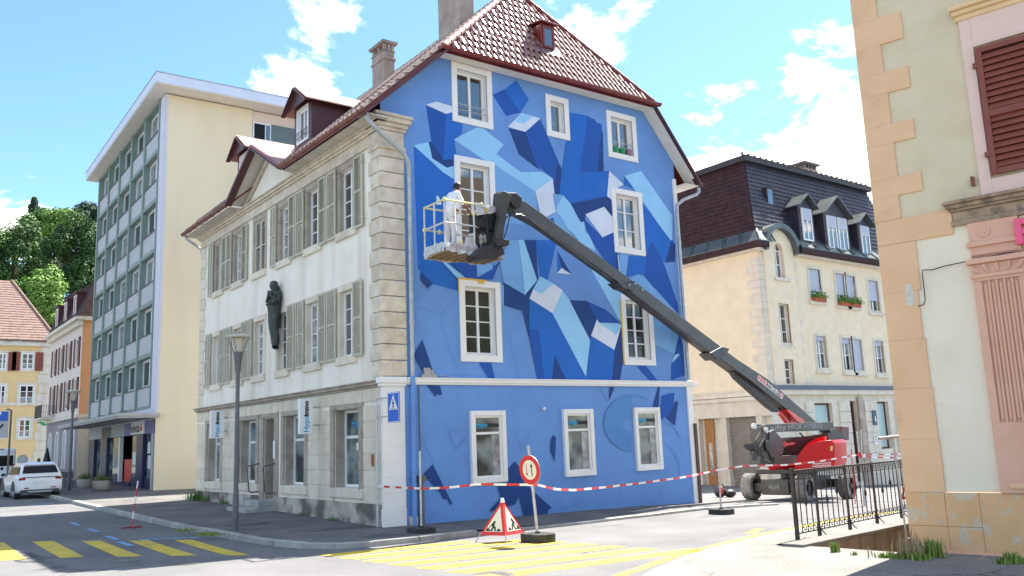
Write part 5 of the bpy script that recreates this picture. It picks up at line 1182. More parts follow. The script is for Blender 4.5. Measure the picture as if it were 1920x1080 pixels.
# wheels
wr = 24.5 * (w1 - CAM).dot(FW) / FPX
def wheel(c, steer=0):
    c = V((c.x, c.y, G(c.x, c.y) * .5 + T0.z * .5 + wr)) if False else V((c.x, c.y, G(c.x, c.y) + wr)); ax = (Matrix.Rotation(steer, 3, 'Z') @ ndir); hw = .19; n = 26
    a = ax.cross(V((0, 0, 1))).normalized(); u = V((0, 0, 1)); m = MB(); prof = [(-hw, wr * .62), (-hw * 1.05, wr * .80), (-hw * .95, wr * .93), (-hw * .7, wr * .965), (hw * .7, wr * .965), (hw * .95, wr * .93), (hw * 1.05, wr * .80), (hw, wr * .62)]
    rows_ = [[c + ax * b + (a * math.cos(2 * math.pi * i / n) + u * math.sin(2 * math.pi * i / n)) * r for i in range(n + 1)] for b, r in prof]; m.grid(rows_)
    o = m.build('wheel', tyrem, L, smooth=True); lug = MB()
    for i in range(22):
        for s in (-1, 1):
            t0 = 2 * math.pi * (i + (.5 if s > 0 else 0)) / 22; pts = []
            for b, dt in ((.02, 0), (.17, .16)):
                for rr in (wr * .95, wr * 1.0):
                    for e in (-.055, .055):
                        t_ = t0 + dt + e; pts.append(c + ax * (s * b) + (a * math.cos(t_) + u * math.sin(t_)) * rr)
            lug.add(pts, [(0, 1, 3, 2), (4, 6, 7, 5), (0, 2, 6, 4), (1, 5, 7, 3), (2, 3, 7, 6)])
    lug.build('tyre_lugs', tyrem, o)
    h = MB(); h.cyl(c + ax * -.12, c + ax * (hw * .55), wr * .62, n=20); h.cyl(c + ax * (hw * .55), c + ax * (hw * .95), wr * .22, wr * .18, n=12); h.build('hub', lift_b, o, smooth=True)
for c in (w1, w2, w3, w4): wheel(c)
ch = MB(); zc = T0.z
def zb(p, z): return V((p.x, p.y, zc + z))
fm = (w1 + w2) / 2; rm = (w3 + w4) / 2
ch.beam(zb(w1, .50), zb(w2, .50), .30, .28); ch.beam(zb(w3, .45), zb(w4, .45), .30, .28); ch.beam(zb(fm, .52), zb(rm, .50), .75, .42); c_o = ch.build('chassis', lift_g, L, bevel=.02)
fb = MB(); fb.beam(zb(w1, .52) + ndir * .48 + mdir * .18, zb(w2, .52) - ndir * .42 + mdir * .18, .10, .50); fb.build('axle_cover', lift_g, c_o, bevel=.02)
lettering('4x4', .26, frame(zb(fm, .52) + mdir * .236 , ndir, mdir), mat('ghost_grey', (.13, .145, .15), rough=.5), c_o, .012)
tt = MB(); tt.cyl(zb(T0, .70), zb(T0, .92), .62, n=20); tt.build('slew_ring', lift_b, L)
# turntable deck and red side pods
dk2 = MB(); dk2.beam(zb(T0 + mdir * 1.6, 1.0), zb(T0 - mdir * 1.9, 1.0), 1.5, .16); dk2.build('deck', lift_b, L, bevel=.02)
# big red cowl, outline seen from the front, run back along the machine
dC = 27.6; CPX = [(1489, 883), (1491, 866), (1499, 852), (1510, 841), (1524, 833), (1542, 828.5), (1562, 826), (1576, 825.5), (1582, 830), (1583.5, 845), (1583.5, 868), (1580, 876), (1560, 880), (1530, 882)]
vw = V((FW.x, FW.y, 0)).normalized(); back = -mdir
cw = MB(); CP = [(1490 + (px - 1490) * .80, py) for px, py in CPX]; front = [atd(px, py, dC) for px, py in CP]; cw.prism(front, back * .95); cwo = cw.build('engine_cowl', lift_r, L, bevel=.13); cwo.modifiers['bevel'].segments = 4
for p in cwo.data.polygons: p.use_smooth = True
cl2 = MB(); front = [atd(px, py, 28.5) for px, py in [(1440, 876), (1440, 868), (1456, 866), (1470, 866), (1478, 862), (1490, 868), (1490, 884), (1442, 882)]]; cl2.prism(front, back * .9); cl2.build('front_cowl', lift_r, L, bevel=.03)
st_ = MB(); st_.prism([atd(px, py, dC - .02) for px, py in ((1523, 869), (1558, 866.5), (1558, 873), (1523, 875.5))], back * .01); so2 = st_.build('cowl_sticker', whitep, L)
c0 = atd(1540.5, 871.0, dC - .03); rr_ = (atd(1558, 869.7, dC) - atd(1523, 872.3, dC)).normalized(); Mst = Matrix(((rr_.x, mdir.x, UP.x, c0.x), (rr_.y, mdir.y, UP.y, c0.y), (rr_.z, mdir.z, UP.z, c0.z), (0, 0, 0, 1)))
def letter_on(txt, size, o, x_, up_, m, parent, bold=.01):
    n = V(x_).cross(V(up_)).normalized(); x_ = V(x_).normalized(); up_ = n.cross(x_); me = text_mesh(txt, size, .001, bold)
    me.transform(Matrix(((x_.x, up_.x, n.x, o.x), (x_.y, up_.y, n.y, o.y), (x_.z, up_.z, n.z, o.z), (0, 0, 0, 1)))); me.materials.clear(); me.materials.append(m)
    q = bpy.data.objects.new('lettering', me); COL.objects.link(q); q.parent = parent
    if parent.parent is None and parent.type == 'EMPTY': q.location = -parent.location
    return q
letter_on('JABERG-NACELLES.CH', .082, c0, rr_, UP, red, L, .004)
yl2 = MB(); yl2.prism([atd(px, py, dC - .02) for px, py in ((1557, 836), (1561, 836), (1561, 845), (1557, 845.5))], back * .01); yl2.build('warning_label', mat('label_yellow', (.72, .6, .22), rough=.5), L)
inn = MB(); inn.prism([atd(px, py, 28.6) for px, py in [(1448, 826), (1500, 820), (1552, 812), (1556, 838), (1520, 842), (1495, 870), (1450, 872)]], back * 1.2); inn.build('engine_bay', lift_b, L)
rb = MB(); rb.prism([atd(px, py, 28.45) for px, py in [(1505, 842), (1512, 832), (1530, 822), (1546, 818), (1546, 828), (1520, 838)]], back * .5); rb.build('red_bracket', lift_r, L)
ra = MB(); ra.prism([atd(px, py, 28.4) for px, py in [(1450, 845), (1471, 827), (1476, 831), (1490, 829), (1487, 834), (1474, 836), (1464, 844)]], back * .04); ra.build('red_arrow_plate', mat('faded_red', (.62, .16, .16), rough=.4), L)
def wide_on(txt, size, o, k, m):
    q = letter_on(txt, size, V((0, 0, 0)), -mdir, V((0, 0, 1)), m, L, .006); x_ = -mdir
    for v in q.data.vertices: c = v.co; a = c.dot(x_); v.co = c + x_ * (a * (k - 1)) + o
# linkage arms and their uprights
def plate(name, pts, w0, w1_, m, holes=None, bevel=.012):
    k = MB(); k.prism([mp(px, py, w0) for px, py in pts], ndir * (w1_ - w0)); return k.build(name, m, L, bevel=bevel)
o = plate('upper_link', [(1411, 797.5), (1420, 796), (1547, 791.5), (1548, 807), (1430, 811)], .15, .45, lift_g)
wide_on('nifty', .27, mp(1459, 802.5, .456), 2.3, mat('sticker_grey', (.20, .21, .21), rough=.4))
wide_on('HR28 HYBRID', .22, mp(1511, 799.8, .456), 2.0, MATS['sticker_grey'])
plate('lower_link', [(1448, 822), (1546, 815.5), (1547, 819), (1520, 824), (1448, 828)], .15, .40, lift_g); plate('base_link', [(1430, 857), (1440, 855), (1494, 852), (1492, 868), (1432, 870)], .15, .55, lift_g)
plate('front_upright', [(1405, 800), (1413, 798), (1420, 800), (1416, 840), (1423, 871), (1404, 871), (1404, 856), (1408, 840)], .1, .5, lift_g)
plate('front_upright', [(1424, 810), (1432, 806), (1437, 812), (1448, 824), (1452, 838), (1449, 852), (1436, 858), (1427, 858), (1422, 845)], .2, .55, lift_g)
plate('cross_strut', [(1414, 806), (1418, 803), (1429, 822), (1424, 828)], .15, .45, lift_b)
for px, py, r in ((1440, 836, .36), (1413.5, 855.5, .29)):
    k = MB(); c = mp(px, py, .56); k.cyl(c, c + ndir * .03, r * .5, n=18); k.build('pivot_boss', lift_b, L)
for px, py in ((1411, 799), (1433, 807)):
    k = MB(); c = mp(px, py, .5); k.cyl(c, c + ndir * .1, .09, n=10); k.build('pivot_pin', steel, L)
plate('knuckle', [(1392, 834), (1400, 831), (1407, 838), (1404, 846), (1398, 842)], .1, .4, lift_b)
plate('rear_knuckle', [(1535, 806), (1549, 804), (1552, 812), (1548, 820), (1538, 818)], .1, .5, lift_b)
plate('rear_post', [(1549, 800), (1563, 801), (1563, 826), (1549, 824)], -.3, .3, mat('dark_red_post', (.10, .035, .04), rough=.5), bevel=.03)
# telescopic boom
tip = at(940, 384, 1, -1.95); root = mp(1520, 795, 0); bd_ = (tip - root); 
def on_boom(px, py): # point on the boom's vertical plane
    n = V((bd_.y, -bd_.x, 0)).normalized(); return atp(px, py, root, n)
bn = V((bd_.y, -bd_.x, 0)).normalized(); bn = bn if bn.y < 0 else -bn
def boom(name, pts, wd, m=lift_g, bevel=.02):
    k = MB(); k.prism([on_boom(px, py) + bn * (wd / 2) for px, py in pts], bn * -wd); return k.build(name, m, L, bevel=bevel)
boom('boom_section', [(1525, 794), (1498, 794), (1433, 741), (1327, 664), (1344, 653), (1375, 676), (1431, 712)], .36)
boom('boom_section', [(1338, 672), (1172, 547), (1186, 532), (1350, 655)], .29); boom('boom_section', [(1180, 550), (1000, 422), (962, 402), (948, 394), (942, 369), (958, 370), (980, 380), (1001, 395), (1190, 535)], .23)
boom('boom_collar', [(1320, 663), (1342, 651), (1357, 655), (1350, 667), (1333, 676)], .42, lift_b); boom('boom_collar', [(1147, 531), (1158, 541), (1178, 548), (1187, 537), (1180, 528), (1166, 533)], .34, lift_b)
boom('boom_underside', [(1370, 697), (1386, 702), (1458, 771), (1452, 773), (1440, 765), (1378, 710)], .2, lift_b)
boom('lift_ram', [(1458, 773), (1463, 768), (1480, 786), (1480, 794), (1474, 794)], .12, lift_r); boom('ram_guard', [(1463, 768), (1472, 771), (1500, 790), (1494, 796), (1484, 791)], .4, lift_r)
k = MB(); k.cyl(on_boom(1456, 770), on_boom(1478, 790), .045, n=8); k.build('ram_rod', whitep, L)
pl_ = [(1412, 704), (1459, 741), (1457, 749.5), (1409, 712)]; k = MB(); k.prism([on_boom(px, py) + bn * .19 for px, py in pl_], bn * -.004); k.build('name_board', whitep, L)
ca = on_boom(1434, 726.5) + bn * .195; xa = (on_boom(1457, 745) - on_boom(1411, 708.5)).normalized()
def half_text(txt, s0, m): letter_on(txt, .215, ca + xa * s0, xa, V((0, 0, 1)), m, L, .004)
lb_ = (on_boom(1459, 745) - on_boom(1410, 708)).length
half_text('JABERG', -lb_ * .29, red); half_text('-NACELLES', lb_ * .12, blackp); half_text('.CH', lb_ * .40, red)
for px, py in ((1170, 536), (1181, 534), (1195, 545), (1340, 657), (1348, 656)):
    k = MB(); k.ball(on_boom(px, py) + bn * .16, .035, 8, 5); k.build('bolt', steel, L)
# hoses along the arm and at the joint
def hose(pts, r=.018):
    k = MB(); k.tube(pts, r, 6); k.build('hose', lift_b, L, smooth=True)
hose([on_boom(px, py) + bn * .16 for px, py in ((1330, 668), (1260, 618), (1190, 566), (1120, 515), (1050, 463), (985, 415))], .014)
hose([on_boom(px, py) + bn * .22 for px, py in ((1340, 674), (1400, 717), (1452, 762), (1470, 790))], .02); hose([on_boom(px, py) + bn * .15 for px, py in ((975, 408), (952, 402), (940, 410), (934, 430))], .02); hose([on_boom(px, py) + bn * .17 for px, py in ((968, 404), (946, 408), (938, 440), (925, 470))], .016)
hose([mp(px, py, .6) for px, py in ((1424, 812), (1416, 826), (1420, 846), (1432, 858))], .035); hose([mp(px, py, .62) for px, py in ((1432, 822), (1424, 838), (1428, 860), (1444, 868))], .03); hose([mp(px, py, .5) for px, py in ((1500, 812), (1512, 826), (1530, 820), (1540, 812))], .03)
# jib and basket
def jib(name, pts, w0, w1_, m=lift_b, bevel=.015):
    k = MB(); k.prism([at(px, py, 1, -1.98 - w0) for px, py in pts], (0, -(w1_ - w0), 0)); return k.build(name, m, L, bevel=bevel)
jib('jib', [(928, 366), (936, 361), (944, 364), (952, 371), (943, 398), (937, 440), (928, 485), (919, 488), (921, 455), (930, 410)], .0, .16, lift_g); jib('jib', [(925, 364), (934, 360), (938, 372), (930, 400), (922, 440), (916, 470), (908, 470), (912, 440), (922, 395)], -.28, -.14, lift_g)
jib('jib_ram', [(934, 388), (938, 388), (927, 450), (922, 450)], -.12, -.04, lift_b); jib('jib_head', [(938, 366), (956, 366), (968, 376), (966, 392), (958, 396), (948, 386)], -.1, .14, lift_b)
jib('rotator', [(888, 470), (910, 461), (926, 465), (930, 482), (915, 489), (878, 492), (872, 485)], -.15, .2, lift_b); jib('rotator', [(902, 458), (924, 460), (924, 470), (902, 472)], -.35, .3, lift_b)
jib('slave_ram', [(889, 408), (895, 408), (895, 455), (900, 468), (890, 470)], -.25, -.18, lift_b)
zf = at(870, 479, 1, -1.45).z; by0, by1 = -1.85, -1.0; bx0, bx1 = at(797, 480, 1, by1).x, at(943, 480, 1, by0).x
fl = MB(); fl.box(bx0, by0, zf - .02, bx1, by1, zf + .02); flo = fl.build('platform', plyw, L)
ks = MB()
for k in range(9): x = bx0 + (bx1 - bx0) * k / 8; ks.box(x - .02, by0, zf - .06, x + .02, by1, zf - .021)
ks.box(bx0, by0 - .001, zf - .05, bx1, by0 + .04, zf - .021); ks.box(bx0, by1 - .04, zf - .05, bx1, by1, zf - .021); ks.build('floor_rib', mat('ochre_rib', (.30, .22, .12), rough=.7), flo)
to = MB(); rs2 = random.Random(5)
def wrap(p, q, z0, z1, n=10):
    p, q = V(p), V(q); d = (q - p); nrm = V((d.y, -d.x, 0)).normalized(); r0, r1, r2 = [], [], []
    for i in range(n + 1):
        a = p.lerp(q, i / n); r0.append((a.x + nrm.x * rs2.uniform(.0, .05), a.y + nrm.y * rs2.uniform(0, .05), z0 + rs2.uniform(-.04, .03))); r1.append((a.x + nrm.x * rs2.uniform(.0, .04), a.y + nrm.y * rs2.uniform(0, .04), (z0 + z1) / 2)); r2.append((a.x, a.y, z1 + rs2.uniform(-.02, .03)))
    return r0, r1, r2
for p, q in (((bx0, by0), (bx1 - .72, by0)), ((bx1 - .3, by0), (bx1, by0)), ((bx0, by1), (bx0, by0)), ((bx1, by0), (bx1, by1)), ((bx1, by1), (bx0, by1))): to.grid(wrap((*p, 0), (*q, 0), zf - .06, zf + .17))
to.build('film_wrapping', foil, L)
hz = MB()
for i in range(7): x = bx0 + .18 + i * .10; hz.prism([(x, by0 - .055, zf + .02), (x + .04, by0 - .055, zf + .02), (x + .07, by0 - .05, zf + .12), (x + .03, by0 - .05, zf + .12)], (0, .004, 0))
hz.build('hazard_stripe', mat('faded_hazard', (.50, .36, .30), rough=.6), L)
posts = [(bx0, by0), (bx0 + .42, by0 - .0), (bx1 - .78, by0), (bx1, by0), (bx0, by1), (bx0 + .6, by1), (bx1, by1), (bx0, (by0 + by1) / 2)]
for x, y in posts:
    k = MB(); k.cyl((x, y, zf + .02), (x, y, zf + 1.12), .020, n=8); k.build('basket_post', rail_w, L, smooth=True)
for z in (zf + 1.12, zf + .6):
    for p, q in (((bx0, by0), (bx1, by0)), ((bx1, by0), (bx1, by1)), ((bx1, by1), (bx0, by1)), ((bx0, by1), (bx0, by0))):
        k = MB(); k.cyl((*p, z), (*q, z), .023, n=8); k.build('basket_rail', tapey if z > zf + 1 else rail_w, L, smooth=True)
for x, y, z in ((bx0, by0, zf + 1.12), (bx0 + 1.0, by0, zf + 1.13), (bx0 + .42, by0, zf + .2), (bx1 - .78, by0, zf + .9), (bx0, by1, zf + .6), (bx0 + .4, by1, zf + .6)):
    k = MB(); k.ball((x, y, z), (.05, .045, .06), 7, 5); k.build('tape_wad', tapey, L)
k = MB(); xa0 = bx1 - .76; k.add([(xa0, by0 - .02, zf + 1.16), (xa0 + .60, by0 - .02, zf + 1.12), (xa0 + .60, by0 + .3, zf + 1.16), (xa0, by0 + .3, zf + 1.2), (xa0 + .02, by0 - .06, zf + .84), (xa0 + .55, by0 - .06, zf + .98)], [(0, 1, 2, 3), (0, 4, 5, 1)]); k.build('console_cover', foil, L)
k = MB(); k.box(xa0 + .05, by0 - .0, zf + .52, xa0 + .55, by0 + .32, zf + .95); k.prism([(xa0 + .0, by0 - .05, zf + .6), (xa0 + .5, by0 - .05, zf + .52), (xa0 + .58, by0 - .05, zf + .85), (xa0 + .45, by0 - .05, zf + .95), (xa0 + .2, by0 - .05, zf + .88)], (0, .1, 0)); k.build('control_console', blk, L, bevel=.03)
k = MB(); k.tube([(xa0 + .28, by0 - .03, zf + .9), (xa0 + .3, by0 - .06, zf + .5), (xa0 + .28, by0 - .04, zf + .1)], .03, 6); k.tube([(xa0 + .25, by0 - .03, zf + .25), (xa0 + .12, by0 - .05, zf + .2), (xa0 + .15, by0 - .05, zf + .02)], .012, 5); k.build('hose', blk, L)
k = MB(); k.box(xa0 + .26, by0 - .075, zf + .95, xa0 + .32, by0 - .06, zf + 1.05); k.build('yellow_tag', mat('tag_yellow', (.7, .42, .02), rough=.5), L)
k = MB(); k.ball((bx1 - .15, by1 + .2, zf + .45), (.18, .14, .28), 10, 7); o = k.build('paint_bucket', whitep, smooth='all'); tag(o, 'white plastic tub in the lift basket behind the jib', 'bucket')
o.data.transform(Matrix.Identity(4))
# worker in the basket
wq = at(850, 450, 1, -1.4); Mw = Matrix.Translation((at(847, 470, 1, -1.45).x, -1.42, zf + .02)) @ Matrix.Rotation(math.radians(8), 4, 'Z') @ Matrix.Scale(1.0, 4)
pw = person_mesh('person', dict(pelvis=(-.04, 0, .93), waist=(.0, 0, 1.07), chest=(.09, 0, 1.28), neck=(.17, 0, 1.44), jaw=(.235, 0, 1.515), crown=(.255, 0, 1.635), nose=(.325, 0, 1.525), lsh=(.10, .17, 1.39), rsh=(.10, -.17, 1.39), rel=(.20, -.24, 1.13), rwr=(.42, -.15, 1.06), lel=(.22, .22, 1.14), lwr=(.44, .13, 1.08), lhip=(-.03, .09, .88), rhip=(-.03, -.09, .88), lkn=(.03, .12, .48), rkn=(.0, -.12, .48), lan=(.0, .13, .09), ran=(-.06, -.14, .09), lto=(.17, .15, .045), rto=(.11, -.16, .045)), PM, Mw)
tag(pw, 'dark haired painter in white shirt and paint stained trousers standing in the lift basket', 'person')
# ================================================================== ochre apartment block in the left street
yb = V((3.0, 30.12, 0)); dY = V((.0251, .9997, 0)); nL = V((-.9997, .0251, 0)); dX = V((.9997, -.0251, 0))
A = thing('apartment_block', 'tall ochre apartment block with a sage green gridded street front and flat white roof', 'apartment block', (9, 39, 0))
FY = frame(yb, dY, nL); FYs = frame(yb, dX, -dY); LS = 18.3; ZT = 21.45
def ys(px, py): return (atp(px, py, yb, nL) - yb).dot(dY)
wl = MB(FYs); wl.poly([[(0, 0, -1), (4.85, 0, -1), (4.85, 0, ZT), (0, 0, ZT)]]); wl.build('end_wall', ochre, A); wl = MB(FY); wl.quad((LS, 0, -1), (LS, -14, -1), (LS, -14, ZT), (LS, 0, ZT)); wl.build('end_wall', ochre, A)
w2 = MB(FYs); w2.poly([[(4.85, -.12, -1), (14, -.12, -1), (14, -.12, ZT), (4.85, -.12, ZT)]]); w2.quad((4.85, 0, -1), (4.85, -.12, -1), (4.85, -.12, ZT), (4.85, 0, ZT)); w2.quad((14, -.12, -1), (14, -18, -1), (14, -18, ZT), (14, -.12, ZT)); w2.build('rear_wall', mat('blush_render', (.78, .66, .56), rough=.9), A)
k = MB(FYs); k.box(4.9, -.1, 18.9, 6.0, .0, 20.75); o = k.build('window', upvc, A); MB(FYs).box(4.98, .002, 18.98, 5.62, .012, 20.67).build('pane', carg, o); MB(FYs).box(5.68, .002, 18.98, 5.92, .012, 20.67).build('pane', glass, o)
MB(FYs).box(6.0, -.1, 18.5, 8.0, .06, 20.75).build('sliding_shutter', mat('slate_green', (.12, .17, .17), rough=.6), A)
MB(FYs).box(8.0, -.1, 18.5, 9.4, .03, 20.75).build('blue_panel', mat('panel_blue', (.16, .25, .55), rough=.6), A)
qs = at(294, 154, 2, ZT + .07); qe = at(163, 336, 2, ZT + .07); ov = (yb - V((qs.x, qs.y, 0))).dot(dY); oe = (V((qs.x, qs.y, 0)) - yb).dot(nL)
ov = max(.5, min(2.2, ov)); oe = max(.6, min(2.6, oe))
sb = MB(FY); sb.box(-ov, -16, ZT + .05, LS + 1.0, oe, ZT + .11); sb.build('roof_soffit', soffit, A); sb = MB(FY); sb.box(-ov - .04, -16, ZT + .11, LS + 1.05, oe + .04, ZT + .65); sb.build('roof_slab', slabm, A)
sb = MB(FY); sb.box(-ov - .07, -16, ZT + .65, LS + 1.08, oe + .07, ZT + .71); sb.build('roof_edging', zinc, A)
ck = MB(FY); ck.box(2.2, -9.6, 22.18, 3.2, -8.5, 23.2); o = ck.build('chimney', chim, A); ck = MB(FY); ck.lathe([(.25, 23.2), (.2, 23.35), (.35, 23.45), (.3, 23.7), (.12, 23.75), (.14, 24.2), (.05, 24.3)], (2.6, -9.0, 0), 10); ck.build('cowl', patina, o)
MB(FYs).box(-.03, -.02, 4.0, .13, .03, ZT).build('corner_edge', wht_r, A); MB(FY).box(-.03, -.02, 4.0, .95, .035, ZT).build('corner_strip', wht_r, A)
nb_, nr = 5, 6; s0 = .95; bw = (LS - s0) / nb_; z0 = 4.2; rhh = (ZT - z0) / nr
bk = MB(FY); bk.poly([[(s0, -.62, z0), (LS, -.62, z0), (LS, -.62, ZT), (s0, -.62, ZT)]]); bk.build('recess_back', sagem, A)
for i in range(nb_ + 1):
    x = s0 + bw * i; m = MB(FY); m.box(x - (.16 if i else 0), -.62, z0, x + .16, .10, ZT); m.build('mullion', sagem, A)
for j in range(nr + 1):
    z = z0 + rhh * j
    m = MB(FY); m.box(s0 + .16, -.62, z - (.12 if j else .0), LS - .16, .06, z + (.12 if j < nr else 0)); m.build('transom', sagem, A)
pmesh = {}
rw_ = random.Random(11)
for j in range(nr):
    for i in range(nb_):
        x0, x1 = s0 + bw * i + .16, s0 + bw * (i + 1) - .16; zb_, zt_ = z0 + rhh * j + .12, z0 + rhh * (j + 1) - .12; zp_ = zb_ + 1.02
        m = MB(FY); m.box(x0, -.62, zb_, x1, .0, zp_); m.build('spandrel_panel', panelm, A); m = MB(FY); m.box(x0, -.62, zp_, x1, .05, zp_ + .05); m.build('window_ledge', mat('ledge_dark', (.10, .09, .10), rough=.6) if 'ledge_dark' not in MATS else MATS['ledge_dark'], A)
        o = casement(A, FY, x0, zp_ + .05, x1, zt_, -.24, 2, 1, fw=.14, gm=[curtain if rw_.random() < .55 else glass, curtain if rw_.random() < .3 else glass])
m = MB(FY); m.box(-.45, -.1, 3.62, LS + .3, 1.9, 3.72); m.box(-.5, -.1, 3.72, LS + .35, 1.95, 3.86); m.build('canopy', mat('canopy_grey', (.42, .40, .38), (.5, .48, .46), 2, .8), A)
for px in (198, 218, 240):
    s = ys(px, 765); m = MB(FY); m.tube([(s, .0, 4.25), (s, .35, 4.3), (s - .2, .5, 4.1)], .03, 5); m.build('flag_holder', iron, A)
m = MB(FY); m.poly([[(0, -1.6, -1), (LS, -1.6, -1), (LS, -1.6, 3.62), (0, -1.6, 3.62)]]); m.build('shop_back', darkm, A)
m = MB(FY); m.box(.03, -14, 3.55, LS - .03, -.001, 4.2); m.build('floor_band', wht_r, A)
def shop(px0, px1, z0, z1, b0, b1, name, mt, py=850):
    s0_, s1_ = ys(px1, py), ys(px0, py); m = MB(FY); m.box(s0_, b0, z0, s1_, b1, z1); return m.build(name, mt, A)
shop(255, 267, -.6, 2.85, -.3, .0, 'shop_column', shopblue); shop(189, 199.5, -.6, 2.85, -.3, .0, 'shop_column', shopblue); shop(166, 176, -.6, 2.85, -.3, .0, 'shop_column', shopblue); shop(284, 287, -.6, 2.85, -.3, .02, 'shop_column', panelm)
shop(268, 284, .5, 2.85, -.25, -.2, 'shop_pane', glass_c); shop(267.5, 284, -.6, .5, -.3, -.1, 'shop_plinth', shopblue); shop(241, 254.5, .5, 2.85, -.25, -.2, 'shop_pane', glass_c); shop(241, 254.5, -.6, .5, -.3, -.15, 'shop_plinth', shopblue); shop(176, 189, .1, 2.85, -.25, -.2, 'shop_pane', glass_c); shop(200, 219, .2, 2.85, -.25, -.2, 'shop_pane', glass_c)
shop(199.5, 241, -.6, .22, -1.4, -.1, 'shop_plinth', shopblue); shop(219, 221, .2, 2.85, -.3, -.1, 'door_post', upvc); o = shop(224, 240, .22, 1.5, -.5, -.3, 'reception_desk', red)
for i, (p, q, z0_, z1_) in enumerate(((271, 276, 1.0, 1.7), (277, 282, 1.3, 2.1), (270, 275, 1.8, 2.4), (243, 250, 1.2, 1.9))): shop(p, q, z0_, z1_, -.19, -.18, 'notice', whitep)
shop(231, 287, 2.85, 3.6, -.3, -.02, 'shop_fascia', mat('fascia_violet', (.16, .15, .36), rough=.5)); o = shop(244.5, 269, 2.88, 3.6, -.02, .03, 'name_panel', whitep)
sc_ = (ys(244.5, 793) + ys(269, 793)) / 2; lettering('helvetia', .72, FY @ Matrix.Translation((sc_ + .25, .036, 3.2)) @ Matrix.Scale(-1, 4, (1, 0, 0)), blackp, A, .012)
m = MB(FY); s1_ = ys(266, 793); m.prism([(s1_ - .25, .033, 3.05), (s1_ + .35, .033, 3.05), (s1_ - .1, .033, 3.5)], (0, .004, 0)); m.build('emblem', red, A)
shop(206, 231, 2.85, 3.6, -.3, -.03, 'shop_fascia', mat('fascia_grey', (.34, .39, .42), rough=.5)); shop(188, 206, 2.85, 3.6, -.3, -.03, 'shop_fascia', mat('fascia_dark', (.07, .07, .08), rough=.5)); shop(166, 188, 2.85, 3.6, -.3, -.03, 'shop_fascia', panelm)
def resite(root, old, new, k):
    """set a thing down at a nearer spot of the street at its true (smaller) size: foot point old -> new, size k"""
    old, new = V(old), V(new); root.location = new + (root.location - old) * k; root.scale = (root.scale[0] * k,) * 3
ybn = atg(287, 921, .1); KS = (ybn - CAM).dot(FW) / (V((3.0, 30.12, -.11)) - CAM).dot(FW); resite(A, (3.0, 30.12, -.11), ybn, KS)
# ================================================================== pale pink house beyond it
xp = 3.03; Pk = thing('pink_house', 'narrow pale pink house with plum shutters and a dark mansard beyond the apartment block', 'house', (8, 55, 0))
y0p, y1p, zcor = 50.0, 62.5, 11.35
FP1 = frame((xp, 0, 0), (0, 1, 0), (-1, 0, 0))
m = MB(FP1); m.poly([[(y0p, 0, 4.6), (y1p, 0, 4.6), (y1p, 0, zcor), (y0p, 0, zcor)]]); m.build('street_wall', prim, Pk); m = MB(); m.quad((xp, y0p, 4.6), (xp + 12, y0p, 4.6), (xp + 12, y0p, zcor), (xp, y0p, zcor)); m.build('side_wall', porange, Pk)
m = MB(FP1); m.poly([[(y0p, 0, -1), (y1p, 0, -1), (y1p, 0, 4.6), (y0p, 0, 4.6)]]); m.build('ground_floor', mat('mauve_stone', (.26, .24, .26), (.32, .30, .32), 3, .9), Pk); m = MB(); m.quad((xp, y0p, -1), (xp + 12, y0p, -1), (xp + 12, y0p, 4.6), (xp, y0p, 4.6)); m.build('side_base', creamb, Pk)
m = MB(FP1); m.box(y0p - .1, 0, 4.45, y1p, .18, 4.7); m.box(y0p - .2, -.0, 11.0, y1p, .3, zcor); m.box(y0p - .3, 0, zcor, y1p, .55, zcor + .25); m.build('cornice', creamb, Pk)
MB().box(xp, y0p - .12, 4.45, xp + 12, y0p, 4.7).build('side_cornice', creamb, Pk); MB().box(xp - .5, y0p - .4, zcor, xp + 12, y0p + .1, zcor + .25).build('side_cornice', creamb, Pk)
m = MB(); m.prism([(xp - .35, y0p - .3, zcor + .25), (xp - .35, y1p, zcor + .25), (xp + .75, y1p, 14.2), (xp + .75, y0p + .5, 14.2)], (0, 0, -.1)); m.prism([(xp - .35, y0p - .3, zcor + .25), (xp + 12, y0p - .3, zcor + .25), (xp + 12, y0p + .5, 14.2), (xp + .75, y0p + .5, 14.2)], (0, 0, -.1)); m.prism([(xp + .7, y0p + .45, 14.2), (xp + 12, y0p + .45, 14.2), (xp + 12, y1p, 14.8), (xp + .7, y1p, 14.8)], (0, 0, .05)); rfk = m.build('roof', shingle, Pk)
for i in range(3):
    yc = y0p + 2.6 + 3.6 * i; m = MB(FP1); m.box(yc - .62, -.6, zcor + .5, yc + .62, .1, zcor + 2.3); m.box(yc - .75, -.6, zcor + 2.3, yc + .75, .2, zcor + 2.42); o = m.build('dormer', aubergine, Pk); m = MB(FP1); bar_rect(m, yc - .42, zcor + .65, yc + .42, zcor + 2.2, .1, .1, .14); m.build('window', upvc, o); MB(FP1).box(yc - .32, .1, zcor + .75, yc + .32, .12, zcor + 2.1).build('pane', glass, o)
for r_, (za, zb2) in enumerate(((5.2, 7.3), (8.2, 10.2))):
    for i in range(4):
        yc = y0p + 1.5 + 3.0 * i; m = MB(FP1); bar_rect(m, yc - .5, za, yc + .5, zb2, .1, .0, .05); o = m.build('window', upvc, Pk); MB(FP1).box(yc - .4, .0, za + .1, yc + .4, .02, zb2 - .1).build('pane', curtain, o)
        for s in (-1, 1): m = MB(FP1); m.box(yc + s * .8 - .28, .02, za - .05, yc + s * .8 + .28, .07, zb2 + .05); m.build('shutter', aubergine, Pk)
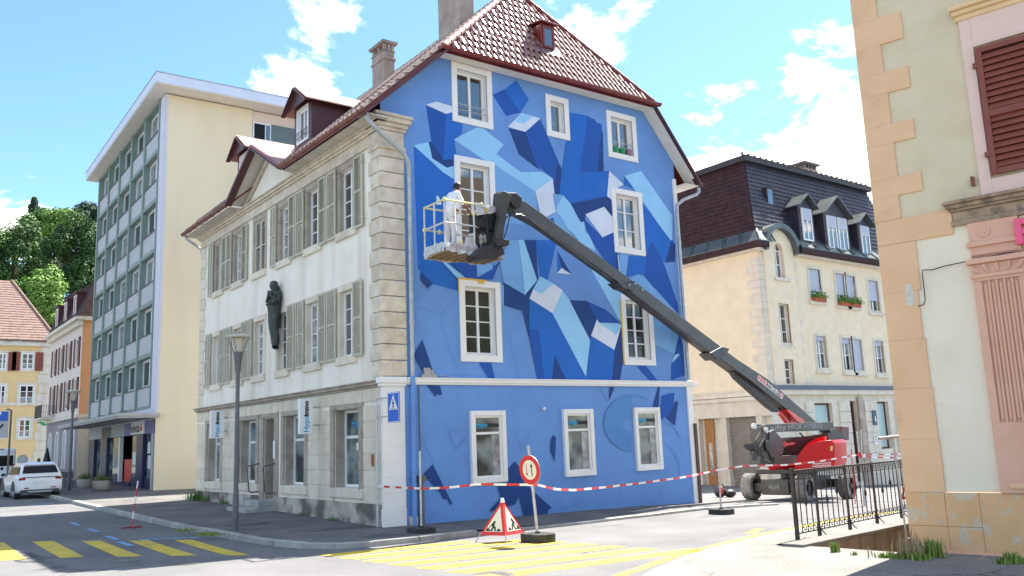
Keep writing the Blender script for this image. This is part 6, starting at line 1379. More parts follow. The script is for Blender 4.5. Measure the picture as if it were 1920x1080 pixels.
for i in range(4):
    yc = y0p + 1.5 + 3.0 * i; m = MB(FP1); m.box(yc - .62, .0, .9, yc - .46, .06, 3.1); m.box(yc + .46, 0, .9, yc + .62, .06, 3.1)
    arcp = [(yc + .62 * math.cos(t), .0, 3.1 + .62 * math.sin(t)) for t in [math.pi * k / 10 for k in range(11)]] + [(yc + .46 * math.cos(t), .0, 3.1 + .46 * math.sin(t)) for t in [math.pi * (1 - k / 10) for k in range(11)]]; m.prism(arcp, (0, .06, 0)); m.box(yc - .03, 0, .9, yc + .03, .05, 3.5); o = m.build('arched_window', upvc, Pk)
    m = MB(FP1); m.prism([(yc - .46, .01, .9), (yc + .46, .01, .9)] + [(yc + .46 * math.cos(t), .01, 3.1 + .46 * math.sin(t)) for t in [math.pi * k / 10 for k in range(11)]], (0, .01, 0)); m.build('pane', curtain, o)
m = MB(FP1); m.box(59.0, 0, 4.7, 62.3, 1.0, 4.85); m.build('balcony_floor', creamb, Pk); m = MB(FP1)
for i in range(22): m.box(59.0 + .15 * i, .95, 4.85, 59.03 + .15 * i, .98, 5.8)
for i in range(7): m.box(59.0, .95 - .15 * i, 4.85, 59.03, .98 - .15 * i, 5.8)
m.box(59, .94, 5.78, 62.3, .99, 5.84); m.build('balcony_railing', iron, Pk)
m = MB(); m.cyl((xp + .95, y0p - .08, 0), (xp + .95, y0p - .08, zcor), .06, n=8); m.build('downpipe', iron, Pk)
o_ = V((xp, y0p, 0)); resite(Pk, o_, CAM + (o_ - CAM) * KS, KS)
# ================================================================== apricot house closing the street on the left
qh = atd(93, 700, 79); Yh = thing('apricot_house', 'apricot house with red shutters and a big brown tiled roof at the far left', 'house', (qh.x - 10, qh.y + 5, 0))
yh = qh.y; xr = qh.x; FH = frame((0, yh, 0), (1, 0, 0), (0, -1, 0)); zhe = at(50, 642, 1, yh).z
def hx(px, py): q = at(px, py, 1, yh); return q.x, q.z
m = MB(FH); m.poly([[(xr - 26, 0, -2), (xr, 0, -2), (xr, 0, zhe), (xr - 26, 0, zhe)]]); m.build('front_wall', yhouse, Yh); m = MB(); m.quad((xr, yh, -2), (xr, yh + 12, -2), (xr, yh + 12, zhe), (xr, yh, zhe)); m.build('side_wall', yhouse, Yh)
for k in range(15): m = MB(FH); m.box(xr - (.95 if k % 2 else .8), 0, -1 + .85 * k, xr + .02, .04, -.2 + .85 * k); m.build('quoin_stone', creamb, Yh)
for py in (757, 700): 
    z = hx(40, py)[1]
    if py == 757: m = MB(FH); m.box(xr - 26, 0, z - .15, xr + .1, .12, z + .1); m.build('string_course', creamb, Yh)
m = MB(FH); m.box(xr - 26, 0, zhe - .35, xr + .3, .4, zhe); m.build('eaves', creamb, Yh); m = MB(FH); m.box(xr - 26, 0, -2, xr + .05, .08, hx(60, 858)[1]); m.build('plinth', creamb, Yh)
for (a, b, c, d, sh) in ((41, 662, 62, 693, 1), (-2, 662, 11, 693, 1), (37, 722, 62, 757, 0), (-6, 722, 9, 757, 0), (35.5, 786, 56, 820, 0), (-12, 786, 4, 820, 0)):
    (x0, zt), (x1, zb2) = hx(a, b), hx(c, d); m = MB(FH); bar_rect(m, x0 - .2, zb2 - .2, x1 + .2, zt + .2, .2, 0, .08); m.build('stone_surround', creamb, Yh); casement(Yh, FH, x0, zb2, x1, zt, .05, 2, 3, fw=.10, mw=.05, gm=[curtain, glass, glass], each=True)
    if sh:
        for s0_, s1_ in ((x0 - .75, x0 - .12), (x1 + .12, x1 + .75)): m = MB(FH); m.box(s0_, .09, zb2 - .1, s1_, .15, zt + .1); m.build('shutter', redsh, Yh)
(xa, za), (xb_, zb3) = hx(22, 530), hx(97, 628); za = at(20, 530, 1, yh + 5.5).z; xa = at(22, 530, 1, yh + 5.5).x
m = MB(); m.prism([(xr - 27, yh - .5, zhe), (xr + .5, yh - .5, zhe), (xa, yh + 5.5, za), (xr - 27, yh + 5.5, za)], (0, 0, .15)); m.prism([(xr + .5, yh - .5, zhe), (xr + .5, yh + 12.5, zhe), (xa, yh + 5.5, za)], (0, 0, .15)); m.build('roof', yroof, Yh)
tl = MB()
e_s = V((0, 6.0, za - zhe)); Ls = e_s.length; e_s.normalize()
for r_ in range(24):
    t = r_ / 24; z = zhe + (za - zhe) * t + .15; y = yh - .5 + 6 * t; xe = xr + .5 + (xa - xr - .5) * t
    tl.add([(xr - 27, y - .02, z + .06), (xe, y - .02, z + .06), (xe, y + .25, z + (za - zhe) / 24 + .02), (xr - 27, y + .25, z + (za - zhe) / 24 + .02)], [(0, 1, 2, 3)]); tl.add([(xr - 27, y - .02, z - .0), (xe, y - .02, z), (xe, y - .02, z + .06), (xr - 27, y - .02, z + .06)], [(0, 1, 2, 3)])
tl.build('tile_courses', yroof, Yh, kind='stuff')
m = MB(); m.tube([(xr + .5, yh - .5, zhe + .2), (xa, yh + 5.5, za + .2)], .14, 8); m.build('hip_tiles', yroof, Yh)
# ================================================================== cream corner house with a mansard on the right
q = atd(1458, 905, 40); xc, yc_ = q.x, q.y
Cn = thing('mansard_house', 'sand coloured corner house with a dark mansard roof and gabled dormers behind the lifting machine', 'house', (xc + 6, yc_ + 6, 0))
FC = frame((0, yc_, 0), (1, 0, 0), (0, -1, 0)); FCl = frame((xc, 0, 0), (0, 1, 0), (-1, 0, 0))
ZC, ZS = 10.35, 3.72; XE = at(1692, 730, 1, yc_).x + 1.9
def cz_(zx, zy, o=(1270, 270, 2.512)): q = at(o[0] + zx / o[2], o[1] + zy / o[2], 1, yc_); return q.x, q.z
def crect(x0, y0, x1, y1, o=(1270, 270, 2.512)):
    ym, xm = (y0 + y1) / 2, (x0 + x1) / 2; return (cz_(x0, ym, o)[0], cz_(xm, y1, o)[1], cz_(x1, ym, o)[0], cz_(xm, y0, o)[1])
WU = [crect(622, 590, 676, 742), crect(748, 612, 792, 762), crect(797, 622, 840, 768), crect(902, 645, 948, 795)]
WM = [crect(655, 905, 703, 1066), crect(778, 915, 822, 1075), crect(828, 920, 872, 1078), crect(932, 928, 974, 1088)]
SWn = [crect(476, 754, 526, 950)]; SWn.append(crect(530, 85, 640, 395, (1380, 660, 6)))
AR = crect(452, 470, 494, 632)
GWn = [crect(0, 300, 125, 690, (1540, 700, 5.4)), crect(575, 285, 700, 765, (1540, 700, 5.4))]; GWn[0] = (crect(700, 190, 800, 400, (1290, 690, 2.92))[0], GWn[0][1], GWn[0][2], GWn[0][3]); GD = crect(298, 280, 385, 900, (1540, 700, 5.4)); GD = (GD[0], -.95, GD[2], GD[3])
xmA = (AR[0] + AR[2]) / 2
m = MB(); wall(m, [(xc, ZS), (XE, ZS), (XE, ZC), (xc, ZC)], WU + WM + [(xmA - 1.0, SWn[0][1] - .05, xmA + 1.0, ZC - .02), (xmA - 1.0, SWn[1][1] - .02, xmA + 1.0, SWn[1][3] + .1)], .02, FC); m.build('front_wall', creamr, Cn)
m = MB(); wall(m, [(xc, -2), (XE, -2), (XE, ZS), (xc, ZS)], GWn + [GD], .3, FC); m.build('shop_front', creamb, Cn)
m = MB(FCl); m.poly([[(yc_, 0, ZS), (yc_ + 13, 0, ZS), (yc_ + 13, 0, ZC), (yc_, 0, ZC)]]); m.build('side_wall', creamr, Cn)
m = MB(); m.quad((XE, yc_, -2), (XE, yc_ + 13, -2), (XE, yc_ + 13, ZC), (XE, yc_, ZC)); m.build('end_wall', creamr, Cn)
def sunit(r, frac, sill=True, arch=False, trans=None):
    x0, z0, x1, z1 = r; s = MB(FC); bar_rect(s, x0 - .13, z0 - .0, x1 + .13, z1 + .13, .13, -.01, .04); s.build('stone_surround', creamb, Cn)
    casement(Cn, FC, x0, z0, x1, z1, -.12, 2, 2, fw=.06, mw=.04, gm=[glass, curtain])
    if frac > 0: s = MB(FC); s.box(x0 + .02, -.11, z1 - (z1 - z0) * frac, x1 - .02, -.06, z1); o = s.build('roller_blind', roller, Cn)
    if sill: s = MB(FC); s.box(x0 - .2, -.1, z0 - .16, x1 + .2, .14, z0 - .0); s.build('stone_sill', creamb, Cn)
for r, f in zip(WU, (.68, .66, .72, .62)): sunit(r, f)
for r, f in zip(WM, (.13, .16, .95, .15)): sunit(r, f)
for r in SWn:
    x0, z0, x1, z1 = r; casement(Cn, FC, x0, z0, x1, z1, -.15, 2, 3, fw=.05, mw=.04, gm=glass); s = MB(FC); s.box(x0 - .2, -.1, z0 - .14, x1 + .25, .12, z0); s.build('stone_sill', creamb, Cn); s = MB(FC); bar_rect(s, x0 - .15, z0, x1 + .15, z1 + .15, .15, -.01, .035); s.build('stone_surround', creamb, Cn)
x0, z0, x1, z1 = AR; xm = (x0 + x1) / 2; R1 = 1.18; rw_a = (x1 - x0) / 2; zs_ = z1 - rw_a
def arcpts(r, zc, n, b): return [(xm + r * math.cos(t), b, zc + r * math.sin(t)) for t in [math.pi * (1 - k / n) for k in range(n + 1)]]
hole = [(x0, .1, z0)] + arcpts(rw_a, zs_, 12, .1) + [(x1, .1, z0)]
ba = MB(FC); SWn = [(r[0], max(r[1], ZS + .24), r[2], r[3]) for r in SWn]; outer = [(xm - R1, .1, ZS + .16)] + arcpts(R1, ZC + .05, 18, .1) + [(xm + R1, .1, ZS + .16)]
hl = [hole] + [[(r[0], .1, r[1]), (r[2], .1, r[1]), (r[2], .1, r[3]), (r[0], .1, r[3])] for r in SWn]
ba.poly([outer] + hl)
for h_ in hl:
    for p, q in zip(h_, h_[1:] + h_[:1]): ba.quad(p, q, (q[0], -.2, q[2]), (p[0], -.2, p[2]))
for p, q in zip(outer, outer[1:]): ba.quad(p, q, (q[0], -.02, q[2]), (p[0], -.02, p[2]))
ba.build('stair_bay', creamr, Cn)
ap_ = MB(FC); ap_.prism([(x0, -.16, z0)] + arcpts(rw_a, zs_, 12, -.16) + [(x1, -.16, z0)], (0, .01, 0)); o = ap_.build('arch_pane', glass, Cn)
fr_ = MB(FC)
for a in (x0 + .03, xm, x1 - .03): fr_.box(a - .03, -.15, z0, a + .03, -.09, zs_ + (rw_a * .95 if a == xm else .05))
for zz_ in (z0 + .03, z0 + (zs_ - z0) * .5, zs_): fr_.box(x0, -.15, zz_ - .025, x1, -.10, zz_ + .025)
fr_.build('arch_frame', upvc, o)
s = MB(FC); s.box(x0 - .2, .0, z0 - .16, x1 + .3, .22, z0); s.build('stone_sill', creamb, Cn)
ah = MB(FC)
for k in range(14):
    t0, t1 = math.pi * k / 14, math.pi * (k + 1) / 14
    for r0, r1 in ((R1, R1 + .26),):
        vs = [(xm + r * math.cos(t), b, ZC + .05 + r * math.sin(t)) for b in (.42, -1.6) for r, t in ((r0, t0), (r1, t0), (r1, t1), (r0, t1))]; ah.add(vs, [(0, 1, 2, 3), (0, 3, 7, 4), (1, 5, 6, 2), (4, 7, 6, 5)])
ah.build('arch_hood', patina, Cn, smooth=True)
# eaves, flared sheet-metal skirt, mansard, top
cn = MB(); cn.box(xc - .3, yc_ - .3, ZC, xm - R1 - .2, yc_ + .1, ZC + .12); cn.box(xm + R1 + .2, yc_ - .3, ZC, XE + .3, yc_ + .1, ZC + .12); cn.box(xc - .3, yc_ + .1, ZC, xc + .1, yc_ + 13, ZC + .12); cn.build('cornice', creamb, Cn)
ZA, ZB_, ZM = ZC + .38, ZC + 1.05, 15.45
def ring(d, z): return [V((xc + d, yc_ + d, z)), V((XE - d, yc_ + d, z)), V((XE - d, yc_ + 13 - d, z)), V((xc + d, yc_ + 13 - d, z))]
def skirt(m, r0, r1, sides=(0, 1, 3)):
    for i in sides: j = (i + 1) % 4; m.quad(r0[i], r0[j], r1[j], r1[i])
r0, r1, r2, r3 = ring(-.55, ZC + .12), ring(-.55, ZA), ring(.12, ZB_), ring(1.25, ZM)
def skirt_gap(m, ra, rb):
    skirt(m, ra, rb, (1, 3))
    for lo_x, hi_x in ((None, xm - R1 - .12), (xm + R1 + .12, None)):
        def cx(r, x): a, b = r[0], r[1]; t = (x - a.x) / (b.x - a.x); return a.lerp(b, t)
        pa, pb2 = (ra[0], rb[0]) if lo_x is None else (cx(ra, lo_x), cx(rb, lo_x)); qa, qb = (ra[1], rb[1]) if hi_x is None else (cx(ra, hi_x), cx(rb, hi_x)); m.quad(pa, qa, qb, pb2)
m = MB(); skirt_gap(m, ring(-.3, ZC + .11), r0); skirt_gap(m, r0, r1); m.build('eaves_board', shingle, Cn)
def seams(i, n):
    a0, a1, b0, b1 = r1[i], r1[(i + 1) % 4], r2[i], r2[(i + 1) % 4]
    for k in range(n):
        p, q = (k + .02) / n, (k + .98) / n
        if i == 0 and abs(a0.lerp(a1, (p + q) / 2).x - xm) < R1 + .35: continue
        g = MB(); g.prism([a0.lerp(a1, p), a0.lerp(a1, q), b0.lerp(b1, q), b0.lerp(b1, p)], (0, 0, .05)); g.build('metal_sheet', patina, Cn)
        g = MB(); g.beam(a0.lerp(a1, q + .01) + V((0, 0, .06)), b0.lerp(b1, q + .01) + V((0, 0, .06)), .05, .08); g.build('standing_seam', patina, Cn)
seams(0, 13); seams(3, 13)
m = MB(); skirt(m, r2, r3, (1,)); skirt_gap(m, r1, r2); m.build('mansard_core', shingle, Cn)
def shingles(i, mt, nrow=17):
    """shingle courses lapped as thin steps, broken into tabs"""
    g = MB(); a0, a1, b0, b1 = r2[i], r2[(i + 1) % 4], r3[i], r3[(i + 1) % 4]; rr = random.Random(i); nrm = (a1 - a0).cross(b0 - a0).normalized()
    if nrm.z < 0: nrm = -nrm
    for k in range(nrow):
        t0, t1 = k / nrow, (k + 1.1) / nrow; p0, p1, q0, q1 = a0.lerp(b0, t0), a1.lerp(b1, t0), a0.lerp(b0, t1), a1.lerp(b1, t1); nt = 34
        for j in range(nt):
            u0, u1 = j / nt, (j + .96) / nt; e = .03 + rr.uniform(0, .012)
            g.add([p0.lerp(p1, u0) + nrm * e, p0.lerp(p1, u1) + nrm * e, q0.lerp(q1, u1) + nrm * .005, q0.lerp(q1, u0) + nrm * .005, p0.lerp(p1, u0), p0.lerp(p1, u1)], [(0, 1, 2, 3), (4, 5, 1, 0)])
    g.build('shingle_courses', mt, Cn, kind='stuff')
    m = MB(); skirt(m, r2, r3, (i,)); m.build('mansard_face', mt, Cn)
shingles(0, shingle2); shingles(3, shingle)
m = MB(); t_ = ring(1.0, ZM - .05); u_ = ring(.95, ZM + .2)
skirt(m, ring(1.2, ZM - .06), t_); skirt(m, t_, u_); m.build('upper_eaves', shingle2, Cn)
m = MB(); tp_ = [V((xc + 5.5, yc_ + 6.5, ZM + 1.6)), V((XE - 5, yc_ + 6.5, ZM + 1.6))]; u_ = ring(.9, ZM + .2); m.quad(u_[0], u_[1], tp_[1], tp_[0]); m.quad(u_[3], u_[0], tp_[0]); m.quad(u_[1], u_[2], tp_[1]); m.quad(u_[2], u_[3], tp_[0], tp_[1]); m.build('upper_roof', tile_o, Cn)
sg_ = MB()
for k in range(24): p = u_[0].lerp(u_[1], (k + .5) / 24) + V((0, .3, .1)); sg_.box(p.x - .05, p.y, p.z, p.x + .05, p.y + .1, p.z + .14)
sg_.build('snow_guards', iron, Cn, kind='stuff')
def slope_pt(px, py):
    n = (r2[1] - r2[0]).cross(r3[0] - r2[0]); return atp(px, py, r2[0], n)
def cdormer(px0, px1, py0, py1, label, double=False):
    b = slope_pt((px0 + px1) / 2, py1); yf = b.y - .22; x0, x1 = at(px0, (py0 + py1) / 2, 1, yf).x, at(px1, (py0 + py1) / 2, 1, yf).x; zt = at((px0 + px1) / 2, py0, 1, yf).z; zb2 = at((px0 + px1) / 2, py1, 1, yf).z; xm_ = (x0 + x1) / 2; hw = (x1 - x0) / 2 + .22
    m = MB(); m.prism([(xm_ - hw, yf + .02, zb2), (xm_ + hw, yf + .02, zb2), (xm_ + hw, yf + .02, zt + .1), (xm_, yf + .02, zt + .1 + hw * .75), (xm_ - hw, yf + .02, zt + .1)], (0, 2.0, 0)); d = m.build('dormer', shingle2, Cn)
    m = MB()
    for s in (-1, 1): m.prism([(xm_ + s * (hw + .2), yf - .25, zt + .02), (xm_, yf - .25, zt + .2 + hw * .78), (xm_, yf + 2, zt + .2 + hw * .78), (xm_ + s * (hw + .2), yf + 2, zt + .02)], (0, 0, .07))
    m.build('dormer_roof', patina, d)
    F = frame((0, yf, 0), (1, 0, 0), (0, -1, 0)); n = 2 if double else 1; wv = (x1 - x0) / n
    for k in range(n):
        a, b_ = x0 + wv * k + (.08 if k else 0), x0 + wv * (k + 1) - (.08 if double and not k else 0); m = MB(F); bar_rect(m, a, zb2 + .05, b_, zt, .08, -.02, .05); m.box((a + b_) / 2 - .04, -.02, zb2 + .12, (a + b_) / 2 + .04, .045, zt - .08); m.build('window', upvc, d); MB(F).box(a + .08, .0, zb2 + .13, b_ - .08, .02, zt - .08).build('pane', glass, d); MB(F).box(a + .05, .02, zt - (zt - zb2) * .36, b_ - .05, .06, zt).build('roller_blind', roller, d)
cdormer(1504, 1522, 392, 453, ''); cdormer(1552, 1588, 408, 470, '', True); cdormer(1615, 1630, 425, 480, '')
sk = slope_pt(1440, 369); m = MB(); m.box(sk.x - .28, sk.y - .12, sk.z - .5, sk.x + .28, sk.y + .4, sk.z + .45); o = m.build('skylight', shingle, Cn); MB().box(sk.x - .2, sk.y - .14, sk.z - .42, sk.x + .2, sk.y - .125, sk.z + .37).build('pane', glass, o)
p = u_[0].lerp(u_[1], .5); cq = atd(1509, 334, 51); m = MB(); m.box(cq.x - .62, cq.y - .5, cq.z - 1.5, cq.x + .62, cq.y + .5, cq.z + .42); o = m.build('chimney', chim, Cn); m = MB()
for k in (-.5, -.17, .17, .5): m.box(cq.x + k - .07, cq.y - .45, cq.z + .42, cq.x + k + .07, cq.y + .45, cq.z + .68)
m.box(cq.x - .75, cq.y - .6, cq.z + .68, cq.x + .75, cq.y + .6, cq.z + .80); m.build('chimney_cap', iron, o)
m = MB(FC); m.tube([(XE - .1, -.05, ZM - .3), (XE + .0, .1, ZM - .8), (XE - .05, .1, ZC)], .05, 6); m.build('downpipe', iron, Cn)
# string course, quoins, rusticated ground floor
m = MB(FC); m.box(xc - .25, 0, ZS - .28, XE + .1, .25, ZS - .05); m.build('string_course', creamb, Cn); m = MB(FC); m.box(xc - .3, 0, ZS - .05, XE + .1, .32, ZS + .16); m.build('lead_flashing', mat('lead_blue', (.09, .11, .17), rough=.5), Cn)
m = MB(FCl); m.box(yc_ - .2, 0, ZS - .28, yc_ + 13, .25, ZS - .05); m.box(yc_ - .2, 0, ZS - .05, yc_ + 13, .28, ZS + .03); m.build('string_course', creamb, Cn)
for k in range(17):
    z = ZS + .2 + k * .36
    if z > ZC - .35: break
    for x0_, x1_ in ((xc, xc + (.55 if k % 2 else .75)), (XE - (.4 if k % 2 else .55), XE), (xm + R1, xm + R1 + (.12 if k % 2 else .3))): m = MB(FC); m.box(x0_, 0, z, x1_, .03, z + .345); m.build('quoin_stone', creamb, Cn)
    m = MB(FCl); m.box(yc_, 0, z, yc_ + (.75 if k % 2 else .5), .03, z + .345); m.build('quoin_stone', creamb, Cn)
def pier_blocks(x0_, x1_, z0_, z1_, n):
    h = (z1_ - z0_) / n
    for k in range(n): m = MB(FC); m.box(x0_, 0, z0_ + h * k + .012, x1_, .09 + random.uniform(-.01, .01), z0_ + h * (k + 1) - .012); m.build('stone_block', creamb, Cn)
px_ = lambda v: at(v, 800, 1, yc_).x
for a, b in ((1512, 1528), (1575, 1595), (1623, 1646), (1680, 1692)): pier_blocks(px_(a), px_(b), -1.2, ZS - .6, 8)
for r in GWn: 
    x0_, z0_, x1_, z1_ = r; m = MB(FC); bar_rect(m, x0_, z0_, x1_, z1_, .09, -.28, -.2); o = m.build('shop_window', redbr, Cn); MB(FC).box(x0_ + .09, -.26, z0_ + .09, x1_ - .09, -.24, z1_ - .09).build('pane', mat('frosted_pane', (.36, .52, .52), (.42, .57, .57), 1, .3) if 'frosted_pane' not in MATS else MATS['frosted_pane'], o)
x0_, z0_, x1_, z1_ = GD; m = MB(FC); bar_rect(m, x0_, z0_, x1_, z1_, .1, -.3, -.2); m.box(x0_ + .1, -.28, z1_ - 1.15, x1_ - .1, -.2, z1_ - 1.0); m.box(x0_ + .1, -.28, z0_ + .1, x1_ - .1, -.23, z0_ + .9); o = m.build('house_door', redbr, Cn); MB(FC).box(x0_ + .1, -.27, z0_ + .9, x1_ - .1, -.25, z1_ - .1).build('pane', glass, o)
m = MB(FC); m.box(GD[2] + .0, 0, -1.2, GD[2] + .45, .14, ZS - .4); m.build('door_jamb', stone_d, Cn)
q = cz_(518, 450, (1540, 700, 5.4)); m = MB(FC); m.box(q[0] - .17, .1, q[1] - .38, q[0] + .17, .15, q[1] + .38); o = m.build('blue_plaque', mat('plaque_blue', (.02, .07, .12), rough=.4), Cn); m = MB(FC); m.prism([(q[0] - .02, .151, q[1] - .18), (q[0] + .11, .151, q[1] - .2), (q[0] + .03, .151, q[1] + .12), (q[0] - .02, .151, q[1] + .05)], (0, .004, 0)); m.build('emblem', whitep, o)
q = cz_(530, 668, (1540, 700, 5.4)); m = MB(FC); m.box(q[0] - .15, .1, q[1] - .26, q[0] + .15, .13, q[1] + .26); o = m.build('name_plate', whitep, Cn)
for k in range(4): m = MB(FC); m.box(q[0] - .09, .13, q[1] + .16 - .1 * k, q[0] + .09, .134, q[1] + .20 - .1 * k); m.build('printed_line', blackp, o)
# left side at ground level: porch bays with garage door
m = MB(); wall(m, [(yc_ + .0, -2), (yc_ + 13, -2), (yc_ + 13, ZS - .28), (yc_, ZS - .28)], [], .3, FCl); m.build('side_base', creamb, Cn)
def lside(px, py): q = at(px, py, 0, xc); return q.y, q.z
for (a, b, c, d, nm_, mt) in ((1368, 780, 1424, 918, 'garage_door', garage),):
    y1_, zt = lside(a, 783); y0_, _ = lside(c, 778); m = MB(FCl)
    n = 22
    for k in range(n): h = (zt + 1.2) / n; m.box(y0_, .02, -1.2 + h * k + .012, y1_, .05, -1.2 + h * (k + 1)); 
    m.build(nm_, mt, Cn)
    for e in (y0_ - .35, y1_): m2 = MB(FCl); m2.box(e, .0, -1.2, e + .35, .3, zt); m2.box(e - .06, .0, -1.2, e + .41, .36, -.4); m2.build('porch_pier', creamb, Cn)
    yA_, _ = lside(1300, 800); m2 = MB(FCl); m2.box(y0_ - .8, 0, zt, yA_ + .5, .34, zt + .75); m2.box(y0_ - .8, 0, zt + .75, yA_ + .5, .45, zt + .92); m2.build('porch_lintel', creamb, Cn)
    ya, _ = lside(1344, 850); yb2, _ = lside(1327, 850); m2 = MB(FCl); m2.box(ya, .03, -1.2, yb2, .09, zt); o = m2.build('wooden_door', brownw, Cn); MB(FCl).box(ya + .15, .091, -.3, yb2 - .2, .10, zt - 1.2).build('pane', curtain, o); MB(FCl).box(ya + .25, .101, .2, yb2 - .35, .106, .8).build('notice', whitep, o)
    yc3, _ = lside(1318, 850); m2 = MB(FCl); m2.box(yb2 + .2, 0, -1.2, yc3 + .7, .3, zt); m2.build('porch_pier', creamb, Cn)
# flower boxes on the upper sills
def flower_box(x0_, x1_, z, label):
    t = thing('flower_box', label, 'flower box', ((x0_ + x1_) / 2, yc_ - .12, z), 'planted boxes on the upper sills')
    m = MB(); m.box(x0_, yc_ - .25, z, x1_, yc_ - .02, z + .22); m.build('box', geran, t); m = MB(); rr = random.Random(int(x0_ * 100))
    for k in range(420):
        c = V((rr.uniform(x0_ - .06, x1_ + .06), yc_ - .14 + rr.gauss(0, .12), z + .16 + abs(rr.gauss(0, .17)))); a = V((rr.gauss(0, 1), rr.gauss(0, 1), rr.gauss(0, 1))).normalized() * .055; b = a.orthogonal().normalized() * .04; m.quad(c - a, c - b, c + a, c + b)
    m.build('plants', leafs[2], t, kind='stuff')
r = WU[0]; flower_box(r[0] + .02, r[2] - .0, r[1] - .02, 'green planted box on the leftmost upper window sill of the sand coloured house'); r = WU[1]; flower_box(r[0], r[2], r[1] - .02, 'left green planted box of the pair on the double upper window sill'); r = WU[2]; flower_box(r[0], r[2], r[1] - .02, 'right green planted box of the pair on the double upper window sill')
# dark block peeping out beyond
q = atd(1672, 420, 70); m = MB(); m.box(q.x - .5, q.y, 0, q.x + 14, q.y + 8, q.z + 1.2); o = m.build('distant_block', mat('teal_block', (.10, .17, .19), rough=.6)); tag(o, 'sliver of a teal block between the mansard and the ochre painted house', 'building')
# ================================================================== the weathered painted house at the right edge
pb = atg(1716, 1046); uP = V((.198, -.98, 0)).normalized(); nP = V((-.98, -.198, 0)).normalized(); FPe = frame((pb.x, pb.y, 0), uP, nP)
Pe = thing('painted_house', 'weathered peach and ivory house corner with red brown shutters at the right edge', 'house', (pb.x + 3, pb.y - 2, 0))
def pe(px, py): q = atp(px, py, pb, nP); return (q - pb).dot(uP), q.z
def pz(zx, zy, o): return pe(o[0] + zx / o[2], o[1] + zy / o[2])
Z1, Z2, Z3 = (1600, 0, 3), (1640, 340, 3.6), (1600, 620, 2.347)
ZP = .845; ZCo = 4.85
m = MB(); m.M = FPe; m.poly([[(0.0, 0, ZCo), (7, 0, ZCo), (7, 0, 12), (0.0, 0, 12)]]); m.build('upper_wall', peach2, Pe)
m = MB(); m.M = FPe; m.poly([[(0, 0, ZP), (7, 0, ZP), (7, 0, ZCo), (0, 0, ZCo)]]); m.build('lower_wall', peach3, Pe)
m = MB(FPe); m.quad((0, 0, -3), (0, -8, -3), (0, -8, 12), (0, 0, 12)); m.build('side_wall', peach, Pe)
# plinth stones
pa = [(0, .52), (.52, .98), (.98, 1.9), (1.9, 3.0), (3.0, 4.2), (4.2, 5.6), (5.6, 7)]
for i, (a, b) in enumerate(pa):
    for z0, z1 in (((-.6, .36), (.36, ZP)) if i < 2 else ((-.6, ZP),)):
        m = MB(FPe); m.box(a + (.004 if a else -.03), -.05, z0 + .002, b - .002, .045 + random.uniform(-.003, .003), z1 - .002); m.build('plinth_stone', flake if i < 3 else pinkp, Pe, bevel=.006)
m = MB(FPe); m.box(.2, .0, -.12, 7, .075, .01); m.build('base_strip', pinkp, Pe, bevel=.01)
# quoins: painted bands, alternating long and short
b1 = pz(290, 275, Z2)[0]
zs = [ZP, 1.62, 2.38, 3.12, 3.86, 4.62]
aw = [pz(408, 700, Z3)[0], .53, .52, .50, .47, pz(290, 275, Z2)[0]]
for i in range(5):
    m = MB(FPe); m.box(-.03, -.05, zs[i] + .0008, (aw[i] + aw[i + 1]) / 2, .03, zs[i + 1] - .0008); m.build('quoin_stone', peach, Pe, bevel=.002)
T = [(pz(320, 40, Z2), pz(385, 965, Z1)), ]
teeth = [(( 385, 965), (1740, 357)), ((340, 665), (345, 775)), ((310, 370), (320, 495)), ((270, 60), (280, 215))]
segs = []
zz1 = [pz(185, 250, Z2)[1], pz(320, 62, Z2)[1], pz(385, 965, Z1)[1], pz(345, 775, Z1)[1], pz(340, 665, Z1)[1], pz(320, 490, Z1)[1], pz(310, 370, Z1)[1], pz(280, 215, Z1)[1], pz(270, 60, Z1)[1], 9.6, 10.2, 12]
wd_ = [pz(175, 200, Z2)[0], pz(385, 1000, Z1)[0], pz(240, 900, Z1)[0], pz(343, 720, Z1)[0], pz(205, 600, Z1)[0], pz(315, 430, Z1)[0], pz(165, 330, Z1)[0], pz(275, 140, Z1)[0], pz(130, 40, Z1)[0], .6, .35]
m = MB(FPe); m.box(-.03, -.05, 4.623, pz(520, 215, Z2)[0], .03, zz1[0] - .002); m.build('quoin_stone', peach, Pe, bevel=.008)
for i in range(len(wd_)):
    z0, z1 = zz1[i], zz1[i + 1]
    if z1 - z0 > .05: m = MB(FPe); m.box(-.03, -.05, z0 + .0008, wd_[i], .03, z1 - .0008); m.build('quoin_stone', peach, Pe, bevel=.002)
# pilaster
aL, aR = pz(565, 0, Z3)[0], pz(940, 700, Z2)[0]; aR = max(aL + .66, aR)
zf0 = pz(640, 405, Z3)[1]; zf1 = pz(715, 680, Z2)[1]
m = MB(FPe); m.box(aL + .0, .0, ZP, aR, .05, 4.25); m.build('pilaster', pinkp, Pe)
nfl = 5; fw_ = (aR - aL - .16) / nfl
for k in range(nfl):
    a0 = aL + .10 + fw_ * k; m = MB(FPe); n = 6; pr0 = [(a0 + fw_ * .12 + fw_ * .62 * i / n, .052 + .030 * math.sin(math.pi * i / n)) for i in range(n + 1)]
    m.add([(a, b, z) for z in (zf0 + .05, zf1 - .05) for a, b in pr0], [(i, i + 1, i + 2 + n, i + 1 + n) for i in range(n)]); m.build('flute', pinkp, Pe, smooth='all')
    m = MB(FPe); m.box(a0 + fw_ * .74, .05, zf0, a0 + fw_ * 1.08, .085, zf1); m.build('fillet', pinkp, Pe, bevel=.01)
